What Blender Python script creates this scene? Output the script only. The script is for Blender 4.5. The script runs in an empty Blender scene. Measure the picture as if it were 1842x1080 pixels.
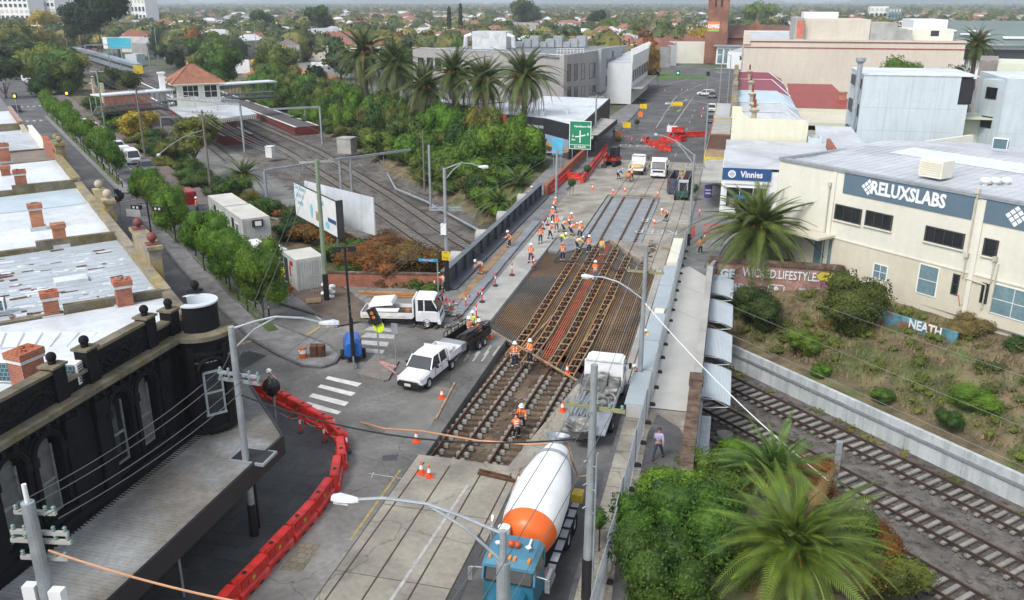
import bpy,math,random
import numpy as np
from mathutils import Vector,Matrix
R=random.Random(11)
rad=math.radians
S=bpy.context.scene
# ------------------------------------------------------------------ camera, world, sun, exposure
FPX,HC,YAW=1545.0,22.5,rad(14.14)
PITCH=math.atan(535/FPX)
cam=bpy.data.objects.new('camera',bpy.data.cameras.new('camera'))
S.collection.objects.link(cam)
cam.location=(0,0,HC)
cam.rotation_euler=(math.pi/2-PITCH,0,YAW)
cam.data.lens=FPX/1842*36
cam.data.sensor_width=36
cam.data.clip_end=20000
S.camera=cam
W=bpy.data.worlds.new('World');S.world=W;W.use_nodes=True
nt=W.node_tree;bg=nt.nodes['Background']
sky=nt.nodes.new('ShaderNodeTexSky');sky.sky_type='NISHITA';sky.sun_disc=False
SUN_EL,SUN_AZ=rad(50),rad(205)
sky.sun_elevation=SUN_EL;sky.sun_rotation=SUN_AZ
sky.air_density=1.0;sky.dust_density=1.5;sky.ozone_density=1.0
hs=nt.nodes.new('ShaderNodeHueSaturation');hs.inputs['Saturation'].default_value=0.4
nt.links.new(sky.outputs[0],hs.inputs['Color']);nt.links.new(hs.outputs[0],bg.inputs[0])
bg.inputs[1].default_value=0.15
sl=bpy.data.lights.new('sun','SUN');sl.energy=1.5;sl.angle=rad(18);sl.color=(1,.97,.93)
so=bpy.data.objects.new('sun',sl);S.collection.objects.link(so)
so.rotation_euler=Vector((math.sin(SUN_AZ)*math.cos(SUN_EL),math.cos(SUN_AZ)*math.cos(SUN_EL),math.sin(SUN_EL))).to_track_quat('Z','Y').to_euler()
S.view_settings.view_transform='Standard';S.view_settings.look='None'
S.view_settings.exposure=0.85;S.view_settings.gamma=1.0
S.render.engine='CYCLES'
S.cycles.use_denoising=True
S.cycles.max_bounces=5;S.cycles.diffuse_bounces=3;S.cycles.glossy_bounces=3
S.cycles.transparent_max_bounces=12;S.cycles.volume_bounces=0
S.cycles.caustics_reflective=False;S.cycles.caustics_refractive=False
# ------------------------------------------------------------------ surveying: a photo point on a plane of the real place
_ct,_st,_cp,_sp=math.cos(YAW),math.sin(YAW),math.cos(PITCH),math.sin(PITCH)
def _ray(x,y):
    a,b=(x-921)/FPX,(540-y)/FPX
    return Vector((-_st*_cp+a*_ct-b*_st*_sp,_ct*_cp+a*_st+b*_ct*_sp,-_sp+b*_cp))
def at(x,y,z=0.0):
    d=_ray(x,y);t=(z-HC)/d.z
    return Vector((d.x*t,d.y*t,z))
def onX(x,y,X):
    d=_ray(x,y);t=X/d.x
    return Vector((X,d.y*t,HC+d.z*t))
def onY(x,y,Y):
    d=_ray(x,y);t=Y/d.y
    return Vector((d.x*t,Y,HC+d.z*t))
# ------------------------------------------------------------------ materials
MATS={}
def mat(name,c,rough=.75,metal=0.0,var=.22,sc=.6,bump=0.0,bsc=12,c2=None,obj=False,kind=None,spec=.4,emit=0,alpha=None,**k):
    if name in MATS:return MATS[name]
    m=bpy.data.materials.new(name);m.use_nodes=True;n=m.node_tree.nodes;L=m.node_tree.links
    b=n['Principled BSDF'];b.inputs['Roughness'].default_value=rough;b.inputs['Metallic'].default_value=metal
    b.inputs['Specular IOR Level'].default_value=spec
    if obj:pos=n.new('ShaderNodeTexCoord').outputs['Object']
    else:pos=n.new('ShaderNodeNewGeometry').outputs['Position']
    def noise(s,d=5,dist=0.):
        q=n.new('ShaderNodeTexNoise');q.inputs['Scale'].default_value=s;q.inputs['Detail'].default_value=d
        q.inputs['Distortion'].default_value=dist;L.new(pos,q.inputs['Vector']);return q.outputs['Fac']
    def ramp(f,lo,hi,a=(0,0,0,1),z=(1,1,1,1)):
        r=n.new('ShaderNodeValToRGB');e=r.color_ramp.elements
        e[0].position=lo;e[0].color=a;e[1].position=hi;e[1].color=z;L.new(f,r.inputs[0]);return r.outputs[0]
    def mix(f,a,z,bt='MIX'):
        q=n.new('ShaderNodeMix');q.data_type='RGBA';q.blend_type=bt
        for s,val in((q.inputs[0],f),(q.inputs[6],a),(q.inputs[7],z)):
            if hasattr(val,'default_value'):L.new(val,s)
            elif isinstance(val,(int,float)):s.default_value=val
            else:s.default_value=(*val[:3],1)
        return q.outputs[2]
    lo=max(0,1-var);
    f1=ramp(noise(sc,7,.6),.33,.67,(lo,lo,lo,1),(1+var*.6,)*3+(1,))
    f2=ramp(noise(sc*11,4),.3,.7,(1-var*.6,)*3+(1,),(1+var*.35,)*3+(1,))
    if c is None:base=n.new('ShaderNodeObjectInfo').outputs['Color']
    else:
        rgb=n.new('ShaderNodeRGB');rgb.outputs[0].default_value=(*c,1);base=rgb.outputs[0]
    if c2 is not None:base=mix(ramp(noise(k.get('sc2',sc*.8),5,k.get('dist2',.6)),k.get('lo2',.48),k.get('hi2',.6)),base,c2)
    if kind=='brick':
        sx=n.new('ShaderNodeSeparateXYZ');L.new(pos,sx.inputs[0]);ad=n.new('ShaderNodeMath');L.new(sx.outputs[0],ad.inputs[0]);L.new(sx.outputs[1],ad.inputs[1])
        cb=n.new('ShaderNodeCombineXYZ');L.new(sx.outputs[0]if k.get('flat')else ad.outputs[0],cb.inputs[0]);L.new(sx.outputs[1 if k.get('flat')else 2],cb.inputs[1])
        bt=n.new('ShaderNodeTexBrick');L.new(cb.outputs[0],bt.inputs['Vector']);bt.inputs['Scale'].default_value=1
        bt.inputs['Brick Width'].default_value=k.get('bw',.24);bt.inputs['Row Height'].default_value=k.get('bh',.086);bt.inputs['Mortar Size'].default_value=k.get('ms',.009)
        bt.inputs['Color1'].default_value=(*c,1);bt.inputs['Color2'].default_value=(*[x*.7 for x in c],1);bt.inputs['Mortar'].default_value=(*k.get('mortar',(.3,.27,.24)),1)
        base=mix(.85,base,bt.outputs['Color'])
    col=mix(1,mix(1,base,f1,'MULTIPLY'),f2,'MULTIPLY')
    if kind=='foliage':
        r=n.new('ShaderNodeObjectInfo')
        w=n.new('ShaderNodeVectorMath');w.operation='SCALE';w.inputs['Scale'].default_value=37;
        cbx=n.new('ShaderNodeCombineXYZ');L.new(r.outputs['Random'],cbx.inputs[0]);L.new(cbx.outputs[0],w.inputs[0])
        ad=n.new('ShaderNodeVectorMath');L.new(pos,ad.inputs[0]);L.new(w.outputs[0],ad.inputs[1])
        q=n.new('ShaderNodeTexNoise');q.inputs['Scale'].default_value=k.get('fs',2.2);q.inputs['Detail'].default_value=3;L.new(ad.outputs[0],q.inputs['Vector'])
        col=mix(1,base,ramp(q.outputs['Fac'],.35,.68,(.6,.66,.55,1),(1.75,1.6,1.1,1)),'MULTIPLY')
        col=mix(1,col,f2,'MULTIPLY')
        tr=n.new('ShaderNodeBsdfTranslucent');L.new(col,tr.inputs[0]);ms=n.new('ShaderNodeMixShader');ms.inputs[0].default_value=.25
        L.new(b.outputs[0],ms.inputs[1]);L.new(tr.outputs[0],ms.inputs[2]);L.new(ms.outputs[0],n['Material Output'].inputs[0])
    if k.get('streak'):
        mp=n.new('ShaderNodeMapping');mp.inputs['Scale'].default_value=(1.3,1.3,.12);L.new(pos,mp.inputs[0])
        q=n.new('ShaderNodeTexNoise');q.inputs['Scale'].default_value=1.6;q.inputs['Detail'].default_value=5;L.new(mp.outputs[0],q.inputs['Vector'])
        s_=1-k['streak'];col=mix(1,col,ramp(q.outputs['Fac'],.36,.56,(s_,s_,s_*.97,1),(1,1,1,1)),'MULTIPLY')
    if k.get('cracks'):
        v_=n.new('ShaderNodeTexVoronoi');v_.feature='DISTANCE_TO_EDGE';v_.inputs['Scale'].default_value=k['cracks']
        w_=n.new('ShaderNodeVectorMath');w_.operation='ADD';q=n.new('ShaderNodeTexNoise');q.inputs['Scale'].default_value=1.2;L.new(pos,q.inputs['Vector'])
        L.new(pos,w_.inputs[0]);L.new(q.outputs['Color'],w_.inputs[1]);L.new(w_.outputs[0],v_.inputs['Vector'])
        col=mix(1,col,ramp(v_.outputs['Distance'],.0,.006,(.55,.55,.55,1),(1,1,1,1)),'MULTIPLY')
    L.new(col,b.inputs['Base Color'])
    if bump:
        bm_=n.new('ShaderNodeBump');bm_.inputs['Strength'].default_value=bump;bm_.inputs['Distance'].default_value=k.get('bd',.05)
        L.new(noise(bsc,5),bm_.inputs['Height']);L.new(bm_.outputs[0],b.inputs['Normal'])
    if k.get('rvar'):
        rr=ramp(noise(sc*1.7,4),.35,.65,(rough*.55,)*3+(1,),(min(1,rough*1.15),)*3+(1,));L.new(rr,b.inputs['Roughness'])
    if emit:L.new(col,b.inputs['Emission Color']);b.inputs['Emission Strength'].default_value=emit
    if alpha is not None:b.inputs['Alpha'].default_value=alpha
    MATS[name]=m;return m
paint=mat('object_paint',None,.42,var=.14,sc=1.2,obj=True,spec=.5)
cloth=mat('object_cloth',None,.9,var=.2,sc=6,obj=True)
leafm=mat('leaf',None,.6,var=.35,sc=2.5,obj=True,kind='foliage',spec=.3,fs=1.7)
leafw=mat('leaf_world',None,.6,var=.35,sc=.012,kind='foliage',spec=.3,fs=.09,c2=(.19,.18,.06),sc2=.05,lo2=.5,hi2=.58)
frondm=mat('frond',None,.5,var=.3,sc=1.2,obj=True,kind='foliage',spec=.4,fs=1.0)
glass=mat('window_glass',(.018,.022,.025),.12,var=.3,sc=.5,spec=.9)
glassb=mat('window_glass_blue',(.16,.25,.27),.15,var=.25,sc=.4,spec=.8)
rubber=mat('black_rubber',(.02,.02,.02),.8,obj=True)
blackp=mat('black_plastic',(.018,.018,.02),.5,obj=True)
chrome=mat('bright_steel',(.5,.5,.5),.35,.8,var=.15,obj=True)
galv=mat('galvanised_steel',(.33,.36,.38),.5,.35,var=.18,sc=1.5,obj=True)
white=mat('white_paint',(.72,.73,.72),.5,var=.08,sc=1,obj=True)
asph=mat('asphalt',(.15,.146,.136),.88,var=.3,sc=.3,bump=.25,bsc=45,c2=(.205,.198,.182),cracks=.16,sc2=.11,bd=.02)
asphd=mat('dark_asphalt',(.088,.088,.09),.85,var=.28,sc=.3,bump=.25,bsc=45,c2=(.125,.123,.12),bd=.02)
conc=mat('road_concrete',(.31,.285,.235),.88,var=.24,sc=.35,bump=.15,bsc=25,c2=(.24,.22,.185),sc2=.3,cracks=.12,bd=.02)
concl=mat('pale_concrete',(.37,.365,.335),.85,var=.14,sc=.5,bump=.1,bsc=25,c2=(.31,.30,.28),bd=.02)
wetc=mat('fresh_concrete',(.19,.205,.21),.45,var=.16,sc=.8,bump=.2,bsc=9,c2=(.235,.25,.255),bd=.02)
pave=mat('paving',(.19,.19,.187),.85,var=.2,sc=.5,bump=.15,bsc=30,c2=(.15,.15,.15),bd=.02)
blue_stone=mat('bluestone',(.12,.12,.125),.8,var=.3,sc=2)
soil=mat('excavated_soil',(.105,.072,.047),.95,var=.4,sc=.8,bump=.8,bsc=6,c2=(.16,.12,.085),bd=.08)
ballast=mat('ballast',(.15,.135,.122),.95,var=.42,sc=1.3,bump=1,bsc=9,c2=(.10,.088,.078),sc2=.3,bd=.1)
rust=mat('rusty_steel',(.14,.065,.035),.75,.3,var=.35,sc=3,c2=(.08,.045,.03),obj=True)
railm=mat('rail_steel',(.10,.065,.05),.6,.5,var=.3,sc=.6)
sleeperm=mat('concrete_sleeper',(.26,.245,.215),.9,var=.25,sc=.9,bump=.2)
timber=mat('raw_timber',(.36,.25,.14),.8,var=.3,sc=1.5,c2=(.26,.19,.12),obj=True)
timo=mat('orange_timber',(.42,.21,.07),.75,var=.3,sc=1.5,obj=True)
roofw=mat('white_roof_sheet',(.60,.635,.66),.45,var=.1,sc=.4,c2=(.52,.56,.59),sc2=.15,streak=.1)
roofg=mat('grey_roof_sheet',(.46,.485,.505),.5,var=.12,sc=.5,c2=(.38,.405,.425),sc2=.2)
rend=mat('mossy_render',(.17,.15,.11),.95,var=.35,sc=1,bump=.4,bsc=8,c2=(.15,.125,.06),sc2=1.5)
blackw=mat('black_render',(.009,.009,.011),.8,var=.35,sc=1.2,spec=.22,bump=.35,bsc=7,c2=(.022,.022,.025),sc2=2,lo2=.62,hi2=.78,bd=.03)
brickr=mat('red_brick',(.38,.105,.045),.9,var=.25,sc=1.2,kind='brick',obj=True,bump=.2)
bricko=mat('orange_brick',(.44,.16,.07),.9,var=.25,sc=1.2,kind='brick',obj=True,bump=.2)
cream=mat('cream_render',(.66,.64,.55),.85,var=.07,sc=.2,bump=.06,streak=.04)
creamd=mat('dark_cream_render',(.57,.53,.42),.85,var=.08,sc=.2,bump=.06,streak=.05)
beige=mat('beige_render',(.57,.51,.43),.85,var=.08,sc=.1,streak=.05)
lightg=mat('light_panel',(.50,.56,.59),.6,var=.07,sc=.25,streak=.08)
greyr=mat('grey_render',(.33,.315,.305),.85,var=.08,sc=.2,streak=.08)
barrk=mat('bark',(.10,.075,.055),.95,var=.4,sc=3,bump=.6,obj=True)
grass=mat('grass_ground',(.075,.11,.03),.95,var=.4,sc=.5,bump=.4,bsc=8)
scrub=mat('dry_scrub_ground',(.16,.125,.07),.95,var=.45,sc=.7,bump=.8,bsc=5,c2=(.09,.105,.035),sc2=.25)
# ------------------------------------------------------------------ mesh builder and linking
def link(o):
    S.collection.objects.link(o);return o
def thing(name,label,cat,loc=(0,0,0),rz=0.0,group=None):
    e=bpy.data.objects.new(name,None);e.location=loc;e.rotation_euler=(0,0,rz);e.empty_display_size=.3
    e['label']=label;e['category']=cat
    if group:e['group']=group
    return link(e)
def tag(o,label,cat,group=None,kind=None):
    o['label']=label
    if cat:o['category']=cat
    if group:o['group']=group
    if kind:o['kind']=kind
    return o
def mw(e):
    return Matrix.LocRotScale(e.location,e.rotation_euler,e.scale)
class MB:
    def __init__(s,m=None):
        s.v=[];s.f=[];s.mi=[];s.ms=[];s.cur=m;s.T=None;s.smooth=[];s.sm=False
    def add(s,vs,fs,m=None):
        m=m or s.cur
        if m not in s.ms:s.ms.append(m)
        k=s.ms.index(m);b=len(s.v)
        s.v+=[tuple(s.T@Vector(p))for p in vs]if s.T is not None else[tuple(p)for p in vs]
        for f in fs:s.f.append([b+i for i in f]);s.mi.append(k);s.smooth.append(s.sm)
    def box(s,x0,x1,y0,y1,z0,z1,m=None):
        s.add([(x,y,z)for z in(z0,z1)for y in(y0,y1)for x in(x0,x1)],[(0,2,3,1),(4,5,7,6),(0,1,5,4),(2,6,7,3),(0,4,6,2),(1,3,7,5)],m)
    def bc(s,c,d,rz=0.0,m=None,R_=None):
        old=s.T;Mx=Matrix.Translation(Vector(c))@(R_.to_4x4()if R_ is not None else Matrix.Rotation(rz,4,'Z'));s.T=(old@Mx)if old is not None else Mx
        s.box(-d[0]/2,d[0]/2,-d[1]/2,d[1]/2,-d[2]/2,d[2]/2,m);s.T=old
    def beam(s,p,q,w,h,m=None):
        p,q=Vector(p),Vector(q);d=q-p;l=d.length
        if l<1e-6:return
        s.bc((p+q)/2,(w,l,h),m=m,R_=d.to_track_quat('Y','Z').to_matrix())
    def cyl(s,p,q,r,r2=None,n=10,m=None,caps=True):
        p,q=Vector(p),Vector(q);r2=r if r2 is None else r2;d=(q-p)
        M_=d.to_track_quat('Z','Y').to_matrix();vs=[]
        for c,rr in((p,r),(q,r2)):
            for i in range(n):
                a=2*math.pi*i/n;vs.append(c+M_@Vector((rr*math.cos(a),rr*math.sin(a),0)))
        fs=[(i,(i+1)%n,n+(i+1)%n,n+i)for i in range(n)]
        if caps:fs+=[tuple(range(n))[::-1],tuple(range(n,2*n))]
        s.add(vs,fs,m)
    def tube(s,pts,r,n=6,m=None):
        pts=[Vector(p)for p in pts];rings=[]
        for i,p in enumerate(pts):
            d=(pts[min(i+1,len(pts)-1)]-pts[max(i-1,0)]).normalized();M_=d.to_track_quat('Z','Y').to_matrix()
            rr=r[i]if isinstance(r,(list,tuple))else r
            rings.append([p+M_@Vector((rr*math.cos(2*math.pi*j/n),rr*math.sin(2*math.pi*j/n),0))for j in range(n)])
        s.loft(rings,m)
    def loft(s,rings,m=None,caps=True):
        n=len(rings[0]);vs=[p for r in rings for p in r];fs=[]
        for k in range(len(rings)-1):
            for i in range(n):fs.append((k*n+i,k*n+(i+1)%n,(k+1)*n+(i+1)%n,(k+1)*n+i))
        if caps:fs+=[tuple(range(n))[::-1],tuple(range((len(rings)-1)*n,len(rings)*n))]
        s.add(vs,fs,m)
    def lathe(s,prof,n=16,c=(0,0,0),m=None,a0=0,a1=2*math.pi):
        full=abs(a1-a0-2*math.pi)<1e-6;k=n if full else n+1;vs=[]
        for r,z in prof:
            for i in range(k):
                a=a0+(a1-a0)*i/n;vs.append((c[0]+r*math.cos(a),c[1]+r*math.sin(a),c[2]+z))
        fs=[]
        for j in range(len(prof)-1):
            for i in range(n):fs.append((j*k+i,j*k+(i+1)%k,(j+1)*k+(i+1)%k,(j+1)*k+i))
        s.add(vs,fs,m)
    def sph(s,c,r,n=8,m=None,sz=1.0):
        s.lathe([(max(.001,r*math.sin(math.pi*j/n)),-r*sz*math.cos(math.pi*j/n))for j in range(n+1)],n+2,c,m)
    def poly(s,pts,z,m=None,h=None):
        pts=[(p[0],p[1])for p in pts]
        if sum(a[0]*b[1]-b[0]*a[1]for a,b in zip(pts,pts[1:]+pts[:1]))<0:pts=pts[::-1]
        n=len(pts)
        if h is None:s.add([(x,y,z)for x,y in pts],[tuple(range(n))],m)
        else:s.add([(x,y,z-h)for x,y in pts]+[(x,y,z)for x,y in pts],[tuple(range(n))[::-1],tuple(range(n,2*n))]+[(i,(i+1)%n,n+(i+1)%n,n+i)for i in range(n)],m)
    def quad(s,a,b,c,d,m=None):s.add([a,b,c,d],[(0,1,2,3)],m)
    def mesh(s,name):
        me=bpy.data.meshes.new(name);me.from_pydata(s.v,[],s.f)
        for m in s.ms:me.materials.append(m)
        me.polygons.foreach_set('material_index',s.mi);me.polygons.foreach_set('use_smooth',s.smooth);me.update();return me
    def obj(s,name,parent=None,local=False,color=None,kind=None,bevel=0):
        return mobj(name,s.mesh(name),parent,local,color,kind,bevel)
def mobj(name,me,parent=None,local=False,color=None,kind=None,bevel=0):
    o=bpy.data.objects.new(name,me);link(o)
    if parent:
        o.parent=parent
        if not local:o.matrix_parent_inverse=mw(parent).inverted()
    if color:o.color=(*color,1)
    if kind:o['kind']=kind
    if bevel:
        b=o.modifiers.new('bevel','BEVEL');b.width=bevel;b.segments=2;b.limit_method='ANGLE'
    return o
def kids(root):return[o for o in root.children]
def dup(root,loc=None,rz=None,label=None,group=None,scale=None,colors=None):
    r=root.copy();link(r)
    if loc is not None:r.location=loc
    if rz is not None:r.rotation_euler=(0,0,rz)
    if scale is not None:r.scale=(scale,)*3 if isinstance(scale,(int,float))else scale
    if label:r['label']=label
    if group:r['group']=group
    for ch in root.children:
        c=ch.copy();link(c);c.parent=r
        nm=ch.name.split('.')[0]
        if colors and nm in colors:c.color=(*colors[nm],1)
        for g in ch.children:
            d=g.copy();link(d);d.parent=c
            if colors and g.name.split('.')[0]in colors:d.color=(*colors[g.name.split('.')[0]],1)
    return r
def text(body,size,m,loc,rx=math.pi/2,rz=0.0,parent=None,name='lettering',depth=.02,local=False,bold=0.0,spacing=1.0,M_=None,align='CENTER',sx=1.0):
    cu=bpy.data.curves.new('lettering','FONT');cu.body=body;cu.size=size;cu.extrude=depth;cu.offset=bold;cu.align_x=align;cu.align_y='CENTER'
    cu.space_character=spacing;cu.resolution_u=2
    t=bpy.data.objects.new('t',cu);me=bpy.data.meshes.new_from_object(t);bpy.data.objects.remove(t)
    X=M_ if M_ is not None else Matrix.Translation(Vector(loc))@Matrix.Rotation(rz,4,'Z')@Matrix.Rotation(rx,4,'X')
    me.transform(X@Matrix.Diagonal((sx,1,1,1)));me.materials.clear();me.materials.append(m)
    return mobj(name,me,parent,local)
# ------------------------------------------------------------------ frames: L(u, v) runs along the side road, RW(s, t) along the railway
O_=Vector((-24.5,33.0,0));U_=Vector((-.728,.686,0));V_=Vector((-.686,-.728,0))
LRZ=math.atan2(U_.y,U_.x)
def L(u,v,z=0.0):return O_+U_*u+V_*v+Vector((0,0,z))
def Lat(x,y,z=0.0):
    p=at(x,y,z)-O_;return p.dot(U_),p.dot(V_)
q2=math.sqrt(.5)
def RW(s,t,z=0.0):return Vector(((t-s)*q2,(t+s)*q2,z))
def interp(x,pts):
    if x<=pts[0][0]:return pts[0][1]
    for a,b in zip(pts,pts[1:]):
        if x<=b[0]:return a[1]+(b[1]-a[1])*(x-a[0])/(b[0]-a[0])
    return pts[-1][1]
ZR=[(-60,-5),(85,-5),(115,-4.5),(153,-2.7),(190,-2.1),(258,-1.1),(400,-.7),(480,-.25)]
def zr(s):return interp(s,ZR)
TL_=[(60,34.5),(90,34),(110,26.5),(200,25),(260,29),(400,36)]
TR_=[(60,49.5),(64,49.5),(75,51),(115,54),(190,57),(300,55),(460,50)]
def height(x,y):
    s,t=(y-x)*q2,(x+y)*q2
    if-18.5<x<-3.2 and 34<y<108:return-5.4
    if s>520 or s<-90:return-.3
    f=zr(s)-.4;tl,tr=interp(s,TL_),interp(s,TR_);top=-.3
    if tl<=t<=tr:return f
    if t<tl:
        w=interp(s,[(90,9),(112,4)]);k=min(1,(tl-t)/w)
        return f+(top-f)*(k*k*(3-2*k))
    if s<61:
        k=min(1,(t-tr)/11.5);return-3.6+(-.6+3.6)*k**.8 if t>tr+.1 else f
    k=min(1,(t-tr)/11);return f+(top-f)*k**.75
def axis(segs):
    a=[segs[0][0]]
    for _,b,st in segs:
        n=max(1,round((b-a[-1])/st));a0=a[-1];a+=[a0+(b-a0)*(i+1)/n for i in range(n)]
    return a
xs=axis([(-9000,-1500,1500),(0,-520,70),(0,-150,8),(0,42,1.4),(0,150,8),(0,1000,120),(0,9000,1600)])
ys=axis([(-60,0,6),(0,200,1.4),(0,620,8),(0,1500,110),(0,9000,1500)])
farg=mat('far_ground',(.085,.095,.055),.95,var=.35,sc=.02,c2=(.17,.165,.15),sc2=.012)
floorm=mat('yard_gravel',(.19,.19,.18),.95,var=.22,sc=.4,bump=.5,bsc=10,c2=(.13,.125,.12),sc2=.12)
tv=[(x,y,height(x,y))for y in ys for x in xs];tf=[];tm=[];nx=len(xs)
for j in range(len(ys)-1):
    for i in range(nx-1):
        cx,cy=(xs[i]+xs[i+1])/2,(ys[j]+ys[j+1])/2;s,t=(cy-cx)*q2,(cx+cy)*q2
        tf.append((j*nx+i,j*nx+i+1,(j+1)*nx+i+1,(j+1)*nx+i))
        tl,tr=interp(s,TL_),interp(s,TR_)
        if-90<s<520 and tl-.5<t<tr+.5:tm.append(2 if(t<37 and 105<s<190)else 0)
        elif-90<s<330 and tl-14<t<tr+16:tm.append(1)
        else:tm.append(3)
me=bpy.data.meshes.new('ground');me.from_pydata(tv,[],tf)
for m in(ballast,scrub,floorm,farg):me.materials.append(m)
me.polygons.foreach_set('material_index',tm);me.polygons.foreach_set('use_smooth',[True]*len(tf))
mobj('ground',me,kind='structure')
def sheet(name,pts,z,m,h=None,kind='structure',parent=None):
    b=MB(m);b.poly(pts,z,h=h);return b.obj(name,parent,kind=kind if not parent else None)
def pxs(pts,z=0.0):return[at(x,y,z)for x,y in pts]
fb0=MB(scrub);fb0.quad(RW(-12,48.2,-3.62),RW(-12,52,-3.3),RW(62,52,-3.3),RW(62,48.2,-3.62));fb0.obj('bank_top',kind='structure')
# ------------------------------------------------------------------ main street, side road, works pit
DI=[(-16.4,56.75),(-14.2,54.7)]
sheet('side_road',[(-17.9,5),(-17.9,36.2),(-19.6,39.2),(-26.5,43.6)]+[L(u,-3.1)for u in(18,120,330)]+[L(330,-15),L(26,-15)]+pxs([(505,548),(545,560),(600,577),(700,584)])+[(-22,58.2),(-18.4,58.2),(-16.4,58.2),(-16.4,56.75),(-14.2,54.7),(-14.2,37.7),(-14.6,37.7),(-14.6,5)],0,asph,.9)
dk=[L(u,v)for u,v in((26,-3.1),(120,-3.1),(330,-3.1),(330,-15),(30,-15))]
sheet('dark_road_surface',dk,.004,asphd)
sheet('tram_concrete',[(-14.6,5),(-14.6,37.7),(-9.0,37.7),(-9.0,5)],0,conc,.9)
sheet('east_lane',[(-9.0,5),(-9.0,37.7),(-8.4,37.7),(-8.2,49.2),(-5.0,49.2),(-4.6,49.2),(-4.6,5)],0,asphd,.9)
sheet('kerb_lane_concrete',pxs([(880,870),(905,850),(1010,725),(1040,690),(1060,700),(960,850),(900,905)]),.006,conc)
sheet('apron_slab',[(-18.4,58.2),(-16.3,58.2),(-16.3,83),(-17.2,92),(-18.8,92),(-18.6,80)],0,concl,.9)
sheet('bridge_road_east',[(-5.4,49.2),(-5.4,74),(-3.5,74),(-3.5,49.2)],0,concl,.9)
sheet('bridge_road_north',[(-17.2,92),(-16.3,83),(-14.1,83),(-14.1,105),(-7.6,105),(-7.6,83),(-10.9,83.5),(-5.6,74),(-3.5,74),(-3.0,130),(-19.5,130),(-19.0,92)],0,conc,.9)
sheet('north_road',[(-19.5,130),(-3.0,130),(-3.0,205),(12,232),(60,262),(60,330),(-60,330),(-40,240),(-20.5,215)],0,asphd,.5)
sheet('pit_floor',[(-16.8,37),(-16.8,106),(-4.5,106),(-4.5,37)],-.62,soil)
sheet('wet_concrete_slab',[(-14.0,84.5),(-14.0,104.2),(-7.7,104.2),(-7.7,78.2),(-10.9,83.5)],-.08,wetc,.5)
sheet('fresh_pour',[(-16.2,78.5),(-16.2,83),(-13.9,84.5),(-10.9,83.5),(-12.5,80.6),(-14.6,78.2)],-.1,wetc,.4)
# old street surface on the deck west side: dug strips of the footpath
sheet('footpath_west',[(-21.7,63.8),(-21.7,104),(-20.9,122),(-20.2,150),(-20.0,205),(-23.6,205),(-26,150),(-24.4,104),(-22.6,63.8)],.11,pave,.9)
sheet('footpath_bed',[(-21.7,58.6),(-18.4,58.2),(-18.6,80),(-19,92),(-19.5,130),(-20,205),(-20.1,205),(-21.2,122),(-21.7,104)],.02,pave,.9)
sheet('sand_strip',[(-20.3,62),(-19.6,62),(-20.1,84),(-20.7,84)],.05,mat('sand_bed',(.30,.20,.11),.95,var=.3,sc=1,bump=.4))
sheet('footpath_corner',pxs([(505,548),(545,560),(600,577),(700,584),(740,590)])+[Vector((-21.7,58.6,0)),Vector((-21.9,64.5,0)),Vector((-33.5,62.5,0)),L(26,-16)],.11,mat('corner_concrete',(.205,.195,.18),.88,var=.2,sc=.4,bump=.1),.5)
sheet('footpath_awning',[(-23.4,5),(-17.9,5),(-17.9,36.2),(-19.6,39.2),(-26.5,43.6),L(18,-3.1),L(18,0),(-27,36)],.11,mat('dark_paving',(.09,.092,.094),.7,var=.25,sc=.5,bump=.1,kind='brick',flat=1,bw=.9,bh=.9,ms=.012,obj=True,mortar=(.03,.03,.03)),.5)
sheet('footpath_side',[L(18,0),L(18,-3.1),L(330,-3.1),L(330,0)],.11,pave,.4)
sheet('footpath_station',[L(22,-15),L(330,-15),L(330,-17.8),L(22,-17.5)],.11,mat('reddish_path',(.15,.12,.11),.9,var=.2,sc=.3),.4)
sheet('muddy_verge',[L(16,-13.4),L(56,-13.6),L(56,-17),L(16,-17.5)],.116,mat('mud',(.14,.105,.08),.95,var=.3,sc=.8,bump=.3))
sheet('footpath_east_south',[(-4.6,5),(-4.6,46),(-.9,46),(-.9,5)],.12,conc,1.0)
sheet('asphalt_patch',pxs([(1240,800),(1222,770),(1183,745),(1165,780),(1150,860),(1130,920),(1110,990),(1100,1080),(1180,1080),(1200,900)],.12),.128,asphd)
sheet('bridge_deck_east',[(-3.5,45.9),(-3.5,74.2),(-2.6,75.5),(-.98,72.8),(-.98,45.9)],.12,mat('clean_deck',(.44,.44,.405),.85,var=.06,sc=.8,bump=.1,bsc=12),.7)
sheet('footpath_east_north',[(-3.5,74.2),(-3.3,205),(1.0,205),(.2,97),(4.5,83),(9.0,77.5),(8.6,75.9),(-.9,75.9),(-.88,72.8),(-2.6,75.5)],.12,pave,.6)
sheet('car_park',[(9.0,77.5),(4.5,83),(.2,97),(1,205),(2,400),(160,400),(160,-40),(46,40)],-.2,pave)
# kerbs
kb=MB(blue_stone)
def kerb(pts,z=0,w=.22,h=.14):
    for a,b in zip(pts,pts[1:]):kb.beam(Vector((a[0],a[1],z+h/2)),Vector((b[0],b[1],z+h/2)),w,h)
kerb([(-18,5),(-18,36.2),(-19.7,39.2),(-26.5,43.5)]+[L(u,-3.2)for u in(18,330)]);kerb([(-4.65,5),(-4.65,49)])
kerb(pxs([(505,548),(545,560),(600,577),(700,584),(740,590)])+[(-21.5,58.5)]);kerb([L(26,-15),L(330,-15)])
kerb([(-19.55,106),(-20.1,205)]);kerb([(-3.4,76),(-3.1,205)])
kb.obj('kerb_stones',kind='structure')
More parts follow.
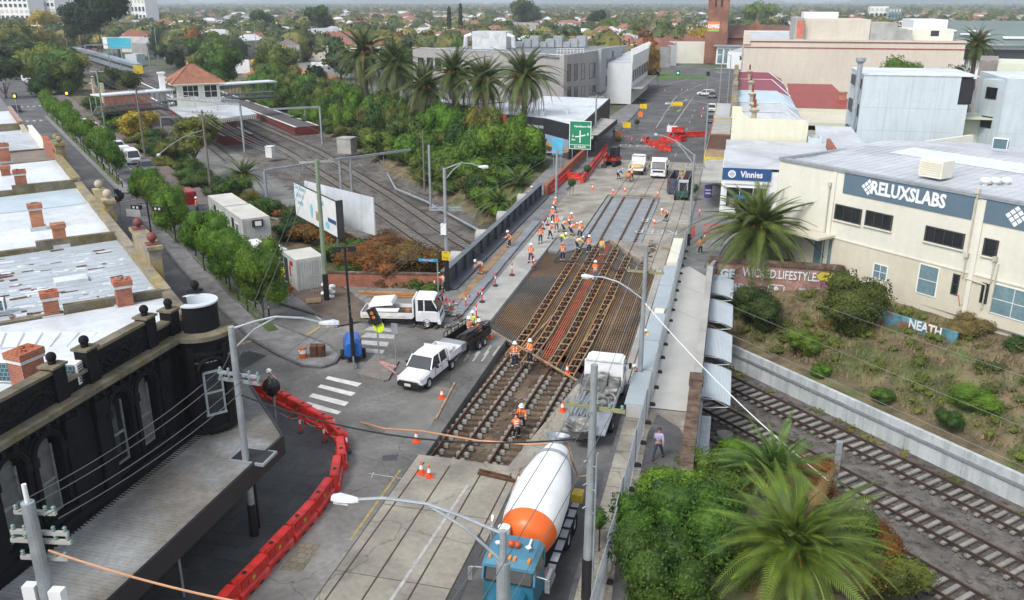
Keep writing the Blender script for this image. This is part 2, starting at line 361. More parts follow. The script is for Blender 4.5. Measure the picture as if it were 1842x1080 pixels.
# median strips of the side road
isl=mat('median_gravel',(.22,.215,.21),.95,var=.3,sc=1.2,bump=.5,bsc=12)
m1=pxs([(612,640),(602,655),(580,663),(545,660),(500,640),(452,612),(395,557),(330,490),(283,432),(249,393),(262,390),(310,425),(355,470),(420,540),(470,575),(530,600),(590,622)])
m2=[L(75.5,-8.3),L(74,-9.2),L(76,-10.1)]+[L(165,-10.3),L(167,-9.3),L(165,-8.3)]
for k,m_ in enumerate((m1,m2)):
    sheet('median_strip',m_,.13,isl,.4)
    km=MB(blue_stone)
    for a,b in zip(m_,m_[1:]+m_[:1]):km.beam(Vector((a.x,a.y,.075)),Vector((b.x,b.y,.075)),.2,.15)
    km.obj('median_kerb',kind='structure')
pi_=pxs([(674,640),(718,652),(699,686),(690,688),(644,676)])
sheet('paved_island',pi_,.14,mat('block_paving',(.24,.215,.19),.85,var=.15,kind='brick',flat=1,bw=.2,bh=.1,sc=.8,obj=True,mortar=(.15,.14,.13)),.4)
# road markings
mw_=mat('worn_white_line',(.42,.42,.40),.8,var=.25,sc=3);my_=mat('worn_yellow_line',(.36,.27,.10),.8,var=.3,sc=3)
rm=MB(mw_)
def stripe(a,b,w,z=.009,m=mw_):
    a,b=Vector((a[0],a[1],0)),Vector((b[0],b[1],0));d=(b-a);n=Vector((-d.y,d.x,0)).normalized()*w/2
    rm.quad(*[Vector((p.x,p.y,z))for p in(a-n,b-n,b+n,a+n)],m=m)
mwb=mat('fresh_white_line',(.62,.62,.58),.75,var=.18,sc=3)
for q in([(590,677),(651,690),(643,696),(585,682)],[(577,692),(640,707),(632,713),(571,697)],[(563,708),(628,724),(620,731),(555,714)],[(553,723),(614,741),(607,746),(545,730)],[(585,750),(603,756),(598,761),(580,754)]):
    rm.add([(p.x,p.y,.009)for p in pxs(q)],[(0,1,2,3)],mwb)
for q in([(665,588),(712,592),(710,598),(655,594)],[(660,599),(712,603),(708,610),(648,607)],[(652,612),(700,616),(696,624),(645,619)],[(650,626),(692,630),(688,637),(655,634)]):
    rm.add([(p.x,p.y,.009)for p in pxs(q)],[(0,1,2,3)],mw_)
stripe(at(842,872),at(700,1085),.14);stripe(at(720,846),at(630,972),.12,m=my_);stripe(at(545,606),at(598,577),.3,m=my_);stripe(at(398,632),at(455,612),.25,m=my_)
stripe(at(663,852),at(722,861),.06);stripe(at(672,850),at(668,860),.06)
stripe(at(562,560),at(462,505),.13);stripe(at(700,582),at(560,578),.05)
for k in range(9):stripe(L(18+k*9,-13.2),L(24+k*9,-13.2),.12)
for k in range(40):stripe(L(60+7*k,-12.6),L(66.3+7*k,-12.6),.1)
for i in range(6):
    for u0 in(158,187):stripe(L(u0,-3.6-i*1.2),L(u0+2,-3.6-i*1.2),.5)
# north street lane lines
for a,b,w in(((1212,225),(1247,175),.15),((1180,230),(1218,172),.15),((1188,172),(1248,173),.3),((1135,242),(1200,242),.12),((1140,262),(1190,262),.1),((1222,170),(1262,152),.15),((1262,152),(1310,142),.15),((1188,155),(1240,142),.2),((1255,126),(1300,122),.3),((1250,131),(1290,126),.15)):
    stripe(at(*a),at(*b),w)
for k in range(7):stripe((-8.0,135+k*10),(-8.0,138+k*10),.12)
for q,qq in(((1193,210),(1199,200)),((1187,199),(1210,198)),((1208,187),(1213,178)),((1203,177),(1222,177)),((1230,182),(1236,178)),((1218,201),(1224,198))):stripe(at(*q),at(*qq),.3)
rm.obj('road_markings',kind='structure')
def ground_text(body,size,a,rz,sx=1):
    o=text(body,size,mw_,(a[0],a[1],.012),rx=0,rz=rz,depth=0.0005,sx=sx,bold=.01);o.name='road_lettering';o['kind']='structure';return o
ground_text('KEEP',3.0,at(1178,254),0,.8);ground_text('CLEAR',3.0,at(1150,263),0,.8)
ground_text('KEEP',2.6,at(1181,417),math.pi,.8);ground_text('CLEAR',2.6,at(1200,398),math.pi,.8)
for k,(x,y)in enumerate(((850,622),(830,632))):rm2=MB(mw_);[rm2.quad(*[at(x+dx+i*16,y+dy,.012)for dx,dy in((0,0),(3,0),(-10,18),(-13,18))])for i in range(4)];rm2.obj('faded_hatching',kind='structure')
# cracks, joints and patches in the foreground
jt=MB(mat('dark_joint',(.04,.04,.04),.9))  # thin dark strips marking the slab and paving joints
for Y in np.arange(12,37,5.2):jt.box(-14.6,-9.0,Y,Y+.03,.003,.006)
for X in(-14.6,-9.0):jt.box(X-.02,X+.02,5,37.6,.003,.007)
for X in(-3.6,):jt.box(X-.015,X+.015,5,45,.125,.13)
for Y in np.arange(8,45,1.8):jt.box(-4.5,-1,Y,Y+.02,.125,.13)
jt.obj('road_joints',kind='structure')
dp=mat('asphalt_repair',(.075,.075,.078),.85,var=.2,sc=.7);lp=mat('pale_repair',(.18,.175,.16),.85,var=.2,sc=.7)
for q,m in(([(530,975),(578,978),(540,1032),(490,1028)],lp),([(760,690),(815,700),(760,790),(690,780)],lp),([(688,820),(716,818),(714,828),(688,830)],dp),([(860,960),(880,985),(830,1080),(800,1080),(840,1010)],dp),([(1185,830),(1165,880),(1200,880),(1210,840)],lp),([(640,560),(700,565),(660,570)],dp)):
    sheet('road_patch',pxs(q),.005,m)
sheet('oil_stain',pxs([(420,640),(450,632),(480,640),(455,655),(430,668),(412,660)]),.006,mat('oil_stain',(.05,.05,.05),.4,var=.3,sc=2))
gm=mat('worn_grid',(.20,.175,.12),.85,kind='brick',flat=1,bw=.35,bh=.35,ms=.03,obj=True,mortar=(.11,.10,.09))
sheet('tactile_grid',pxs([(538,978),(576,981),(543,1030),(503,1026)]),.011,gm)
# tram rails, in concrete in front and laid on blocks in the pit
RX=[[(5,-14.45),(38,-14.0),(57,-13.1),(104,-13.4)],[(5,-13.0),(38,-12.6),(57,-11.68),(104,-11.95)],[(5,-11.25),(38,-10.82),(57,-9.95),(104,-9.85)],[(5,-9.8),(38,-9.35),(57,-8.5),(104,-8.3)]]
def railx(i,Y):return interp(Y,RX[i])
gr=MB(railm)
for i in range(4):
    for a,b in zip(range(5,37,4),range(9,41,4)):
        b=min(b,37.6);gr.beam((railx(i,a),a,.003),(railx(i,b),b,.003),.07,.02);
for i in range(4):
    x=RX[i][-1][1]+.2
    gr.beam((x,104.4,.003),(x+.8,204,.003),.07,.02)
for x in(-6.1,-4.95):gr.beam((x,49.4,.003),(x+.5,130,.003),.06,.02)
gr.obj('tram_rails_in_road',kind='structure')
trk=thing('tramway_track','rusty tram rails on pale concrete blocks in the open excavation','track',(-11.5,45,-.6))
def i_rail(mb,a,b,m=rust):
    mb.beam((a[0],a[1],a[2]+.075),(b[0],b[1],b[2]+.075),.065,.045,m);mb.beam((a[0],a[1],a[2]),(b[0],b[1],b[2]),.02,.12,m);mb.beam((a[0],a[1],a[2]-.07),(b[0],b[1],b[2]-.07),.14,.02,m)
for i in range(4):
    mb=MB(rust)
    for a in np.arange(37.6,56.5,2.7):b=min(a+2.7,56.5);i_rail(mb,(railx(i,a),a,-.2),(railx(i,b),b,-.2))
    o=mb.obj('rail',trk);o.color=(.2,.08,.04,1)
bl=MB(sleeperm)
bl.loft([[(-.16,-.13,-.16),(.16,-.13,-.16),(.16,.13,-.16),(-.16,.13,-.16)],[(-.14,-.11,.02),(.14,-.11,.02),(.14,.11,.02),(-.14,.11,.02)],[(-.08,-.08,.07),(.08,-.08,.07),(.08,.08,.07),(-.08,.08,.07)]])
blm=bl.mesh('sleeper_block')
for i in range(4):
    for Y in np.arange(38.3,54.5 if i<2 else 50.5,.72):
        for sgn in(-1,1):
            o=mobj('sleeper_block',blm,trk);o.location=(railx(i,Y)+sgn*.21,Y+R.uniform(-.03,.03),-.36);o.rotation_euler=(R.uniform(-.05,.05),R.uniform(-.05,.05),R.uniform(-.1,.1))
sb=MB(soil)
for j in(0,2):
    for Y in np.arange(38.3,54.5 if j<2 else 50.5,.72):sb.beam((railx(j,Y)+.4,Y,-.52),(railx(j+1,Y)-.4,Y,-.52),.3,.2)
sb.obj('buried_sleeper',trk,kind='stuff')
cl=MB(soil)
for k in range(500):
    x,y=R.uniform(-14.1,-8.4),R.uniform(37.8,53);r=R.uniform(.02,.09);cl.bc((x,y,-.6),(r*2,r*1.6,r),R.uniform(0,3),m=R.choice([soil,soil,sleeperm,rust]))
cl.obj('loose_spoil',kind='stuff')
# rails in the wet concrete, with the fastening teeth
trk2=thing('tramway_track','four rails with clips along both sides set in the wet grey concrete','track',(-11,94,-.1))
for i in range(4):
    mb=MB(rust);mb.beam((railx(i,56.6),56.6,-.12),(railx(i,84),84,-.02),.07,.14);mb.beam((railx(i,84),84,-.02),(RX[i][-1][1],104.3,-.02),.09,.12);o=mb.obj('rail',trk2);o.color=(.16,.07,.05,1)
    mb=MB(rust)
    for Y in np.arange(84 if i<3 else 79,104,.75):
        mb.beam((railx(i,Y)-.17,Y,-.04),(railx(i,Y)+.17,Y,-.04),.05,.06)
    mb.obj('rail_clips',trk2,kind='stuff').color=(.16,.07,.05,1)
# ------------------------------------------------------------------ reinforcing mats, formwork ladders
mats_=thing('reinforcing_mat','long rusty steel reinforcing mat spread over the bridge deck between formwork','reinforcement',(-11,66,-.4))
sheet('mat_bed',[(-16.2,56.6),(-16.2,84),(-10.9,84),(-5.45,74.5),(-5.45,47.6)],-.5,mat('deck_membrane',(.05,.042,.035),.9,var=.35,sc=.6,bump=.3))
def nyl(x):return interp(x,[(-16.2,56.6),(-8.26,49.2),(-5,48)])
def fyl(x):return interp(x,[(-16.2,79.8),(-14.6,78.4),(-12.5,80.5),(-10.9,83.3),(-5.6,73.8)])
barm=mat('reinforcing_steel',(.27,.17,.09),.8,.2,var=.35,sc=.25,c2=(.17,.165,.15),sc2=.12)
oran=mat('orange_primer_steel',(.52,.11,.045),.75,var=.3,sc=1)
gaps=[(railx(i,66)-.34,railx(i,66)+.34)for i in range(4)]
x=-16.1
while x<-5.5:
    if not any(a<x<b for a,b in gaps):
        mb=MB(oran if-11.2<x<-10.6 else barm)
        mb.beam((x,nyl(x)+.1,-.3),(x-(0.02 if x<-13 else 0),fyl(x)-.1,-.3),.05,.05);mb.obj('reinforcing_bar',mats_)
    x+=.165
mb=MB(barm)
for Y in np.arange(49,83.5,.33):
    xa=max(-16.1,interp(Y,[(49.2,-8.26),(56.6,-16.2)])if Y<56.6 else-16.1);xb=interp(Y,[(73.8,-5.5),(83.5,-10.8)])
    cur=xa
    for a,b in gaps+[(xb,xb)]:
        if a>cur:mb.beam((cur,Y,-.34),(min(a,xb),Y,-.34),.03,.03)
        cur=max(cur,b)
mb.obj('cross_bars',mats_,kind='stuff')
for i in range(4):
    y0,y1=nyl(railx(i,55))+(-1.5 if i<2 else .4),fyl(railx(i,80))-.3
    t=thing('formwork_ladder',['western','second','third','eastern'][i]+' of the four ladder-like timber formwork runs over the tram rails','formwork',(railx(i,66),66,-.2),group='formwork runs along the rails')
    for sg in(-1,1):
        n=5;
        for k in range(n):
            a,b=y0+(y1-y0)*k/n,y0+(y1-y0)*(k+1)/n-.05
            mb=MB(timo if(sg*(1 if i%2 else-1)<0 and k<4)or i==3 and k==2 else timber);mb.beam((railx(i,a)+sg*.31,a,-.16),(railx(i,b)+sg*.31,b,-.16),.07,.13)
            o=mb.obj('side_board',t);o.color=(.5,.3,.15,1)
    for Y in np.arange(y0+.4,y1-.1,1.15):
        mb=MB(timber);mb.beam((railx(i,Y)-.3,Y,-.13),(railx(i,Y)+.3,Y+.02,-.13),.10,.05);mb.obj('spacer',t)
    mb=MB(rust)
    for Y in np.arange(y0,y1,.6):mb.box(railx(i,Y)-.18,railx(i,Y)+.18,Y,Y+.2,-.42,-.26)
    mb.obj('sleeper_ends',t,kind='stuff')
def plank(a,b,z,w,h,label,m=timber):
    mb=MB(m);mb.beam((a[0],a[1],z),(b[0],b[1],z),w,h);o=mb.obj('timber_plank');return tag(o,label,'plank')
plank((-16.5,56.9),(-8.1,49.0),-.02,.12,.1,'long timber beam laid diagonally across the near end of the mats')
plank((-10.9,83.6),(-5.4,73.9),-.04,.1,.1,'long timber screed beam between the wet slab and the eastern mats')
plank(at(1035,640,-.2),at(1105,535,-.2),-.2,.12,.06,'pale board lying on the eastern reinforcing mat')
plank(at(1085,650,-.05),at(1108,652,-.05),0,.15,.06,'short board at the pit edge behind the white cab')
plank(at(925,640),at(1000,560),-.1,.1,.06,'thin timber batten on the western rail blocks')
plank(at(784,755),at(818,690),.05,.12,.05,'narrow plank on the road by the western pit edge')
plank(at(1096,353),at(1190,358),.05,.18,.08,'timber beam across the far end of the wet slab')
plank(at(860,853),at(925,868),.08,.14,.14,'rusty steel rail offcut lying across the concrete near the mixer',rust)
plank(at(862,848),at(920,862),.08,.1,.12,'second rusty rail offcut against the first near the mixer',rust)
plank(at(645,528,.1),at(755,532,.1),.22,.35,.16,'stack of long orange timber beams beside the brick wall',timo)
plank(at(660,535,.1),at(775,537,.1),.2,.12,.1,'single orange beam in front of the beam stack by the wall',timo)
plank(at(1190,447),at(1212,449),.1,.3,.12,'short timber bearer on the road beside the parapet')
mb=MB(soil)
for k in range(60):
    a=Vector((R.uniform(-6.9,-6.1),R.uniform(75,84),.02));mb.bc(a,(R.uniform(.1,.6),R.uniform(.05,.3),.03),R.uniform(0,3))
mb.obj('road_debris',kind='stuff')
# ------------------------------------------------------------------ railway tracks
def rail_track(name,t_pts,s0,s1,label,step=.69):
    tr=thing(name,label,'railway track',tuple(RW((s0+s1)/2,interp((s0+s1)/2,t_pts),zr((s0+s1)/2))))
    for sg in(-.8,.8):
        mb=MB(railm);pts=[RW(s,interp(s,t_pts)+sg,zr(s)-.02)for s in np.arange(s0,s1+.1,6)]
        for a,b in zip(pts,pts[1:]):mb.beam(a,b,.075,.16)
        mb.obj('rail',tr)
    sm=MB(sleeperm);sm.box(-.12,.12,-1.05,1.05,-.12,.0);sme=sm.mesh('sleeper');n=0;rest=MB(sleeperm);s=s0
    while s<s1:
        p=RW(s,interp(s,t_pts),zr(s)-.12)
        if n<290:
            o=mobj('sleeper',sme,tr);o.location=p;o.rotation_euler=(0,0,rad(135)+R.uniform(-.01,.01));n+=1
        else:rest.bc((p.x,p.y,p.z-.05),(.26,2.6,.14),rad(135))
        s+=step
    if rest.v:rest.obj('distant_sleepers',tr,kind='stuff')
    return tr
rail_track('railway_track',[(15,45.6),(45,45.3),(90,46.3),(115,48.8),(150,49.6),(200,48.6),(300,45.5),(420,40),(700,24)],0,200,'railway track nearest the white retaining wall, passing under the bridge')
rail_track('railway_track',[(15,41.5),(45,41.0),(90,42.3),(115,44.2),(150,44.4),(200,44.5),(300,41.5),(420,36),(700,20)],0,200,'middle railway track passing under the bridge beside the gravel yard')
rail_track('railway_track',[(0,37.3),(20,37),(50,36.6),(90,37.5)],-4,92,'southernmost railway track beside the palms below the bridge')
rail_track('railway_track',[(130,33),(180,34.5),(260,35),(420,32),(700,16)],150,560,'track on the road side of the station island platform',1.4)
rail_track('railway_track',[(200,48.6),(300,45.5),(420,40),(700,24)],200,600,'far stretch of the railway with the silver train on it',1.4)
rail_track('railway_track',[(200,44.5),(300,41.5),(420,36),(700,20)],200,600,'far stretch of the railway left of the silver train',1.4)
bs=MB(ballast)
for k in range(2600):
    s=R.uniform(2,60);t=R.uniform(35,47.5);p=RW(s,t,-5.38);r=R.uniform(.05,.14)
    bs.bc(p,(r*2,r*1.5,r*1.3),R.uniform(0,3))
bs.obj('ballast_stones',kind='stuff')
for(x,y,l)in((1304,780,'pale round pit cover on the ballast next to the screens'),(1545,920,'pale round pit cover on the ballast right of the grey post')):
    mb=MB(sleeperm);p=at(x,y,-5.2);mb.cyl((p.x,p.y,-5.4),(p.x,p.y,-5.2),.55,n=18);tag(mb.obj('pit_cover'),l,'pit cover','round pit covers')
# ------------------------------------------------------------------ retaining walls, parapets, bridge parts
rw=thing('retaining_wall','white concrete retaining wall with a dark cap rail along the cutting','wall',tuple(RW(30,48.1,-5.4)))
for k,s in enumerate(np.arange(-6,62,4)):
    mb=MB(mat('painted_wall',(.47,.51,.52),.8,var=.15,sc=.6,streak=.2));a,b=RW(s,48.15),RW(s+3.98,48.15);mb.beam((a.x,a.y,-4.5),(b.x,b.y,-4.5),.3,1.9);mb.obj('wall_panel',rw)
mb=MB(galv);a,b=RW(-6,47.95),RW(62,47.95);mb.beam((a.x,a.y,-4.15),(b.x,b.y,-4.15),.14,.2);mb.obj('cable_duct',rw,color=(.3,.35,.38))
bw=thing('stone_parapet','old brown brick parapet with stone blocks above the tracks, beside the footpath','wall',(-1,41,0))
mb=MB(brickr);mb.box(-1.0,-.55,33,48.4,-5.4,.95);mb.obj('wall',bw)
cpm=mat('brown_stone',(.13,.085,.06),.95,var=.5,sc=2,bump=.8,bsc=5,c2=(.2,.18,.16),lo2=.6,hi2=.68)
for k,Y in enumerate(np.arange(33,48,1.25)):
    mb=MB(cpm);mb.box(-1.12+R.uniform(-.02,.02),-.43+R.uniform(-.02,.02),Y,Y+1.2,.95,1.3+R.uniform(-.02,.02));mb.obj('coping_stone',bw,bevel=.03)
mb=MB(cpm);mb.box(-1.2,-.35,47.7,48.7,.95,1.5);mb.obj('coping_stone',bw,bevel=.05)
mb=MB(galv);mb.box(-.5,-.3,36,47,-1.0,.4);mb.box(-.28,.25,38.5,47.6,-.9,-.8);mb.obj('steel_walkway',bw,color=(.4,.45,.47))
gd=thing('bridge_girder','dark grey steel plate girder parapet on the west side of the bridge','parapet',(-21.9,79,0))
gcol=mat('dark_grey_paint',(.055,.065,.078),.5,var=.2,sc=.8)
mb=MB(gcol);mb.box(-21.98,-21.9,64.2,101.5,.1,1.6);mb.obj('web_plate',gd)
mb=MB(mat('mid_grey_paint',(.12,.135,.155),.5,var=.2,sc=.8));mb.box(-22.2,-21.68,64,101.7,1.6,1.66);mb.obj('top_flange',gd)
mb=MB(mat('flange_slab',(.085,.095,.11),.5,var=.2,sc=.8));mb.box(-21.9,-20.9,64.2,101.5,.12,.2);mb.obj('bottom_flange',gd)
for Y in np.arange(64.4,101.5,2.6):mb=MB(gcol);mb.box(-21.9,-21.68,Y,Y+.06,.2,1.6);mb.obj('stiffener',gd)
for Y in(70,78,86,95):
    mb=MB(concl)
    mb.cyl((-23.2,Y,.9),(-22.1,Y,.9),.75,n=18);mb.obj('end_disc',gd)
bwall=thing('brick_wall','long low red brick wall carrying on from the grey girder','wall',(-21.3,112,0))
for Y in np.arange(101.7,131,3):mb=MB(brickr);mb.box(-21.6,-21.25,Y,Y+3,-.5,1.3);mb.box(-21.66,-21.19,Y,Y+2.97,1.3,1.4);mb.obj('brick_bay',bwall)
def wall_px(name,label,a,b,h,m,th=.3,base=0.0,cap=None):
    w=thing(name,label,'wall',(a[0],a[1],base));mb=MB(m);mb.beam((a[0],a[1],base+h/2),(b[0],b[1],base+h/2),th,h);mb.obj('wall',w)
    if cap:mb=MB(cap);mb.beam((a[0],a[1],base+h+.06),(b[0],b[1],base+h+.06),th+.12,.12);mb.obj('coping',w)
    return w
wall_px('brick_wall','low red brick wall below the rust coloured bush',(-34.2,62.0),(-22.3,64.3),1.25,brickr,.3,0,cpm)
# eastern parapet boxes, foot bridge edge, corrugated screens
ep=thing('parapet_box','line of grey box girders with pale blue-grey lids between the road and the footbridge','parapet',(-4,60,0))
lidm=mat('lid_sheet',(.33,.38,.405),.5,var=.08,sc=.6)
for k,(y0,y1)in enumerate(((44.5,49.5),(49.6,54.6),(54.7,60.2),(61.6,66.9),(67,72.6))):
    mb=MB(mat('pale_box_side',(.42,.43,.42),.8,var=.1));mb.box(-4.5,-3.6,y0,y1,0,.86);mb.obj('box_side',ep)
    mb=MB(lidm);mb.box(-4.62,-3.5,y0+.02,y1-.02,.86,.93);mb.obj('lid_panel',ep)
for q in((-4.4,-3.7,60.2,61.6,0,.8),(-4.5,-3.6,73.4,75.2,0,1.0),(-4.5,-3.6,75.3,82.2,0,.9)):mb=MB(cream);mb.box(*q);mb.obj('end_block',ep)
fe=thing('footbridge_edge','raised grey edge beam along the outer side of the pale footbridge','parapet',(-.9,60,0))
mb=MB(mat('edge_beam',(.25,.25,.26),.8,var=.12));mb.box(-.95,-.55,48.7,73,-.7,1.0);mb.beam((-.75,73,.5),(-.2,76.2,.5),.3,1.0);mb.obj('edge_beam',fe)
mb=MB(concl);mb.box(-1.0,-.5,48.7,73,1.0,1.05);mb.obj('capping',fe)
mb=MB(mat('steel_beam',(.10,.11,.12),.6,.3));mb.box(-3.4,-.7,46,74.5,-1.2,-.6);mb.obj('support_beam',fe)
corr=mat('corrugated_screen',(.56,.61,.64),.5,var=.06,sc=.8)
for k,(y0,y1)in enumerate(((70.0,74.2),(63.2,67.4),(56.2,60.6),(49.4,54.0))):
    t=thing('screen',['farthest','third from the camera','second from the camera','nearest'][k]+' of the pale corrugated screens hanging off the footbridge over the tracks','screen',(-.5,y0,-.5),group='corrugated screens over the railway')
    mb=MB(corr);n=40;vs=[];fs=[];pr=[(-.5,.1),(.2,.05),(.8,-.1),(1.3,-.3)]
    for i in range(n+1):
        f=i/n;x=-.5+1.85*f;z=-.05-.45*f*f+(.04 if i%2 else-.04)
        for q in range(5):g=q/4;vs.append((x,y0+(y1-y0)*g,z-.35*(1-g)**2))
    for i in range(n):
        for j in range(4):fs.append((i*5+j,i*5+j+1,i*5+j+6,i*5+j+5))
    mb.add(vs,fs);mb.obj('corrugated_sheet',t)
    for y in(y0+.02,y1-.02):mb=MB(galv);mb.tube([(-.5,y,-1.2),(-.5,y,-.5),(.4,y,-.55),(1.25,y,-.95),(-.5,y,-1.2)],.045);mb.obj('bracket',t,color=(.3,.34,.36))
# side walls under the street at both banks
ab=MB(mat('abutment',(.24,.24,.235),.9,var=.2,sc=.4,streak=.25))
ab.box(-22.4,-.6,101,102,-5.5,-.95);ab.beam((-22.2,96,-3),(-.8,75,-3),.8,5.0);ab.beam((-22.2,66,-3),(-.8,44.2,-3),.8,5.0);ab.box(-22.6,-22.3,58,66.5,-5.4,.05);ab.box(-22.6,-22.3,95.8,131,-5.4,.05)
ab.obj('bridge_abutment',kind='structure')
gw=thing('graffiti_wall','red brick abutment wall painted with white graffiti letters over a faded white patch','wall',(4,75,-4))
gbr=mat('painted_brick',(.36,.17,.13),.9,var=.35,kind='brick',obj=True,c2=(.50,.47,.46),sc2=.9,lo2=.52,hi2=.6)
mb=MB(gbr);mb.box(-.9,10.4,75.2,75.8,-5.6,.8);mb.obj('wall',gw)
mb=MB(cpm);mb.box(-1,10.5,75.05,75.95,.8,1.1);mb.obj('coping',gw)
mwh=mat('white_spray_paint',(.68,.70,.70),.7,var=.1);
mb=MB(mat('pale_wall_paint',(.46,.50,.52),.85,var=.2,sc=1));mb.T=Matrix.Translation((0,75.18,0))@Matrix.Rotation(math.pi/2,4,'X');mb.poly([(-.85,-1.0),(.4,-1.15),(2.2,-1.0),(3.8,-1.7),(4.6,-1.5),(5.5,-2.3),(6.6,-2.9),(7.4,-3.6),(7.6,-5),(-.85,-5)],0);mb.obj('pale_patch',gw)
text('WICKED.LIFESTYLE..',1.1,mwh,(5.3,75.13,0.0),parent=gw,depth=.02,bold=.012,sx=.66,name='lettering')
text('GE',1.0,mat('blue_white_spray',(.5,.6,.66),.7),(.75,75.13,-.2),parent=gw,depth=.02,bold=.05,sx=1.0)
mb=MB(mwh);[mb.box(a,b,75.175,75.19,c,d)for a,b,c,d in((4.3,5.7,-.98,-.9),(4.3,5.7,-1.62,-1.54),(4.3,4.38,-1.6,-.9),(5.62,5.7,-1.6,-.9))];mb.cyl((5,75.19,-1.26),(5,75.17,-1.26),.2,n=14);mb.obj('painted_frame',gw)
mb=MB(mat('silver_spray',(.38,.39,.39),.6));mb.T=Matrix.Translation((0,75.15,0))@Matrix.Rotation(math.pi/2,4,'X')
mb.poly([(6.4,-2.3),(8.0,-2.35),(9.0,-2.1),(9.2,-1.4),(8.8,-.9),(8.1,-.95),(7.9,-1.1),(6.9,-1.0)],0);mb.obj('silver_lettering',gw)
mb=MB(mat('magenta_spray',(.38,.12,.30),.7));mb.T=Matrix.Translation((0,75.16,0))@Matrix.Rotation(math.pi/2,4,'X')
mb.poly([(8.3,-.5),(9.6,-.6),(10.2,-1.4),(9.9,-2.6),(9.2,-2.9),(9.4,-1.4)],0);mb.obj('pink_lettering',gw)
mb=MB(mat('yellow_spray',(.6,.5,.05),.7));mb.T=Matrix.Translation((0,75.14,0))@Matrix.Rotation(math.pi/2,4,'X')
mb.poly([(8.2,.2),(8.6,.55),(9.5,.5),(9.8,.1),(9.3,-.25),(8.5,-.2)],0);mb.obj('yellow_lettering',gw)
gw2=thing('garden_wall','low blue graffiti-covered wall in the scrub below the cream factory','wall',tuple(at(1640,590,-1.5)))
a,b=at(1580,575,-1.2),at(1720,618,-1.2);mb=MB(mat('blue_graffiti',(.10,.24,.30),.8,var=.4,sc=1.2,c2=(.20,.09,.05),sc2=.8));mb.beam(a,b,.25,1.7);mb.obj('wall',gw2)
d_=(b-a);text('NEATH',1.0,mwh,tuple(a+d_*.62+Vector((-.12,-.14,.5))),rz=math.atan2(d_.y,d_.x),parent=gw2,depth=.005,bold=.03,sx=.8)
# ------------------------------------------------------------------ buildings
class Fac:
    """a building whose main face lies on local y = 0 and looks towards local -y"""
    def __init__(s,name,label,cat,org,ang):
        s.t=thing(name,label,cat,org,ang);s.M=mw(s.t);s.Mi=s.M.inverted();s.o=Vector(org);s.n=Vector((math.sin(ang),-math.cos(ang),0))
    def p(s,x,y,off=0.0):
        d=_ray(x,y);C_=Vector((0,0,HC));P_=s.o-s.n*off;k=(P_-C_).dot(s.n)/d.dot(s.n);q=s.Mi@(C_+d*k);return q.x,q.z
    def rect(s,a,b):
        (x0,z1),(x1,z0)=s.p(*a),s.p(*b);return min(x0,x1),max(x0,x1),min(z0,z1),max(z0,z1)
    def part(s,name,mb,parent=None,**k):return mb.obj(name,parent or s.t,local=True,**k)
    def box(s,name,m,*a,**k):
        mb=MB(m);mb.box(*a);return s.part(name,mb,**k)
    def win(s,x0,x1,z0,z1,nx=2,nz=1,fm=None,gm_=None,y=0.0,name='window',w=.07,dep=.06):
        fm=fm or white;mb=MB(fm);mb.box(x0-w,x1+w,y-dep,y-.005,z0-w,z0);mb.box(x0-w,x1+w,y-dep,y-.005,z1,z1+w)
        for i in range(nx+1):
            x=x0+(x1-x0)*i/nx;ww=w if i in(0,nx)else w*.6;mb.box(x-ww/2-(w/2 if i==0 else 0),x+ww/2+(w/2 if i==nx else 0),y-dep+.003,y-.008,z0,z1)
        for j in range(1,nz):z=z0+(z1-z0)*j/nz;mb.box(x0,x1,y-dep+.006,y-.01,z-w*.3,z+w*.3)
        f=s.part(name,mb);pb=MB(gm_ or glass);pb.box(x0,x1,y-.03,y-.004,z0,z1);pb.obj('pane',f,local=True);return f
darkfr=mat('dark_frame',(.05,.05,.052),.5)
def chimney(t,x,y,z,w,d,h,m=brickr,cap=True,pots=0,flare=True):
    mb=MB(m);mb.box(x-w/2,x+w/2,y-d/2,y+d/2,z-.6,z+h)
    if flare:mb.box(x-w/2-.07,x+w/2+.07,y-d/2-.07,y+d/2+.07,z+h-.14,z+h+.12)
    c=mb.obj('chimney',t,local=True)
    if cap:
        cb=MB(mat('chimney_band',(.5,.5,.5),.8,var=.2));cb.box(x-w/2-.05,x+w/2+.05,y-d/2-.05,y+d/2+.05,z+h-.27,z+h-.14);cb.obj('band',c,local=True)
        lb=MB(m)
        for k in range(5):lb.bc((x+R.uniform(-.3,.3)*w,y+R.uniform(-.3,.3)*d,z+h+.15),(.23,.11,.08),R.uniform(0,3))
        lb.obj('loose_bricks',c,local=True,kind='stuff')
    fl=MB(roofg);fl.box(x-w/2-.12,x+w/2+.12,y-d/2-.12,y+d/2+.12,z-.6,z+.12);fl.obj('flashing',c,local=True)
    return c
def finial(t,x,y,z,r=.2,m=blackw,name='finial',base=.26):
    mb=MB(m);mb.sm=True;mb.sph((x,y,z+r+.12),r,8);mb.sm=False;mb.box(x-base,x+base,y-base,y+base,z,z+.06);mb.cyl((x,y,z+.05),(x,y,z+.16),.1,n=8)
    return mb.obj(name,t,local=True)
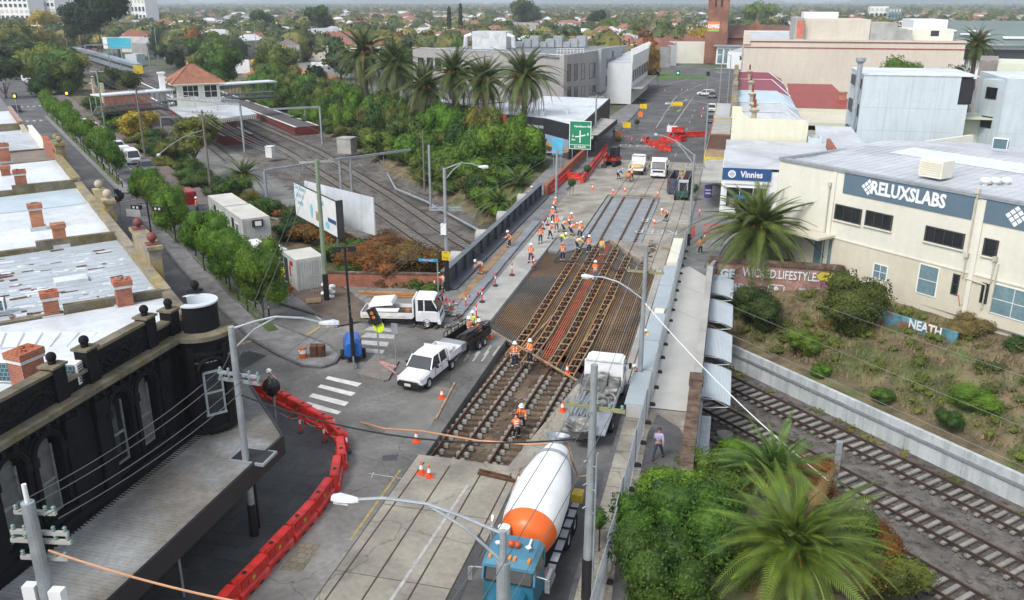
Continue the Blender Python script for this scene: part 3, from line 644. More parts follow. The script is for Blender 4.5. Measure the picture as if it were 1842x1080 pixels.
# --- black corner building
BX=-23.2;_c=at(356,537,10.05);CX0,CY0=_c.x-.2,_c.y+.1
bb=thing('corner_building','black painted two-storey Victorian building with a round turret and arched windows above its awning','building',(BX,20,0))
G_=lambda mb,name,par=None,**k:mb.obj(name,par or bb,**k)
wins=[(18.2,19.25),(20.5,21.6),(22.25,23.3),(26.15,27.2),(27.85,28.9)]
mb=MB(blackw);ys_=[6.0]+[v for w in wins for v in w]+[30.9]
for a,b in zip(ys_[::2],ys_[1::2]):mb.box(BX-.5,BX,a,b,0,8.4)
for a,b in wins:mb.box(BX-.5,BX,a,b,0,4.35);mb.box(BX-.5,BX,a,b,7.75,8.4)
mb.box(BX-.5,BX-.38,6,30.9,0,8.4);G_(mb,'wall')
for a,b in wins: # arched heads
    c_,r_=(a+b)/2,(b-a)/2;mb=MB(blackw)
    for k in range(8):
        a0,a1=math.pi*k/8,math.pi*(k+1)/8;y0,y1=c_+r_*math.cos(a1),c_+r_*math.cos(a0);zz=7.15+r_*min(math.sin(a0),math.sin(a1))
        mb.box(BX-.45,BX-.002,y0,y1,zz,7.76)
    pts=[(BX+.06,c_+(r_+.16)*math.cos(math.pi*k/12),7.1+(r_+.16)*math.sin(math.pi*k/12))for k in range(13)]
    mb.tube(pts,.13,6);mb.tube([(BX+.03,q[1]*1.0+(.0),q[2]+.0)for q in[(0,c_+(r_+.36)*math.cos(math.pi*k/12),7.1+(r_+.36)*math.sin(math.pi*k/12))for k in range(13)]],.07,5)
    for yy in(a-.16,b+.16):mb.box(BX,BX+.16,yy-.14,yy+.14,6.75,7.1);mb.box(BX,BX+.1,yy-.1,yy+.1,4.5,6.75)
    mb.box(BX,BX+.22,a-.3,b+.3,4.2,4.4);G_(mb,'window_surround')
    whf=mat('old_frame',(.24,.25,.25),.6,var=.3,sc=4);mb=MB(whf if a>19.5 else whf);X=BX-.28
    mb.box(X-.03,X+.03,a+.02,a+.1,4.4,7.1);mb.box(X-.03,X+.03,b-.1,b-.02,4.4,7.1);mb.box(X-.035,X+.035,a+.02,b-.02,5.68,5.78);mb.box(X-.035,X+.035,a+.02,b-.02,4.38,4.47)
    w=G_(mb,'window');pm=mat('net_curtain',(.13,.14,.14),.5,var=.35,sc=2,spec=.8)if 19.5<a<23 or a>26 else glass
    pb=MB(glass if a>26 and a<27 else pm);pb.box(X-.05,X-.02,a+.1,b-.1,4.45,7.5);pb.obj('pane',w)
for y in(17.2,19.9,23.9,25.5,29.5,30.7):
    mb=MB(blackw);mb.box(BX,BX+.18,y-.3,y+.3,3.9,8.1);mb.box(BX,BX+.3,y-.36,y+.36,7.2,7.9);mb.box(BX,BX+.26,y-.34,y+.34,3.9,4.5);G_(mb,'pilaster',bevel=.02)
gold=mat('yellow_trim',(.42,.34,.06),.6,var=.3,sc=5)
mb=MB(blackw)
for k in range(44):mb.box(BX+.02,BX+.34,8.6+k*.5,8.78+k*.5,8.0,8.25)
G_(mb,'brackets',kind='stuff')
mb=MB(gold)
for a,b in((17.5,19.6),(20.2,21.8),(21.95,23.6),(24.2,25.2),(25.9,27.4),(27.55,29.2),(29.8,30.5)):mb.box(BX,BX+.03,a,b,7.98,8.01)
G_(mb,'gold_line')
mb=MB(rend);mb.box(BX-.5,BX+.55,6,31.2,8.4,8.62);mb.cur=blackw;mb.box(BX,BX+.42,6,31,8.25,8.4);G_(mb,'cornice')
segs=[(12,17.2,9.3),(17.2,23.7,9.75),(24.1,25.4,9.15),(25.8,29.0,9.75),(29.4,30.6,9.2)]
for a,b,z in segs:
    mb=MB(blackw);mb.box(BX-.32,BX,a,b,8.62,z);f=G_(mb,'parapet');mb=MB(rend);mb.box(BX-.4,BX+.08,a,b,z,z+.12);mb.obj('coping',f)
    if z>9.5:
        mb=MB(blackw);
        for k in range(14):
            u_=a+.4+(b-a-.8)*k/13;pts=[(BX+.03+.02*math.sin(j),u_+.25*math.sin(j*.9+k),8.8+.09*j)for j in range(8)]
            mb.tube(pts,.05,5)
        mb.tube([(BX+.05,a+.2+(b-a-.4)*j/20,9.15+.22*math.sin(j*.8))for j in range(21)],.07,5);mb.obj('scroll_relief',f,kind='stuff')
for y in(12,17.2,23.9,25.6,29.2,30.8):
    zz=9.95 if y in(23.9,25.6,29.2)else 9.7
    mb=MB(blackw);mb.box(BX-.42,BX+.14,y-.3,y+.3,8.62,zz);mb.box(BX-.5,BX+.22,y-.37,y+.37,zz,zz+.09,m=rend);p_=G_(mb,'parapet_pier');fb=MB(blackw);fb.sm=True;fb.sph((BX-.14,y,zz+.36),.19,10);fb.cyl((BX-.14,y,zz+.08),(BX-.14,y,zz+.22),.14,n=10);fb.obj('finial',p_)
# turret
tw=MB(blackw);tw.sm=True;a0,a1=rad(-100),rad(150)
tw.lathe([(1.2,0),(1.2,7.9),(1.25,8.2),(1.4,8.4)],40,(CX0,CY0,0),a0=a0,a1=a1);tu=G_(tw,'turret')
mb=MB(rend);mb.lathe([(1.3,8.38),(1.5,8.42),(1.5,8.62),(.6,8.66)],40,(CX0,CY0,0),a0=a0,a1=a1);mb.obj('turret_cornice',tu)
mb=MB(blackw);mb.lathe([(.9,8.6),(.9,9.8),(.87,9.85)],40,(CX0,CY0,0),a0=a0,a1=a1);mb.obj('turret_parapet',tu)
mb=MB(mat('white_membrane',(.52,.56,.585),.5,var=.05));mb.lathe([(.95,9.85),(.95,9.92),(.64,9.94),(.6,9.1),(.01,9.0)],40,(CX0,CY0,0),a0=a0,a1=a1+.2);mb.obj('turret_lining',tu)
mb=MB(blackw);[mb.bc((CX0+1.25*math.cos(rad(g)),CY0+1.25*math.sin(rad(g)),6.1),(.16,.3,4.0),rad(g))for g in(-78,-8,40)];mb.lathe([(1.2,7.6),(1.33,7.65),(1.33,7.8),(1.2,7.85)],40,(CX0,CY0,0),a0=a0,a1=a1);mb.lathe([(1.2,3.9),(1.38,3.95),(1.38,4.1),(1.2,4.15)],40,(CX0,CY0,0),a0=a0,a1=a1);mb.obj('turret_mouldings',tu)
mb=MB(mat('white_chips',(.4,.4,.4),.7,var=.4,sc=8));
for k in range(26):
    a=rad(-80+k*8.2);mb.bc((CX0+1.23*math.cos(a),CY0+1.23*math.sin(a),7.35),(.12,.05,.04),a+1.57)
mb.obj('string_course',tu,kind='stuff')
a_=rad(-40);c_,s_=math.cos(a_),math.sin(a_)
mb=MB(mat('new_window_frame',(.26,.30,.32),.5));F_=Matrix.Translation((CX0,CY0,0))@Matrix.Rotation(a_,4,'Z')@Matrix.Translation((-.77,0,1.4))@Matrix.Diagonal((1,.7,.8,1));mb.T=F_
for b_ in((1.93,2.03,-.62,-.5,4.3,6.9),(1.93,2.03,.5,.62,4.3,6.9),(1.92,2.04,-.62,.62,5.55,5.66),(1.92,2.04,-.62,.62,6.78,6.9),(1.92,2.06,-.66,.66,4.2,4.32)):mb.box(*b_)
w=mb.obj('window',tu);mb=MB(glass);mb.T=F_;mb.box(1.9,2.0,-.5,.5,4.3,6.8);mb.obj('pane',w)
mb=MB(blackw);mb.T=F_;mb.tube([(1.98,.85*math.cos(math.pi*k/12),6.95+.75*math.sin(math.pi*k/12))for k in range(13)],.12);mb.obj('window_surround',tu)
finial(tu,CX0-.6,CY0+.9,10.0,.2)
mb=MB(blackw);mb.T=mw(bb).inverted()@Matrix.Translation(O_)@Matrix.Rotation(LRZ,4,'Z');mb.T=Matrix.Translation(O_)@Matrix.Rotation(LRZ,4,'Z');mb.box(-.6,3.5,-.4,0,0,8.5);mb.box(-.6,3.5,-.45,.05,8.5,8.8,m=rend);G_(mb,'side_wall')
# black building roof, in pale sheet with folds
def roof_poly(t,pts,m,z=None,name='roof',local=False):
    mb=MB(m);mb.add(pts,[tuple(range(len(pts)))]);return mb.obj(name,t,local=local)
nr=L(3.3,0);fr=L(3.3,34)
roof_poly(bb,[(BX-.3,8,8.75),(BX-.3,31,8.75),(nr.x,nr.y,8.5),(fr.x,fr.y,8.3),(-50,8,8.3)],roofw)
mb=MB(mat('pale_bitumen',(.42,.44,.43),.7,var=.12,sc=.6));mb.add([at(0,597,8.62),at(232,597,8.62),at(195,620,8.66),at(0,626,8.66)][::-1],[(0,1,2,3)],m=mat('bright_roof_strip',(.62,.66,.68),.45,var=.06));mb.obj('roof_strip',bb)
mb=MB(roofg)
for k in range(7):
    a,b=at(10+k*33,598,8.67),at(0+k*30,624,8.7);mb.beam(a,b,.03,.02)
mb.obj('roof_seams',bb,kind='stuff')
for(x,y,w,d,h)in((56,700,.75,.95,1.5),):
    t_=thing('rooftop_chimney','large broken-topped red brick chimney between two white air conditioners','chimney',tuple(at(x,y,8.6)),rad(-8));mb=0;chimney(t_,0,0,0,w,d,h)
# awning
aw=thing('shop_awning','long grey corrugated awning with a deep black fascia round the corner of the black building','awning',(-21,20,3.8))
pA=[(BX,5),(-18.7,5),(-18.7,31.3),tuple(at(434,668,3.8))[:2],tuple(at(412,645,3.8))[:2],(CX0+.5,CY0+1.7)]
awm=mat('awning_sheet',(.215,.20,.175),.7,var=.3,sc=.35,c2=(.27,.28,.28),sc2=.18)
mb=MB(awm);mb.poly(pA,3.78,h=.08);mb.obj('awning_roof',aw)
mb=MB(awm)
for k in range(150):
    y=6+k*.17
    if y<31.2:mb.box(BX+.03,-18.75,y,y+.06,3.78,3.805)
for k in range(26):
    a=Vector((-23.4-k*.13,31.9+k*.14,3.79));b=Vector((-18.9,31.4,3.79)).lerp(Vector((pA[3][0],pA[3][1],3.79)),k/26);mb.beam(a,b,.05,.025)
mb.obj('corrugations',aw,kind='stuff')
mb=MB(blackp);mb.box(-18.72,-18.6,5,31.35,2.95,3.9);mb.obj('fascia',aw)
mb=MB(blackp);mb.beam((-18.7,31.4,3.6),(pA[3][0],pA[3][1],3.6),.12,.5);mb.beam((pA[3][0],pA[3][1],3.6),(pA[4][0],pA[4][1],3.6),.12,.5);mb.obj('corner_fascia',aw)
mb=MB(blackw);mb.box(BX,BX+.35,5,30.5,3.82,4.1);mb.box(BX+.1,BX+.6,5,30.5,3.79,3.86);mb.obj('flashing',aw)
mb=MB(galv);c=at(455,823,3.8);mb.bc((c.x,c.y,3.84),(1.7,1.2,.12),0);mb.cur=blackp;mb.bc((c.x,c.y,3.87),(1.5,1.0,.08));mb.obj('pole_opening',aw,color=(.25,.28,.3))
for x,y in((-19.2,29.5),(-19.2,21),(-19.2,13)):mb=MB(blackp);mb.cyl((x,y,.1),(x,y,3.7),.06,n=8);mb.obj('post',aw)
mb=MB(mat('shopfront',(.02,.02,.022),.3));mb.box(BX-.2,BX+.02,5,30.5,.1,3.7);mb.obj('shopfront',bb)
# --- row of shops along the side road
def shop(u0,u1,label,zr_,rm_,pm,back=36,zp=9.1,slope=.02,party=True,pt=.34,side=brickr):
    t=thing('shop_building',label,'building',tuple(O_),LRZ,group=None)
    mb=MB(side);mb.box(u0,u1,-.3,back,0,zr_-1.2);mb.obj('walls',t,local=True)
    mb=MB(rm_);z=zr_;mb.add([(u0,0,z),(u1,0,z),(u1,back,z-slope*back),(u0,back,z-slope*back)],[(0,1,2,3)]);mb.obj('roof',t,local=True)
    mb=MB(pm);mb.box(u0,u1,-.35,0,zr_-1.3,zp);mb.box(u0,u1,-.45,.08,zp,zp+.14);mb.obj('parapet',t,local=True)
    if party:
        n=8
        for k in range(n):
            a,b=back*k/n,back*(k+1)/n-.02;zt=zr_-slope*a+.28+.25*((k+1)%2);mb=MB(rend);mb.box(u0-pt/2,u0+pt/2,a,b,zr_-2.2,zt);mb.obj('party_wall',t,local=True)
    return t
flaky=mat('flaking_roof_sheet',(.37,.41,.44),.6,var=.12,sc=.5,c2=(.60,.63,.64),sc2=1.6,lo2=.63,hi2=.66,dist2=.1)
rends=mat('stained_render',(.24,.21,.165),.95,var=.3,sc=.9,bump=.3,c2=(.30,.24,.10),sc2=.8)
t2=shop(3.6,17.2,'shop with a flaking grey sheet metal roof behind the black corner building',8.35,flaky,rends,zp=8.7)
mb=MB(roofg)
for k in range(16):mb.beam((4.3+k*.85,.3,8.35),(4.3+k*.85,35,7.66),.03,.03)
mb.obj('roof_seams',t2,local=True,kind='stuff');mb=MB(roofw)
for k in range(420):
    x,y=R.uniform(4,17),1+20*R.random();mb.bc((x,y,8.36-.02*y),(R.uniform(.05,.35),R.uniform(.1,1.0),.015),R.uniform(-.15,.15),m=R.choice([roofw,roofw,MATS['flaking_roof_sheet'],rust])if k%3 else rust if R.random()<.4 else roofw)
mb.obj('roof_flakes',t2,local=True,kind='stuff')
mb=MB(rends);mb.box(8.2,13.2,-1.0,-.36,7.5,9.75);mb.box(8.0,13.4,-1.1,-.26,9.75,9.95);mb.obj('pediment',t2,local=True)
finial(t2,8.7,-.7,9.95,.27,mat('dark_red_ball',(.16,.045,.04),.6),base=.35);finial(t2,12.7,-.7,9.95,.27,MATS['dark_red_ball'],base=.35)
mb=MB(roofw);u,v=Lat(128,505,8.35);mb.box(u-.5,u+.5,v-.8,v+.8,7.9,8.5);mb.obj('roof_hatch',t2,local=True)
def chim(t,px,py,w,d,h,z=8.4,m=brickr,**k):
    u,v=Lat(px,py,z);return chimney(t,u,v,z,w,d,h,m,**k)
chim(t2,226,552,.62,.72,1.3);chim(t2,95,568,.56,.66,1.1)
t3=shop(17.3,36.2,'shop with a broad white roof and two brick chimneys, cream urns on its parapet',8.35,roofw,rends,zp=8.7)
mb=MB(roofg);mb.box(17.4,36,8.5,8.56,8.1,8.2);mb.obj('roof_step',t3,local=True)
mb=MB(mat('bluish_roof',(.42,.50,.54),.5,var=.1));mb.add([(29.5,.1,8.37),(36,.1,8.37),(36,30,7.78),(31,30,7.78)],[(0,1,2,3)]);mb.obj('blue_strip',t3,local=True)
chim(t3,69,410,.62,.75,1.5,m=bricko);chim(t3,110,441,.6,.7,1.25,m=bricko,cap=False)
lich=mat('yellow_lichen',(.25,.19,.07),.95,var=.4,sc=2,bump=.4,c2=(.24,.22,.17))
mb=MB(lich);mb.box(23.5,28.5,-1.0,-.36,7.4,9.4);mb.box(23.3,28.7,-1.1,-.28,9.4,9.6);mb.obj('pediment',t3,local=True)
crs=mat('cream_stone',(.40,.36,.26),.9,var=.2)
for u in(24,27.9):finial(t3,u,-.7,9.6,.3,crs,base=.4)
t4=shop(36.3,50.8,'shop with a small white roof and a tapered red chimney, third along the side road',8.5,roofw,lich,zp=9.0)
chim(t4,41,345,.7,.8,1.6)
t5=shop(50.9,61.5,'brick walled shop with a brown flat roof behind a yellow lichen parapet',8.0,mat('brown_roof',(.20,.17,.14),.9,var=.2),brickr,zp=9.3)
chim(t5,10,292,.8,.9,1.6,z=8.5);chim(t5,12,320,.6,.7,.9,z=8.2,cap=False)
mb=MB(lich);mb.box(49.8,52.6,-.9,-.1,7.5,9.9);mb.box(49.6,52.8,-1,0,9.9,10.05);mb.obj('pediment',t5,local=True)
for u in(50.2,52.2):finial(t5,u,-.5,10.05,.3,lich,base=.4)
t6=shop(61.6,80,'shop with a silver ribbed roof and blue side wall further up the side road',7.6,roofg,cream,zp=8.3,side=lightg)
mb=MB(roofw)
for k in range(15):mb.box(62+k*1.2,62.05+k*1.2,.2,30,6.9,7.64)
mb.obj('roof_ribs',t6,local=True,kind='stuff')
t7=shop(80.1,96,'low cream shop with rooftop air conditioning near the zebra crossing',6.0,roofw,crs,zp=6.6)
t8=shop(96.1,118,'white roofed shop beside the first zebra crossing',6.4,roofw,brickr,zp=7)
def aircon(label,x,y,z,rz,w=.95,d=.4,h=.95,pz=None):
    t=thing('air_conditioner',label,'air conditioner',tuple(pz)if pz else tuple(at(x,y,z)),rz)
    mb=MB(white);mb.box(-w/2,w/2,-d/2,d/2,.08,h);mb.obj('casing',t,local=True,bevel=.02)
    mb=MB(mat('fan_blue',(.03,.10,.13),.5,kind='brick',bw=.17,bh=.17,ms=.012,obj=True,mortar=(.3,.35,.36)));mb.box(-w/2+.08,w/2-.08,-d/2-.012,-d/2,.14,h-.06);mb.obj('coil_face',t,local=True)
    mb=MB(darkfr)
    for k in range(7):mb.box(w/2,w/2+.012,-d/2+.05,d/2-.05,.18+k*.1,.24+k*.1)
    mb.obj('side_grille',t,local=True,kind='stuff');return t
aircon('white air conditioner with blue coils left of the big broken chimney',18,688,8.7,rad(10));aircon('white air conditioner with blue coils right of the big broken chimney',128,692,8.7,rad(10))
aircon('small white rooftop unit on the flaking grey roof edge',2,562,8.3,rad(30),.5,.4,.7)
# --- cream factory with the blue-grey sign
A_=(4.6,81.3,0);ang=math.atan2(-.689,.725)
fx=Fac('factory_building','long two-tone cream building with a blue-grey sign band and a grey metal roof','building',A_,ang)
fx.box('wall',cream,0,48,0,.4,3.3,9.2);mb=MB(creamd);mb.box(0,48,-.02,.4,-2.5,3.3);mb.box(0,.4,-.02,30,-1,9.0,m=cream);fx.part('lower_wall',mb)
mb=MB(roofg);mb.add([(0,.4,8.85),(48,.4,8.85),(48,15,9.6),(0,15,9.6)],[(0,1,2,3)]);mb.add([(0,15,9.6),(48,15,9.6),(48,34,8.2),(0,30,8.2)],[(0,1,2,3)]);mb.add([(0,.4,8.8),(0,15,9.6),(0,30,8.2),(0,30,5),(0,.4,5)],[(0,1,2,3,4)],m=cream);fx.part('roof',mb)
mb=MB(mat('translucent_sheet',(.60,.64,.66),.4,var=.15,sc=1.5));mb.add([(4,10,9.37),(48,10,9.37),(48,13.6,9.56),(4,13.6,9.56)],[(0,1,2,3)]);fx.part('skylight_strip',mb)
mb=MB(roofg)
for k in range(60):mb.beam((.6+k*.8,.5,8.86),(.6+k*.8,14.9,9.61),.025,.03)
fx.part('roof_ribs',mb,kind='stuff')
mb=MB(galv);mb.box(-.1,48,-.14,.5,9.0,9.22);mb.box(-.12,.3,-.1,15,9.0,9.3);fx.part('parapet_capping',mb,color=(.36,.40,.43))
signm=mat('blue_grey_sign',(.10,.155,.20),.6,var=.06)
Z6=lambda x,y:(1200+x/2.869,300+y/2.869)
x0,x1,z0,z1=fx.rect(Z6(915,78),Z6(1582,211));z0,z1=fx.p(*Z6(910,135))[1],fx.p(*Z6(920,20))[1]
sgn=fx.box('sign_band',signm,x0,x1,-.07,-.02,z0,z1)
tl_,tr_=fx.p(*Z6(1030,105))[0],fx.p(*Z6(1438,190))[0];zc=(z0+z1)/2-.05
wsg=mat('sign_white',(.75,.76,.76),.6,var=.03)
text('RELUXSLABS',1.45,wsg,(x0+(x1-x0)*.50+.25,-.09,zc),parent=sgn,local=True,bold=.05,sx=.8,depth=.015)
def logo(par,cx,cz,s):
    mb=MB(wsg)
    for i in range(3):
        for j in range(3):
            a,b=(i-1)*.36*s,(j-1)*.36*s;mb.T=Matrix.Translation((cx+(a+b)*.7,-.085,cz+(a-b)*.7))@Matrix.Rotation(rad(45),4,'Y');mb.box(-.14*s,.14*s,0,.02,-.14*s,.14*s)
    mb.obj('logo',par,local=True)
logo(sgn,x0+(x1-x0)*.215,zc,.95)
xs0,_,_,_=fx.rect(Z6(1633,158),Z6(1842,290));s2=fx.box('sign_band',signm,xs0,xs0+9,-.07,-.02,z0,z1);logo(s2,xs0+2.6,zc,1.1);text('RELUXSLABS',1.45,wsg,(xs0+6.6,-.09,zc),parent=s2,local=True,bold=.05,sx=.8,depth=.015)
for a,b,n,g,nz in(((872,230),(1000,255),3,glass,1),((1030,262),(1158,295),3,glass,1),((1338,342),(1530,380),4,glass,1),((1640,412),(1703,420),1,glass,1)):
    X0,X1=fx.p(*Z6(*a))[0],fx.p(*Z6(*b))[0];zt=6.05;
    if nz:zb=fx.p(*Z6(a[0],a[1]+36 if n>1 else a[1]+40))[1];zt=fx.p(*Z6(a[0],a[1]-34 if n>1 else a[1]-40))[1]
    fx.win(X0,X1,zb,zt,n,1,darkfr,g,w=.09,dep=.1)
    fx.box('sill',cream,X0-.15,X1+.15,-.16,-.02,zb-.2,zb-.08)
for a,b,n,nz in(((1072,500),(1070,570),2,2),((1310,502),(1300,648),1,2),((1692,605),(1674,750),3,2)):
    X0,zt=fx.p(*Z6(*a));zb=fx.p(*Z6(*b))[1];W_={2:1.25,1:1.6,3:4.6}[n];fx.win(X0,X0+W_,zb,zt,n,nz,white,glassb,y=-.02)
for a,b in(((1484,556),(1470,652)),((1634,602),(1617,695))):
    X0,zt=fx.p(*Z6(*a));zb=fx.p(*Z6(*b))[1];fx.win(X0,X0+.42,zb,zt,1,2,darkfr,glass,y=-.02)
pipe=mat('cream_pipe',(.50,.47,.38),.6)
for a,b in(((846,95),(795,548)),((1610,130),(1570,440)),((1697,480),(1690,600)),((1550,460),(1545,575))):
    X0,zt=fx.p(*Z6(*a));zb=fx.p(*Z6(*b))[1];mb=MB(pipe);mb.cyl((X0,-.12,max(zb,-.5)),(X0,-.12,zt),.06,n=8);mb.box(X0-.15,X0+.15,-.25,-.02,zt-.1,zt+.25);fx.part('downpipe',mb)
mb=MB(pipe);a,z_=fx.p(*Z6(1545,575));mb.cyl((a,-.12,z_),(a+1.6,-.12,z_-.1),.06,n=8);mb.cyl((a+1.6,-.12,z_-2),(a+1.6,-.12,z_-.1),.06,n=8);mb.cyl((a+2.2,-.12,z_-2),(a+2.2,-.12,z_+1.7),.05,n=8);fx.part('downpipe',mb)
mb=MB(creamd);
for X in(fx.p(1490,400)[0],fx.p(1757,420)[0],34):mb.box(X,X+.35,-.14,-.021,-1,8.9,m=cream)
mb.box(0,48,-.08,-.021,3.22,3.34,m=cream);fx.part('pilaster',mb)
mb=MB(mat('graffiti_red',(.6,.06,.05),.7));X0,z_=fx.p(*Z6(1490,655));mb.tube([(X0+.25*k+.1*math.sin(k*3),-.04,z_-.28*k+.3*math.sin(k*2.5))for k in range(9)],.035,5);fx.part('red_scrawl',mb)
for(px,py,s_,l)in((1700,305,1,'large cream roof unit on the factory roof'),):
    X0,z_=21.5,9.3;t=thing('roof_unit','large square cream cooling unit on the factory roof','roof unit',tuple(at(1682,318,9.2)),ang);mb=MB(cream);mb.box(-1,1,-.8,.8,0,1.4);mb.obj('casing',t,local=True,bevel=.04);mb=MB(creamd)
    for k in range(6):mb.box(-.9,.9,-.83,-.8,.2+k*.18,.28+k*.18)
    mb.obj('louvres',t,local=True,kind='stuff')
for k,(px,l)in enumerate(((1771,'leftmost'),(1789,'middle'),(1808,'rightmost'))):
    t=thing('roof_vent',l+' of the three round white vents in a row on the factory roof','vent',tuple(at(px,335,9.0)),ang,'white vents in a row on the factory roof');mb=MB(white);mb.sm=True;mb.lathe([(.2,0),(.2,.25),(.36,.3),(.42,.45),(.36,.62),(.01,.7)],14);mb.obj('vent_head',t,local=True)
aircon('white twin fan air conditioner on the far edge of the factory roof',1798,270,9.4,ang+.3,1.3,.5,1.1)
# doorway recess at the factory's west end
mb=MB(glassb);mb.box(4.8,6.6,-.03,-.005,0,3.0);fx.part('doorway',mb)
fx.box('door_canopy',creamd,2.4,6.8,-2.2,-.03,3.3,3.5)
# --- white charity shop
vn=Fac('charity_shop','white shop with a blue Vinnies sign and grey roof at the bridge end','building',(-.5,97,0),0)
mb=MB(white);mb.box(0,12,0,14.5,0,5.0);mb.box(0,5.3,-.12,0,3.6,4.05);mb.box(0,.45,-.12,0,0,3.6);vn.part('wall',mb)
mb=MB(roofg);mb.add([(.1,0,5.35),(12,0,5.35),(12,7,5.9),(.1,7,5.9)],[(0,1,2,3)]);mb.add([(.1,7,5.9),(12,7,5.9),(12,14.5,6.3),(.1,14.5,6.3)],[(0,1,2,3)]);vn.part('roof',mb)
mb=MB(mat('sign_blue',(.025,.08,.22),.5,var=.05));mb.box(.02,5.2,-.2,-.121,4.05,5.35);s_=vn.part('sign',mb);text('Vinnies',.95,wsg,(3.15,-.215,4.68),parent=s_,local=True,bold=.025,sx=.85)
mb=MB(wsg);mb.T=Matrix.Translation((1.05,-.21,4.7))@Matrix.Rotation(math.pi/2,4,'X');mb.lathe([(.28,0),(.42,0),(.42,.02),(.28,.02)],20);mb.box(-.25,.25,-.05,.05,0,.02);mb.box(-.2,.2,-.2,-.12,0,.02);mb.box(-.2,.2,.12,.2,0,.02);mb.obj('emblem',s_,local=True)
vn.win(.6,4.9,1.0,3.2,3,1,white,glass,y=0)
mb=MB(mat('window_goods',(.03,.2,.33),.6));mb.box(1.4,3.6,-.06,-.035,2.0,2.35);mb.box(1.0,1.5,-.055,-.034,1.0,1.9,m=mat('goods_pink',(.4,.2,.35),.8));mb.box(3.3,3.9,-.055,-.034,1.0,1.5,m=mat('goods_yellow',(.5,.45,.15),.8));vn.part('window_display',mb)
mb=MB(white);mb.beam((.3,-1.2,1.0),(4.8,-1.2,.4),.06,.06);[mb.box(.3+k*.6,.36+k*.6,-1.22,-1.18,0,1.0-.08*k)for k in range(8)];vn.part('ramp_rail',mb)
# --- terrace row east of the street
cr=Fac('terrace_shop','cream end shop of the terrace with a curved parapet and tall blank side wall','building',(.1,112,0),0)
pm_=mat('pale_cream',(.66,.64,.50),.8,var=.05,sc=.2,streak=.05)
Yb=[112]+[at(1372,py,8.6).y for py in(207,186,163,142)]+[190]
mb=MB(pm_);mb.box(0,9.1,0,.35,0,8.9);mb.box(-.1,1.1,0,.5,8.9,10.3);mb.add([(1.1,0,8.9),(1.1,0,9.7),(1.5,0,9.4),(2.0,0,9.05),(2.3,0,8.9),(1.1,.35,8.9),(1.1,.35,9.7),(1.5,.35,9.4),(2.0,.35,9.05),(2.3,.35,8.9)],[(0,1,2,3,4)[::-1],(5,6,7,8,9),(1,2,7,6),(2,3,8,7),(3,4,9,8)]);cr.part('side_wall',mb)
mb=MB(roofw);mb.box(8.9,9.2,-.05,.5,8.6,8.95);cr.part('gutter',mb)
rcs=[(roofg,'grey'),(roofg,'grey'),(mat('pale_blue_roof',(.42,.52,.58),.5,var=.08),'pale blue'),(mat('maroon_roof',(.22,.045,.06),.5,var=.12),'maroon'),(MATS['maroon_roof'],'dark maroon')]
def chimpot(t,x,y,z,m=crs):
    mb=MB(m);mb.cyl((x,y,z-2.5),(x,y,z),.32,n=8);mb.cyl((x,y,z),(x,y,z+.25),.5,.62,n=8);mb.cyl((x,y,z+.25),(x,y,z+.5),.62,.2,n=8);c=mb.obj('chimney',t,local=True);mb=MB(mat('terracotta_pot',(.2,.06,.045),.8));mb.cyl((x,y,z+.5),(x,y,z+1.5),.18,.15,n=8);mb.obj('chimney_pot',c,local=True)
nm_=['nearest','second','third','fourth','fifth']
for k,(rm_,cn)in enumerate(rcs):
    y0,y1=Yb[k],Yb[k+1];D=y1-y0
    t=cr.t if k==0 else thing('terrace_shop',f'{nm_[k]} terrace shop north of the cream side wall, with a {cn} hipped roof','building',(.1,y0,0));b0=.36 if k==0 else 0
    mb=MB(creamd if k<3 else bricko);mb.box(0,9.1,b0,D,0,7.6);mb.obj('walls',t,local=True)
    mb=MB(rends);mb.box(-.1,.4,b0,D,7.6,9.7+.5*(k%2));mb.box(-.3,.5,D*.3,D*.7,9.7,10.6);mb.box(-.35,.55,b0,D,9.0,9.15);mb.obj('street_parapet',t,local=True)
    mb=MB(rm_);x1=6.4;zr2=9.3;mb.add([(.4,b0,7.7),(9.1,b0,7.7),(x1,D*.55,zr2),(.4,D*.55,zr2)],[(0,1,2,3)]);mb.add([(9.1,b0,7.7),(9.1,D,7.7),(x1,D*.55,zr2)],[(0,1,2)]);mb.add([(9.1,D,7.7),(.4,D,7.7),(.4,D*.55,zr2),(x1,D*.55,zr2)],[(0,1,2,3)])
    for q in range(int(D*2)):pass
    mb.obj('roof',t,local=True);chimpot(t,2.6,.6 if k==0 else .1,9.7)
    mb=MB(roofw);mb.beam((.4,D*.55,zr2+.05),(x1,D*.55,zr2+.05),.25,.08);mb.beam((x1,D*.55,zr2+.05),(9.1,b0,7.78),.2,.06);mb.obj('ridge_cap',t,local=True)
    if k<4:
        mb=MB((timber,rust,concl,roofg)[k]);mb.box(-3.0,-.1,.3,D-.3,3.6,3.8);a_=mb.obj('street_awning',t,local=True);mb=MB((mat('yellow_fascia',(.62,.45,.02),.5),timber,brickr,MATS['yellow_fascia'])[k]);mb.box(-3.1,-3.0,.3,D-.3,3.1,3.9);mb.box(-3.1,-.2,.2,.3,3.1,3.9);mb.obj('awning_fascia',a_,local=True)
        if k==0:text('SHED',.6,blackp,(-1.6,.18,3.5),parent=a_,local=True,sx=.9)
mb=MB(concl);mb.box(-2.9,0,-14.5,.2,3.5,3.7);mb.obj('low_awning',cr.t,local=True)
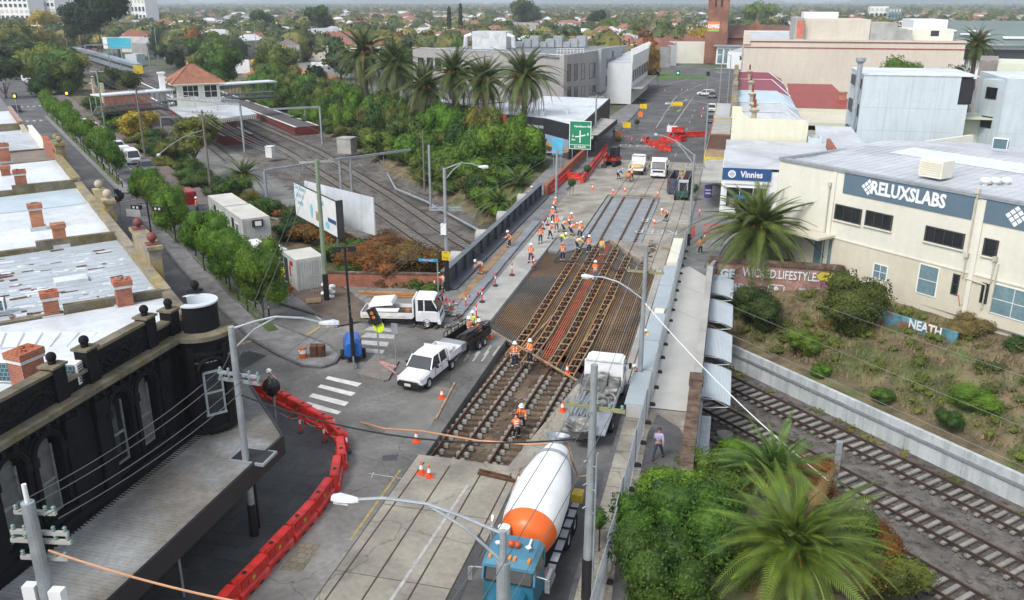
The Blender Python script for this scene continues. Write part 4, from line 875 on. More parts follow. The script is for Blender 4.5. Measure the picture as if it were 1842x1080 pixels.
def simple(name,label,cat,x0,x1,y0,y1,z1,wm,rm_,z0=0.0,par=.5):
    f=Fac(name,label,cat,(x0,y0,z0),0);mb=MB(wm);W_,D_=x1-x0,y1-y0;mb.box(0,W_,0,D_,0,z1-z0-par);
    mb.box(0,W_,0,.25,z1-z0-par,z1-z0);mb.box(0,.25,.25,D_,z1-z0-par,z1-z0);mb.box(W_-.25,W_,.25,D_,z1-z0-par,z1-z0);mb.box(.25,W_-.25,D_-.25,D_,z1-z0-par,z1-z0);f.part('wall',mb)
    mb=MB(rm_);mb.box(.26,W_-.26,.26,D_-.26,z1-z0-par,z1-z0-par+.03);f.part('roof',mb);return f
rr=thing('rear_building','rear wing with a deep red hipped roof behind the maroon terrace','building',(9.3,150,0));mb=MB(cream);mb.box(9.3,19.5,150,186,0,6.2);mb.obj('walls',rr);mb=MB(mat('red_roof',(.27,.055,.04),.5,var=.15));mb.add([(9.3,150,6.2),(19.8,150,6.2),(17,168,8.6),(9.3,168,8.6)],[(0,1,2,3)]);mb.add([(19.8,150,6.2),(19.8,186,6.2),(17,168,8.6)],[(0,1,2)]);mb.obj('roof',rr);p_=at(1515,178,7.2);mb=MB(bricko);mb.bc((p_.x,p_.y,6.6),(1.2,.9,3.4));mb.bc((p_.x,p_.y,8.2),(1.4,1.1,.25));mb.obj('chimney',rr)
rc=simple('rear_building','cream weatherboard rear wing with horizontal boards','building',9.3,19.8,132,149.5,6.2,mat('pale_green_boards',(.52,.55,.42),.7,var=.06),creamd);mb=MB(creamd);[mb.box(.1,10.4,-.02,0,.5+.28*k,.53+.28*k)for k in range(18)];rc.part('weatherboards',mb,kind='stuff')
rc.box('door',cream,2.6,4.0,-.05,0,3.2,5.6)
rb=thing('rear_building','orange brick shed with a hipped grey roof behind the cream end shop','building',(9.4,112,0));mb=MB(bricko);mb.box(10.8,16.5,112,126,0,5.2);mb.obj('walls',rb);mb=MB(roofg);mb.add([(10.6,111.8,5.2),(16.9,111.8,5.2),(15,119,7.4),(10.6,119,7.4)],[(0,1,2,3)]);mb.add([(16.9,111.8,5.2),(16.9,126,5.2),(15,119,7.4)],[(0,1,2)]);mb.add([(9.3,119,7.4),(15,119,7.4),(17,131,5.2),(9.3,131,5.2)],[(0,1,2,3)]);mb.obj('roof',rb)
rl=simple('rear_building','narrow pale blue lean-to between the cream end shop and the brick shed','building',9.3,10.9,111,114,6.9,lightg,roofw)
rs=thing('rear_roof','long low grey sheet roof behind the factory roof ridge','building',(10,106,0));mb=MB(roofg);mb.add([(11.5,98,5.8),(60,80,5.8),(60,94,6.6),(11.5,109,7.0)],[(0,1,2,3)]);mb.obj('roof',rs);mb=MB(brickr);mb.box(11.2,11.6,100,109,0,7.2);mb.box(11.6,60,108,108.3,0,6.4,m=creamd);mb.obj('walls',rs)
# pale concrete apartment blocks
b1=simple('apartment_block','pale blue-grey precast apartment block with a corner balcony and a tall steel flue','apartment block',15.9,27.3,120,133,13.8,lightg,roofw,par=.2)
mb=MB(mat('panel_joint',(.32,.37,.40),.7))
for X in(3.1,5.9,8.9):mb.box(X,X+.03,-.012,0,0,13.6)
for Z in(6.9,9.8):mb.box(0,11.4,-.012,0,Z,Z+.03)
b1.part('panel_joints',mb,kind='stuff')
mb=MB(blackp);mb.box(11.4,13.0,.2,6,10.5,13.5);b1.part('balcony_recess',mb);mb=MB(roofw);mb.box(-.1,13.4,-.1,13,13.81,13.92);b1.part('roof_overhang',mb)
mb=MB(lightg);mb.box(11.4,12.6,-.02,6,0,10.4);b1.part('lower_balcony_wall',mb);mb=MB(darkfr);mb.box(-.3,-.02,1,10,4,6.4);mb.box(-.3,-.02,1,10,8.5,10);mb.box(-.3,-.02,1,10,12,13.2);b1.part('side_balcony',mb)
mb=MB(galv);mb.cyl((-.6,0,5),(-.6,0,15.2),.32,n=12);mb.cyl((-.6,0,15.2),(-.6,0,15.5),.32,.6,n=12);mb.cyl((-.6,0,15.5),(-.6,0,15.9),.6,n=12);b1.part('flue',mb,color=(.4,.43,.46))
b2=simple('apartment_block','second pale precast block at the right edge with small dark square windows on its side','apartment block',32.7,60,121,134,13.6,lightg,roofw,par=.2)
mb=MB(MATS['panel_joint'])
for X in(5.2,11):mb.box(X,X+.03,-.012,0,0,13.4)
mb.box(0,27,-.012,0,6.9,6.93);b2.part('panel_joints',mb,kind='stuff')
b2.t.rotation_euler=(0,0,0)
sw=Fac('side_wing','white recessed side wall with three dark windows beside the right-hand block','building',(30.9,124.5,0),rad(-62));sw.box('wall',lightg,0,4.0,0,2,0,13.3)
for z in(11,7.4,3.6):sw.win(.9,2.6,z,z+1.3,2,1,darkfr,glass)
st=thing('stair','outdoor stair and pale carport between the two precast blocks','stair',(29,122,0));mb=MB(roofg)
for k in range(14):mb.box(29.6,30.8,119+k*.28,119.28+k*.28,3+.2*k,3.12+.2*k)
mb.obj('steps',st,kind='stuff')
for q,n in(((27.5,32.5,117.5,117.7,0,3.2),'front_screen'),((27.5,32.3,124,127,4,8.3),'landing_wall'),((27.5,32.5,122,128,8.4,8.6),'carport_roof')):mb=MB(MATS['pale_green_boards']);mb.box(*q);mb.obj(n,st)
# beige theatre
th_=simple('theatre_building','huge blank beige building with red stripes along its parapet','building',1.45,45.2,200,262,15.1,beige,roofg,par=.5)
red_=mat('red_stripe',(.32,.07,.05),.7,var=.2);mb=MB(red_);mb.box(0,43.8,-.12,0,14.5,14.68);mb.box(0,43.8,-.1,0,13.3,13.5);th_.part('red_stripe',mb);th_.box('cornice',beige,-.1,43.9,-.2,0,14.7,15.1)
mb=MB(beige);mb.box(12,25.6,4,22,14.9,19.1);mb.box(10.2,12,2,22,14.9,19.4,m=concl);th_.part('upper_box',mb);mb=MB(mat('salmon_panel',(.55,.16,.11),.7));mb.box(10.6,12,1.95,2,15.4,18.8);th_.part('red_panel',mb)
mb=MB(white);mb.box(13,20.5,20,30,18,20.4);th_.part('roof_plant',mb);mb=MB(concl);mb.box(25.7,31,4,20,14.9,18.4);mb.box(31,34,4,20,14.9,17);th_.part('stair_box',mb)
mb=MB(cream);mb.box(33.5,42.5,6,20,14.9,17.2);th_.part('roof_unit',mb);mb=MB(glass);mb.box(38,39.6,5.95,6,15.8,16.9);th_.part('roof_window',mb)
mb=MB(beige);mb.box(-.3,1.2,-.3,6,14,16.2);th_.part('corner_pier',mb)
mb=MB(rends);[mb.box(-1.9+0,-.4,-60+k*8,-59.2+k*8,9.2,10.8)for k in range(7)];
# church with OMG banner
ch=thing('church','brown brick church with a tall square tower and steep gabled roof','church',(-9,356,0));cb=mat('brown_brick',(.21,.095,.06),.9,var=.2,sc=.3,c2=(.26,.13,.085))
q0,q1=onY(1267,112,356),onY(1304,112,356);mb=MB(cb);mb.box(q0.x,q1.x,356,365,0,46);mb.box(q0.x-.3,q1.x+.3,355.7,356,0,12);mb.box(q0.x-.5,q0.x+1,355.6,356,24,44);mb.box(q1.x-1,q1.x+.5,355.6,356,24,44);tw_=mb.obj('tower',ch)
mb=MB(blackp);xc=(q0.x+q1.x)/2;[mb.box(xc+d-.35,xc+d+.35,355.9,355.99,21,25)for d in(-1.1,1.1)];mb.obj('louvre',tw_)
p0,p1=onY(1272,61,355.9),onY(1295,39,355.9)
bn=MB(mat('banner_orange',(.75,.22,.05),.6));bn.box(p0.x,p1.x,355.75,355.85,p0.z,p1.z);bn.cur=mat('banner_green',(.3,.5,.08),.6);bn.box(p0.x,p1.x,355.72,355.745,p0.z,p0.z+(p1.z-p0.z)*.32);bo=bn.obj('banner',ch);text('OMG',(p1.x-p0.x)*.42,wsg,((p0.x+p1.x)/2,355.65,(p0.z+p1.z)/2+.4),parent=bo,bold=.12,sx=1)
n0,n1=onY(1304,62,362),onY(1423,62,362);mb=MB(cb);mb.box(n0.x,n1.x,362,380,0,9.5);mb.obj('nave_wall',ch);mb=MB(mat('brown_tile',(.15,.075,.06),.85,var=.2));mb.add([(n0.x,361,9.5),(n1.x,361,9.5),(n1.x,371,14),(n0.x,371,14)],[(0,1,2,3)]);mb.obj('nave_roof',ch)
g0=onY(1362,40,360);mb=MB(cb);mb.add([(g0.x-5,360,9.3),(g0.x+5,360,9.3),(g0.x,360,16.5),(g0.x-5,370,9.3),(g0.x+5,370,9.3),(g0.x,370,16.5)],[(0,1,2),(0,2,5,3),(1,4,5,2)]);mb.box(g0.x-.12,g0.x+.12,359.9,360.1,16.5,19);mb.box(g0.x-.5,g0.x+.5,359.9,360.1,17.8,18.1);mb.obj('gable',ch)
e0,e1=onY(1287,115,352),onY(1340,115,352);mb=MB(white);mb.box(e0.x,e1.x,352,356,0,6.5);mb.cur=glassb;[mb.box(e0.x+.6+k*2.4,e0.x+2.4+k*2.4,351.9,351.99,.5,5.6)for k in range(4)];mb.box(e0.x-1,e1.x,351,356,6.6,7.1,m=galv);mb.obj('glazed_entry',ch)
# right background: long grey-green roofs, white gable, offices
gr_=thing('hall_building','long building with a low grey-green roof and dark glazing behind the theatre','building',(80,290,0));grn=mat('grey_green_roof',(.15,.19,.18),.7,var=.08,sc=.1)
a,b=onY(1700,55,300),onY(1870,55,300);mb=MB(white);mb.box(a.x,b.x+20,300,330,0,10.5);mb.cur=darkfr;mb.box(a.x+6,b.x+20,299.8,299.9,6,9);mb.obj('wall',gr_);mb=MB(grn);mb.add([(a.x-14,298,9.8),(b.x+22,298,10.3),(b.x+22,330,16.8),(a.x+8,330,16.8)],[(0,1,2,3)]);mb.obj('roof',gr_)
for k in range(5):mb=MB(white);mb.T=Matrix.Translation((a.x+2+k*3,310+(k%2)*4,13+(k%2)*.9))@Matrix.Rotation(.2,4,'X');mb.box(-1.3,1.3,-.5,.5,0,.2);mb.obj('skylight',gr_)
mb=MB(white);mb.T=Matrix.Translation((b.x-3,306,12.1))@Matrix.Rotation(.2,4,'X');mb.box(-5,5,-1,1,0,.3);mb.obj('roof_light',gr_)
wg=thing('white_hall','plain white gable wall rising behind the theatre roof','building',(70,320,0));a,b=onY(1641,60,318),onY(1706,36,318);mb=MB(mat('bright_white',(.78,.8,.82),.6,var=.03));mb.box(a.x,b.x,318,340,0,b.z);mb.obj('wall',wg)
rm_b=Fac('office_building','cream office with dark vertical windows and a taupe end wall at the right edge','building',(onY(1792,135,152).x,152,0),rad(-14));rm_b.box('wall',mat('mint_cream',(.56,.58,.46),.8,var=.04),0,26,0,14,0,13.6);rm_b.box('end_wall',mat('taupe',(.26,.23,.21),.8),-2.6,0,.5,14,0,14)
for k in range(6):rm_b.win(2.0+k*2.5,2.9+k*2.5,8.4,11.4,1,2,darkfr,glassb)
# --- west side of the street: black shop, grey office, white shop
bs_=thing('black_shop','low black corner shop with a large landscape mural and pale awning','shop',(-24,135,0));bkw=mat('black_paint',(.022,.024,.028),.7,var=.2)
HS=5.3;Q0,Q1,Q2,Q3,Q4=Vector((-28.4,133.6,0)),at(911,207,HS),at(835,190,HS),at(780,182,HS),at(690,172,HS)
B=[Q0,Vector((-23.2,127.6,0)),Vector((-21.6,129.6,0)),Vector((-22.6,166,0)),Vector((-36,168,0)),Q1]
mb=MB(bkw);mb.poly(B,HS,h=HS+2);mb.obj('walls',bs_);cB_=Vector((-29,148,0))
mb=MB(roofw);mb.poly([p+(cB_-p).normalized()*.6 for p in B],HS+.03);mb.bc((-26,140,HS+.5),(.5,.5,1));mb.bc((-29.5,138,HS+.4),(.6,2.5,.8));mb.obj('roof',bs_)
A1,A2,A3,A4,A5=at(981,236,3.4),at(1035,247,3.4),at(1075,245,3.4),at(1110,216,3.4),at(1068,205,3.4)
mb=MB(concl);mb.poly([A1,A2,A3,A4,Vector((-22.4,152,0)),Vector((-21.4,130,0)),Vector((-23.1,127.7,0))],3.42,h=.1);aw_=mb.obj('awning',bs_)
mb=MB(blackp);[mb.beam(a-Vector((0,0,.25)),b-Vector((0,0,.25)),.12,.75)for a,b in((A1,A2),(A2,A3),(A3,A4))];mb.obj('fascia',aw_)
for s_,a,b in(('MAISON COLLECTIVE',A1,A2),('COLLECTIVE',A2,A3)):
    d=b-a;n_=Vector((d.y,-d.x,0)).normalized()*.1;c=(a+b)/2+n_-Vector((0,0,.2));text(s_,.62,wsg,c,rz=math.atan2(d.y,d.x),parent=aw_,bold=.02,sx=.85 if len(s_)>12 else .6)
mu=MB(bkw);d=(B[1]-B[0]);n_=Vector((d.y,-d.x,0)).normalized()*.05
for(f0,f1,z0,z1,m)in((.05,.97,1.7,3.0,mat('mural_sky',(.26,.37,.5),.7,var=.15,sc=.25)),(.05,.97,1.25,1.7,mat('mural_gold',(.5,.38,.14),.7)),(.05,.97,.2,1.25,mat('mural_brown',(.12,.08,.07),.7,var=.5,sc=1))):
    a,b=B[0]+d*f0+n_,B[0]+d*f1+n_;mu.quad(Vector((a.x,a.y,z0)),Vector((b.x,b.y,z0)),Vector((b.x,b.y,z1)),Vector((a.x,a.y,z1)),m=m)
mu.obj('mural',bs_);dd=(Q0-Q1);text('THE BREWER\nRETAIL',.6,wsg,Q1+dd*.8+Vector((-.15,-.12,2.6)),rz=math.atan2(dd.y,dd.x),parent=bs_,sx=.9,depth=.005)
def wing(label,a,b,m,h=HS):d=b-a;f=Fac('restaurant_wing',label,'building',(a.x,a.y,0),math.atan2(d.y,d.x));f.box('wall',m,0,d.length-.05,0,9,-2,h);f.box('roof',roofg,.2,d.length-.3,.3,8.7,h,h+.06);return f
wf=wing('terracotta painted wing with a small grey awning behind the palm trunks',Q2,Q1,mat('terracotta_paint',(.36,.075,.04),.8,var=.15));w_=(Q1-Q2).length
mb=MB(roofg);mb.add([(w_*.5,-.02,3.6),(w_*.85,-.02,3.6),(w_*.85,-2.4,2.6),(w_*.5,-2.4,2.6)],[(0,1,2,3)]);wf.part('awning',mb);wf.win(w_*.35,w_*.44,1.6,3.2,1,2,white,glass)
wing('dark slate-blue wing left of the terracotta wing',Q3,Q2,mat('slate_paint',(.08,.11,.13),.7));wing('long low dark wing at the left end of the shops on the embankment',Q4,Q3,bkw,4.4)
HO=12.3;cA,cB=at(1015,100,HO),at(742,86,HO);d_=(cA-cB);angO=math.atan2(d_.y,d_.x)
of=Fac('office_building','large flat-roofed grey office block with tall dark windows behind the palms','office building',(cB.x,cB.y,0),angO);WL=d_.length
of.box('side_wall',greyr,0,WL,0,1,0,HO);of.box('parapet',mat('white_cap',(.5,.5,.5),.7),-.1,WL+.1,-.1,.4,HO,HO+.15)
fA=Vector((cA.x,cA.y,0));eA=at(1130,82,HO)
of2=Fac('office_wing','street front of the grey office with tall dark windows and a pale grey bay','office building',tuple(fA),math.atan2(eA.y-fA.y,eA.x-fA.x));LF=(Vector((eA.x,eA.y,0))-fA).length
of2.box('front_wall',greyr,0,LF,0,1,0,HO)
for px,w in((1021,1),(1033,1),(1046,1),(1061,1.6),(1117,1.6)):
    for(ya,yb)in((117,146),(158,188))if px<1100 else((101,127),(138,163)):
        x0,zt=of2.p(px,ya-(px-1021)*.05);zb=of2.p(px,yb-(px-1021)*.12)[1];x1=of2.p(px+6*w,ya)[0];of2.win(x0,x1,zb,zt,1 if w<1.5 else 2,2,darkfr,glass,w=.12)
xa,xb=of2.p(1074,130)[0],of2.p(1111,130)[0];mb=MB(mat('pale_grey_bay',(.30,.32,.33),.7,var=.06));mb.box(xa,xb,-.9,0,3.0,HO+.3);bay=of2.part('bay',mb)
for(z0_,z1_)in((8,10.2),(4.0,6.4)):
    mb=MB(glass);w_=xb-xa;mb.box(xa+w_*.25,xb-w_*.3,-.96,-.9,z0_,z1_);mb.box(xa+w_*.5,xa+w_*.58,-.95,-.9,z0_-1.4,z1_+1.5,m=darkfr);mb.obj('window',bay,local=True)
Pn=[of2.M@Vector((0,.9,0)),of2.M@Vector((LF,.9,0)),of2.M@Vector((LF,30,0)),of.M@Vector((0,40,0)),of.M@Vector((0,.9,0))]
mb=MB(mat('grey_flat_roof',(.17,.185,.195),.8,var=.15,sc=.15));mb.poly(Pn,HO-.3,h=.3);mb.obj('flat_roof',of.t)
mb=MB(mat('white_ducts',(.55,.57,.58),.5,.2));c=at(880,88,HO-.2);zt=onY(880,57,c.y).z;mb.box(c.x-4.2,c.x+4.2,c.y,c.y+6,HO-.3,zt);[mb.tube([(c.x+sx*4.4,c.y+.5,zt-.8),(c.x+sx*5.8,c.y+.3,zt-1.2),(c.x+sx*6,c.y+.3,HO)],.6,8)for sx in(-1,1)];mb.obj('cooling_tower',of.t)
for k in range(9):mb=MB(galv);p_=at(925+k*14,85,HO-.2);mb.box(p_.x,p_.x+2.2,p_.y,p_.y+3,HO-.2,HO+1.0+(k%3)*.7);mb.obj('roof_plant',of.t,color=(.45,.48,.5))
mb=MB(white)
for k in range(9):p_=at(1002+k*6,97,HO-.2);mb.cyl(p_,p_+Vector((0,0,1.1)),.05,n=5)
for zz in(.6,1.1):mb.beam(at(1002,97,HO-.2)+Vector((0,0,zz)),at(1050,97,HO-.2)+Vector((0,0,zz)),.06,.06)
mb.obj('handrail',of.t,kind='stuff')
for px in(752,768,783):a0,zt=of.p(px,104);of.win(a0,a0+2,zt-3,zt,1,1,darkfr,glass)
ws=Fac('white_shop','white two-storey shop with an ornate scalloped parapet facing the tram street','shop',(-23.2,206,0),0);mb=MB(mat('shop_white',(.62,.64,.64),.7,var=.06));mb.box(-14,0,0,40,0,9.3);mb.box(-.4,.1,0,40,9.3,11);ws.part('walls',mb)
mb=MB(MATS['shop_white']);[mb.box(-.5,.2,k*4.4,k*4.4+1,11,12.4)for k in range(10)];ws.part('parapet_pier',mb)
mb=MB(roofg);mb.add([(-14,.1,9.35),(-.4,.1,9.35),(-.4,20,11),(-14,20,11)],[(0,1,2,3)]);ws.part('roof',mb)
mb=MB(glass);[mb.box(.1,.16,2+k*4,3.4+k*4,5,7.6)for k in range(9)];ws.part('windows',mb,kind='stuff');mb=MB(concl);mb.box(.1,2.6,0,40,3.5,3.7);ws.part('street_awning',mb)
# white and cream houses behind the office
for k,(x,y,w,h,l,m)in enumerate(((790,75,26,8,'cream house with white chimneys behind the first palms',cream),(960,66,44,9,'long low white-roofed building behind the office block',concl),(730,80,20,8,'pale building with a flat white roof left of the palms',cream),(590,110,22,6,'grey-roofed bungalow behind the excavator yard',creamd),(1060,62,30,9,'flat grey building to the right of the white plant roof',concl))):
    p_=at(x,y);simple('background_building',l,'building',p_.x-w/2,p_.x+w/2,p_.y,p_.y+16,h,m,roofg)
# ------------------------------------------------------------------ vehicles (front towards local +y)
def ring(y,w0,w1,z0,z1,r=.12):
    r=min(r,(z1-z0)*.45)
    return[(-w0+r,y,z0),(w0-r,y,z0),(w0,y,z0+r),(w1,y,z1-r),(w1-r,y,z1),(-w1+r,y,z1),(-w1,y,z1-r),(-w0,y,z0+r)]
whm=MB(rubber);whm.sm=True;whm.lathe([(.19,-.11),(.30,-.115),(.335,-.08),(.335,.08),(.30,.115),(.19,.11)],18);wheel_me=whm.mesh('tyre')
rmm=MB(chrome);rmm.lathe([(.01,.07),(.06,.1),(.15,.05),(.19,.1),(.19,-.1),(.01,-.09)],12);rim_me=rmm.mesh('rim')
def wheel(t,x,y,r=.335,w=1.0,rim=(.5,.5,.5)):
    o=mobj('wheel',wheel_me,t,True);o.location=(x,y,r);o.rotation_euler=(0,math.pi/2 if x>0 else-math.pi/2,0);o.scale=(r/.335,r/.335,w)
    q=mobj('rim',rim_me,o,True);q.color=(*rim,1)
def lamp(t,x,y,z,w,h,m,name):
    mb=MB(m);mb.box(x-w/2,x+w/2,y-.03,y+.03,z-h/2,z+h/2);mb.obj(name,t,local=True)
hl=mat('headlight',(.6,.62,.64),.2,var=.05,obj=True,spec=.9);tlm=mat('tail_light',(.35,.02,.02),.3,obj=True);ylm=mat('amber_lamp',(.8,.25,.02),.3,obj=True);plm=mat('number_plate',(.6,.6,.55),.5,obj=True)
def car(label,cat='car',L=4.5,W=1.8,H=1.48,kind='sedan',color=(.6,.6,.6),loc=(0,0,0),rz=0,group=None,name='parked_car'):
    t=thing(name,label,cat,loc,rz,group);h=L/2;w=W/2;b=H*.56
    mb=MB(paint);mb.sm=False
    if kind=='van':hood=[(h,w*.8,w*.72,.35,.8),(h-.15,w*.95,w*.88,.25,.98),(h-.95,w,w*.92,.22,1.12)]
    else:hood=[(h,w*.82,w*.76,.35,.62),(h-.12,w*.95,w*.88,.22,.72),(h-L*.24,w,w*.93,.2,b+.02)]
    tail={'sedan':[(-h+L*.18,w,w*.92,.2,b+.06),(-h+.1,w*.96,w*.88,.25,b+.03),(-h,w*.88,w*.82,.35,b-.05)]}.get(kind,[(-h+.1,w*.97,w*.93,.22,b+.05),(-h,w*.92,w*.88,.35,b)])
    mb.loft([ring(*q)for q in hood+[(0,w,w*.95,.18,b+.04)]+tail]);mb.obj('body',t,local=True,color=color)
    f,r_={'sedan':(L*.16,-L*.32),'hatch':(L*.16,-L*.45),'suv':(L*.16,-L*.47),'van':(L*.34,-L*.49)}[kind]
    g=MB(glass);g.loft([ring(f+.52*(1 if kind!='van' else .9),w*.9,w*.84,b-.05,b+.03,.02),ring(f-.15,w*.93,w*.76,b-.05,H-.03,.06),ring(r_+.35,w*.93,w*.76,b-.05,H-.03,.06),ring(r_-(.3 if kind=='sedan' else 0),w*.9,w*.82,b-.05,b+.1 if kind=='sedan' else H-.2,.03)]);g.obj('window',t,local=True)
    rf=MB(paint);rf.loft([ring(f-.12,w*.77,w*.72,H-.06,H,.02),ring(r_+.3,w*.77,w*.72,H-.06,H+.01,.02)])
    for sx in(-1,1):
        for(ya,yb)in((f+.45,f-.12),(f-.95,f-.95),(r_+.33,r_+(0 if kind!='sedan' else-.1))):rf.beam((sx*w*.92,ya,b),(sx*w*.765,yb,H-.04),.07,.06)
    if kind=='van':rf.box(-w*.95,w*.95,r_+.02,f-1.0,b,H-.12)
    rf.obj('roof',t,local=True,color=color)
    for sx in(-1,1):
        for y in(h-L*.19,-h+L*.2):wheel(t,sx*(w-.08),y,.33)
        lamp(t,sx*w*.68,h-.09,.66 if kind!='van' else .8,.32,.16,hl,'headlight');lamp(t,sx*w*.75,-h+.0,.8,.2,.2,tlm,'tail_light')
        mb=MB(paint);mb.bc((sx*(w+.1),f+.2,b+.06),(.16,.1,.12));mb.obj('mirror',t,local=True,color=color)
    lamp(t,0,h-.02,.45,.4,.12,plm,'number_plate');gm2=MB(blackp);gm2.box(-w*.45,w*.45,h-.1,h+.012,.5,.64);gm2.obj('grille',t,local=True)
    return t
def facing(a,b): # rotation whose local +y points from a to b
    return math.atan2(b[1]-a[1],b[0]-a[0])-math.pi/2
# parked along the side road (noses towards the camera)
rdz=facing(U_,(0,0))
vp=L(97.5,-13.8);car('white panel van parked with its nose to the camera, nearest of the white vehicles','van',4.9,1.95,1.95,'van',(.72,.74,.75),tuple(vp),rdz,name='parked_van')
car('dark grey sedan parked in front of the white van, half hidden by a tree crown','car',color=(.10,.11,.12),loc=tuple(L(89,-14.2)),rz=rdz)
protos={}
cols=[('white hatchback','hatch',(.7,.71,.72)),('white sedan','sedan',(.68,.7,.7)),('silver hatchback','hatch',(.42,.45,.47)),('white four-wheel drive','suv',(.7,.7,.7)),('pale grey hatchback','hatch',(.5,.52,.53)),('white small car','hatch',(.7,.7,.7))]
ordn=['first','second','third','fourth','fifth','sixth','seventh','eighth','ninth','tenth']
def carcopy(kind,col,label,loc,rz,group):
    if kind not in protos:protos[kind]=car(label,'car',kind=kind,color=col,loc=loc,rz=rz,group=group);return protos[kind]
    return dup(protos[kind],loc,rz,label,group,colors={'body':col,'roof':col,'mirror':col})
for k in range(7):
    n,kd,c=cols[k%6];carcopy(kd,c,f'{n}, {ordn[k]} in the row parked behind the white panel van',tuple(L(104+k*6.5,-14)),rdz,'cars parked along the station side of the road')
for k in range(9):
    n,kd,c=cols[(k*5+2)%6]if k!=2 else('dark red sedan','sedan',(.16,.03,.03));carcopy(kd,c,f'{n}, {ordn[k]} in the far row parked beyond the station entrance',tuple(L(205+k*6.2,-12.9)),rdz,'cars parked beyond the zebra crossing')
car('white van at the far end of the row beyond the zebra crossing','van',5.2,2,2.3,'van',(.72,.74,.75),tuple(L(263,-12.6)),rdz,name='parked_van')
carcopy('sedan',(.05,.055,.06),'dark car under the dense tree at the left edge of the side road',tuple(L(178,-4.2)),rdz+math.pi,None)
carcopy('hatch',(.6,.6,.6),'pale hatchback parked at the near kerb beside the white shop roofs',tuple(L(112,-4.0)),rdz+math.pi,None)
for(x,y,kd,c,l)in((1281,176,'hatch',(.16,.17,.18),'dark grey hatchback, farthest in the short row by the cones'),(1280,200,'suv',(.65,.67,.68),'white ute-like wagon in the middle of the row by the cones'),(1278,220,'suv',(.13,.15,.16),'charcoal four-wheel drive nearest the red barriers')):
    carcopy(kd,c,l,tuple(at(x,y)),math.pi,'cars by the east kerb')
q=carcopy('suv',(.68,.68,.66),'white service ute stopped across the street by the traffic lights',tuple(at(1270,172)),rad(80),None)
for(x,y,kd,c,l)in((307,92,'suv',(.65,.66,.67),'white delivery wagon'),(326,95,'hatch',(.5,.5,.52),'silver car'),(345,92,'suv',(.66,.66,.66),'white wagon'),(367,95,'suv',(.66,.66,.66),'white box wagon'),(379,97,'hatch',(.05,.12,.3),'blue car'),(305,108,'hatch',(.6,.6,.6),'pale hatchback'),(328,105,'sedan',(.62,.62,.62),'white sedan'),(340,99,'sedan',(.6,.6,.6),'pale sedan'),(478,100,'sedan',(.12,.13,.15),'dark sedan'),(410,99,'hatch',(.3,.3,.32),'grey hatchback'),(575,104,'suv',(.5,.52,.54),'silver wagon'),(590,106,'sedan',(.2,.2,.22),'grey sedan'),(600,103,'hatch',(.55,.55,.55),'white hatchback'),(160,92,'sedan',(.35,.03,.03),'red sedan'),(172,94,'sedan',(.4,.05,.04),'red hatchback'),(1226,106,'sedan',(.2,.42,.55),'sky blue sedan'),(1238,108,'hatch',(.1,.25,.4),'blue hatchback'),(1215,99,'sedan',(.05,.06,.1),'navy sedan')):
    where='in the car park beyond the station' if x<400 and x>200 else 'on the far road left of the railway billboard' if x<200 else 'on the road behind the excavator' if x<700 else 'parked near the yellow tree by the church'
    carcopy(kd,c,f'{l} {where}, near photo column {x}'.replace(f', near photo column {x}',{326:', second from the white wagon',345:' by the thin poles',340:', half hidden',410:' under the twin trees',600:', rightmost'}.get(x,'')),tuple(at(x,y)),rad(R.choice([60,70,250])),'distant parked cars')
# white double-cab ute
ut=thing('white_ute','white double-cab tray ute with black bumper and a black trailer behind it','ute',tuple(at(752,690)),0)
ut.location=(-17.35,47.3,0);ut.rotation_euler=(0,0,math.pi+rad(-9));wp=(.74,.75,.76)
mb=MB(paint);mb.loft([ring(2.62,.78,.74,.55,.86),ring(2.45,.88,.84,.42,1.0),ring(1.3,.9,.86,.4,1.1),ring(.2,.9,.87,.4,1.12),ring(-.95,.9,.87,.4,1.12)]);mb.obj('body',ut,local=True,color=wp)
mb=MB(glass);mb.loft([ring(1.35,.82,.78,1.08,1.14,.02),ring(.72,.86,.7,1.08,1.74,.05),ring(-.8,.86,.7,1.08,1.76,.05),ring(-.98,.84,.7,1.08,1.7,.05)]);mb.obj('window',ut,local=True)
mb=MB(paint);mb.loft([ring(.82,.7,.64,1.7,1.77,.02),ring(0,.72,.66,1.72,1.82,.03),ring(-.95,.7,.66,1.7,1.79,.02)])
for sx in(-1,1):
    for a,b in((1.3,.74),(.05,.02),(-.92,-.88)):mb.beam((sx*.85,a,1.1),(sx*.715,b,1.74),.07,.06)
mb.obj('roof',ut,local=True,color=wp)
mb=MB(paint);mb.box(-.95,.95,-2.75,-1.05,.85,.95);mb.box(-.95,-.91,-2.75,-1.05,.95,1.28);mb.box(.91,.95,-2.75,-1.05,.95,1.28);mb.box(-.9,.9,-2.75,-2.71,.95,1.28);mb.box(-.9,.9,-1.1,-1.05,.95,1.75);mb.obj('tray',ut,local=True,color=wp)
mb=MB(paint);mb.box(-.85,.85,-1.75,-1.15,1.0,1.42);mb.box(-.5,.6,-2.6,-1.9,1.0,1.22);mb.obj('tool_boxes',ut,local=True,color=(.6,.6,.6))
mb=MB(blackp);mb.loft([ring(2.72,.74,.7,.4,.78),ring(2.4,.92,.9,.36,.7)]);mb.obj('bumper',ut,local=True)
mb=MB(blackp)
for sx in(-1,1):
    for y in(.78,-.1,-.92):mb.box(sx*.893-.012,sx*.893+.012,y,y+.015,.5,1.1)
    for y in(.05,-.8):mb.box(sx*.9-.012,sx*.9+.012,y,y+.12,.93,.96)
mb.obj('door_seams',ut,local=True,kind='stuff')
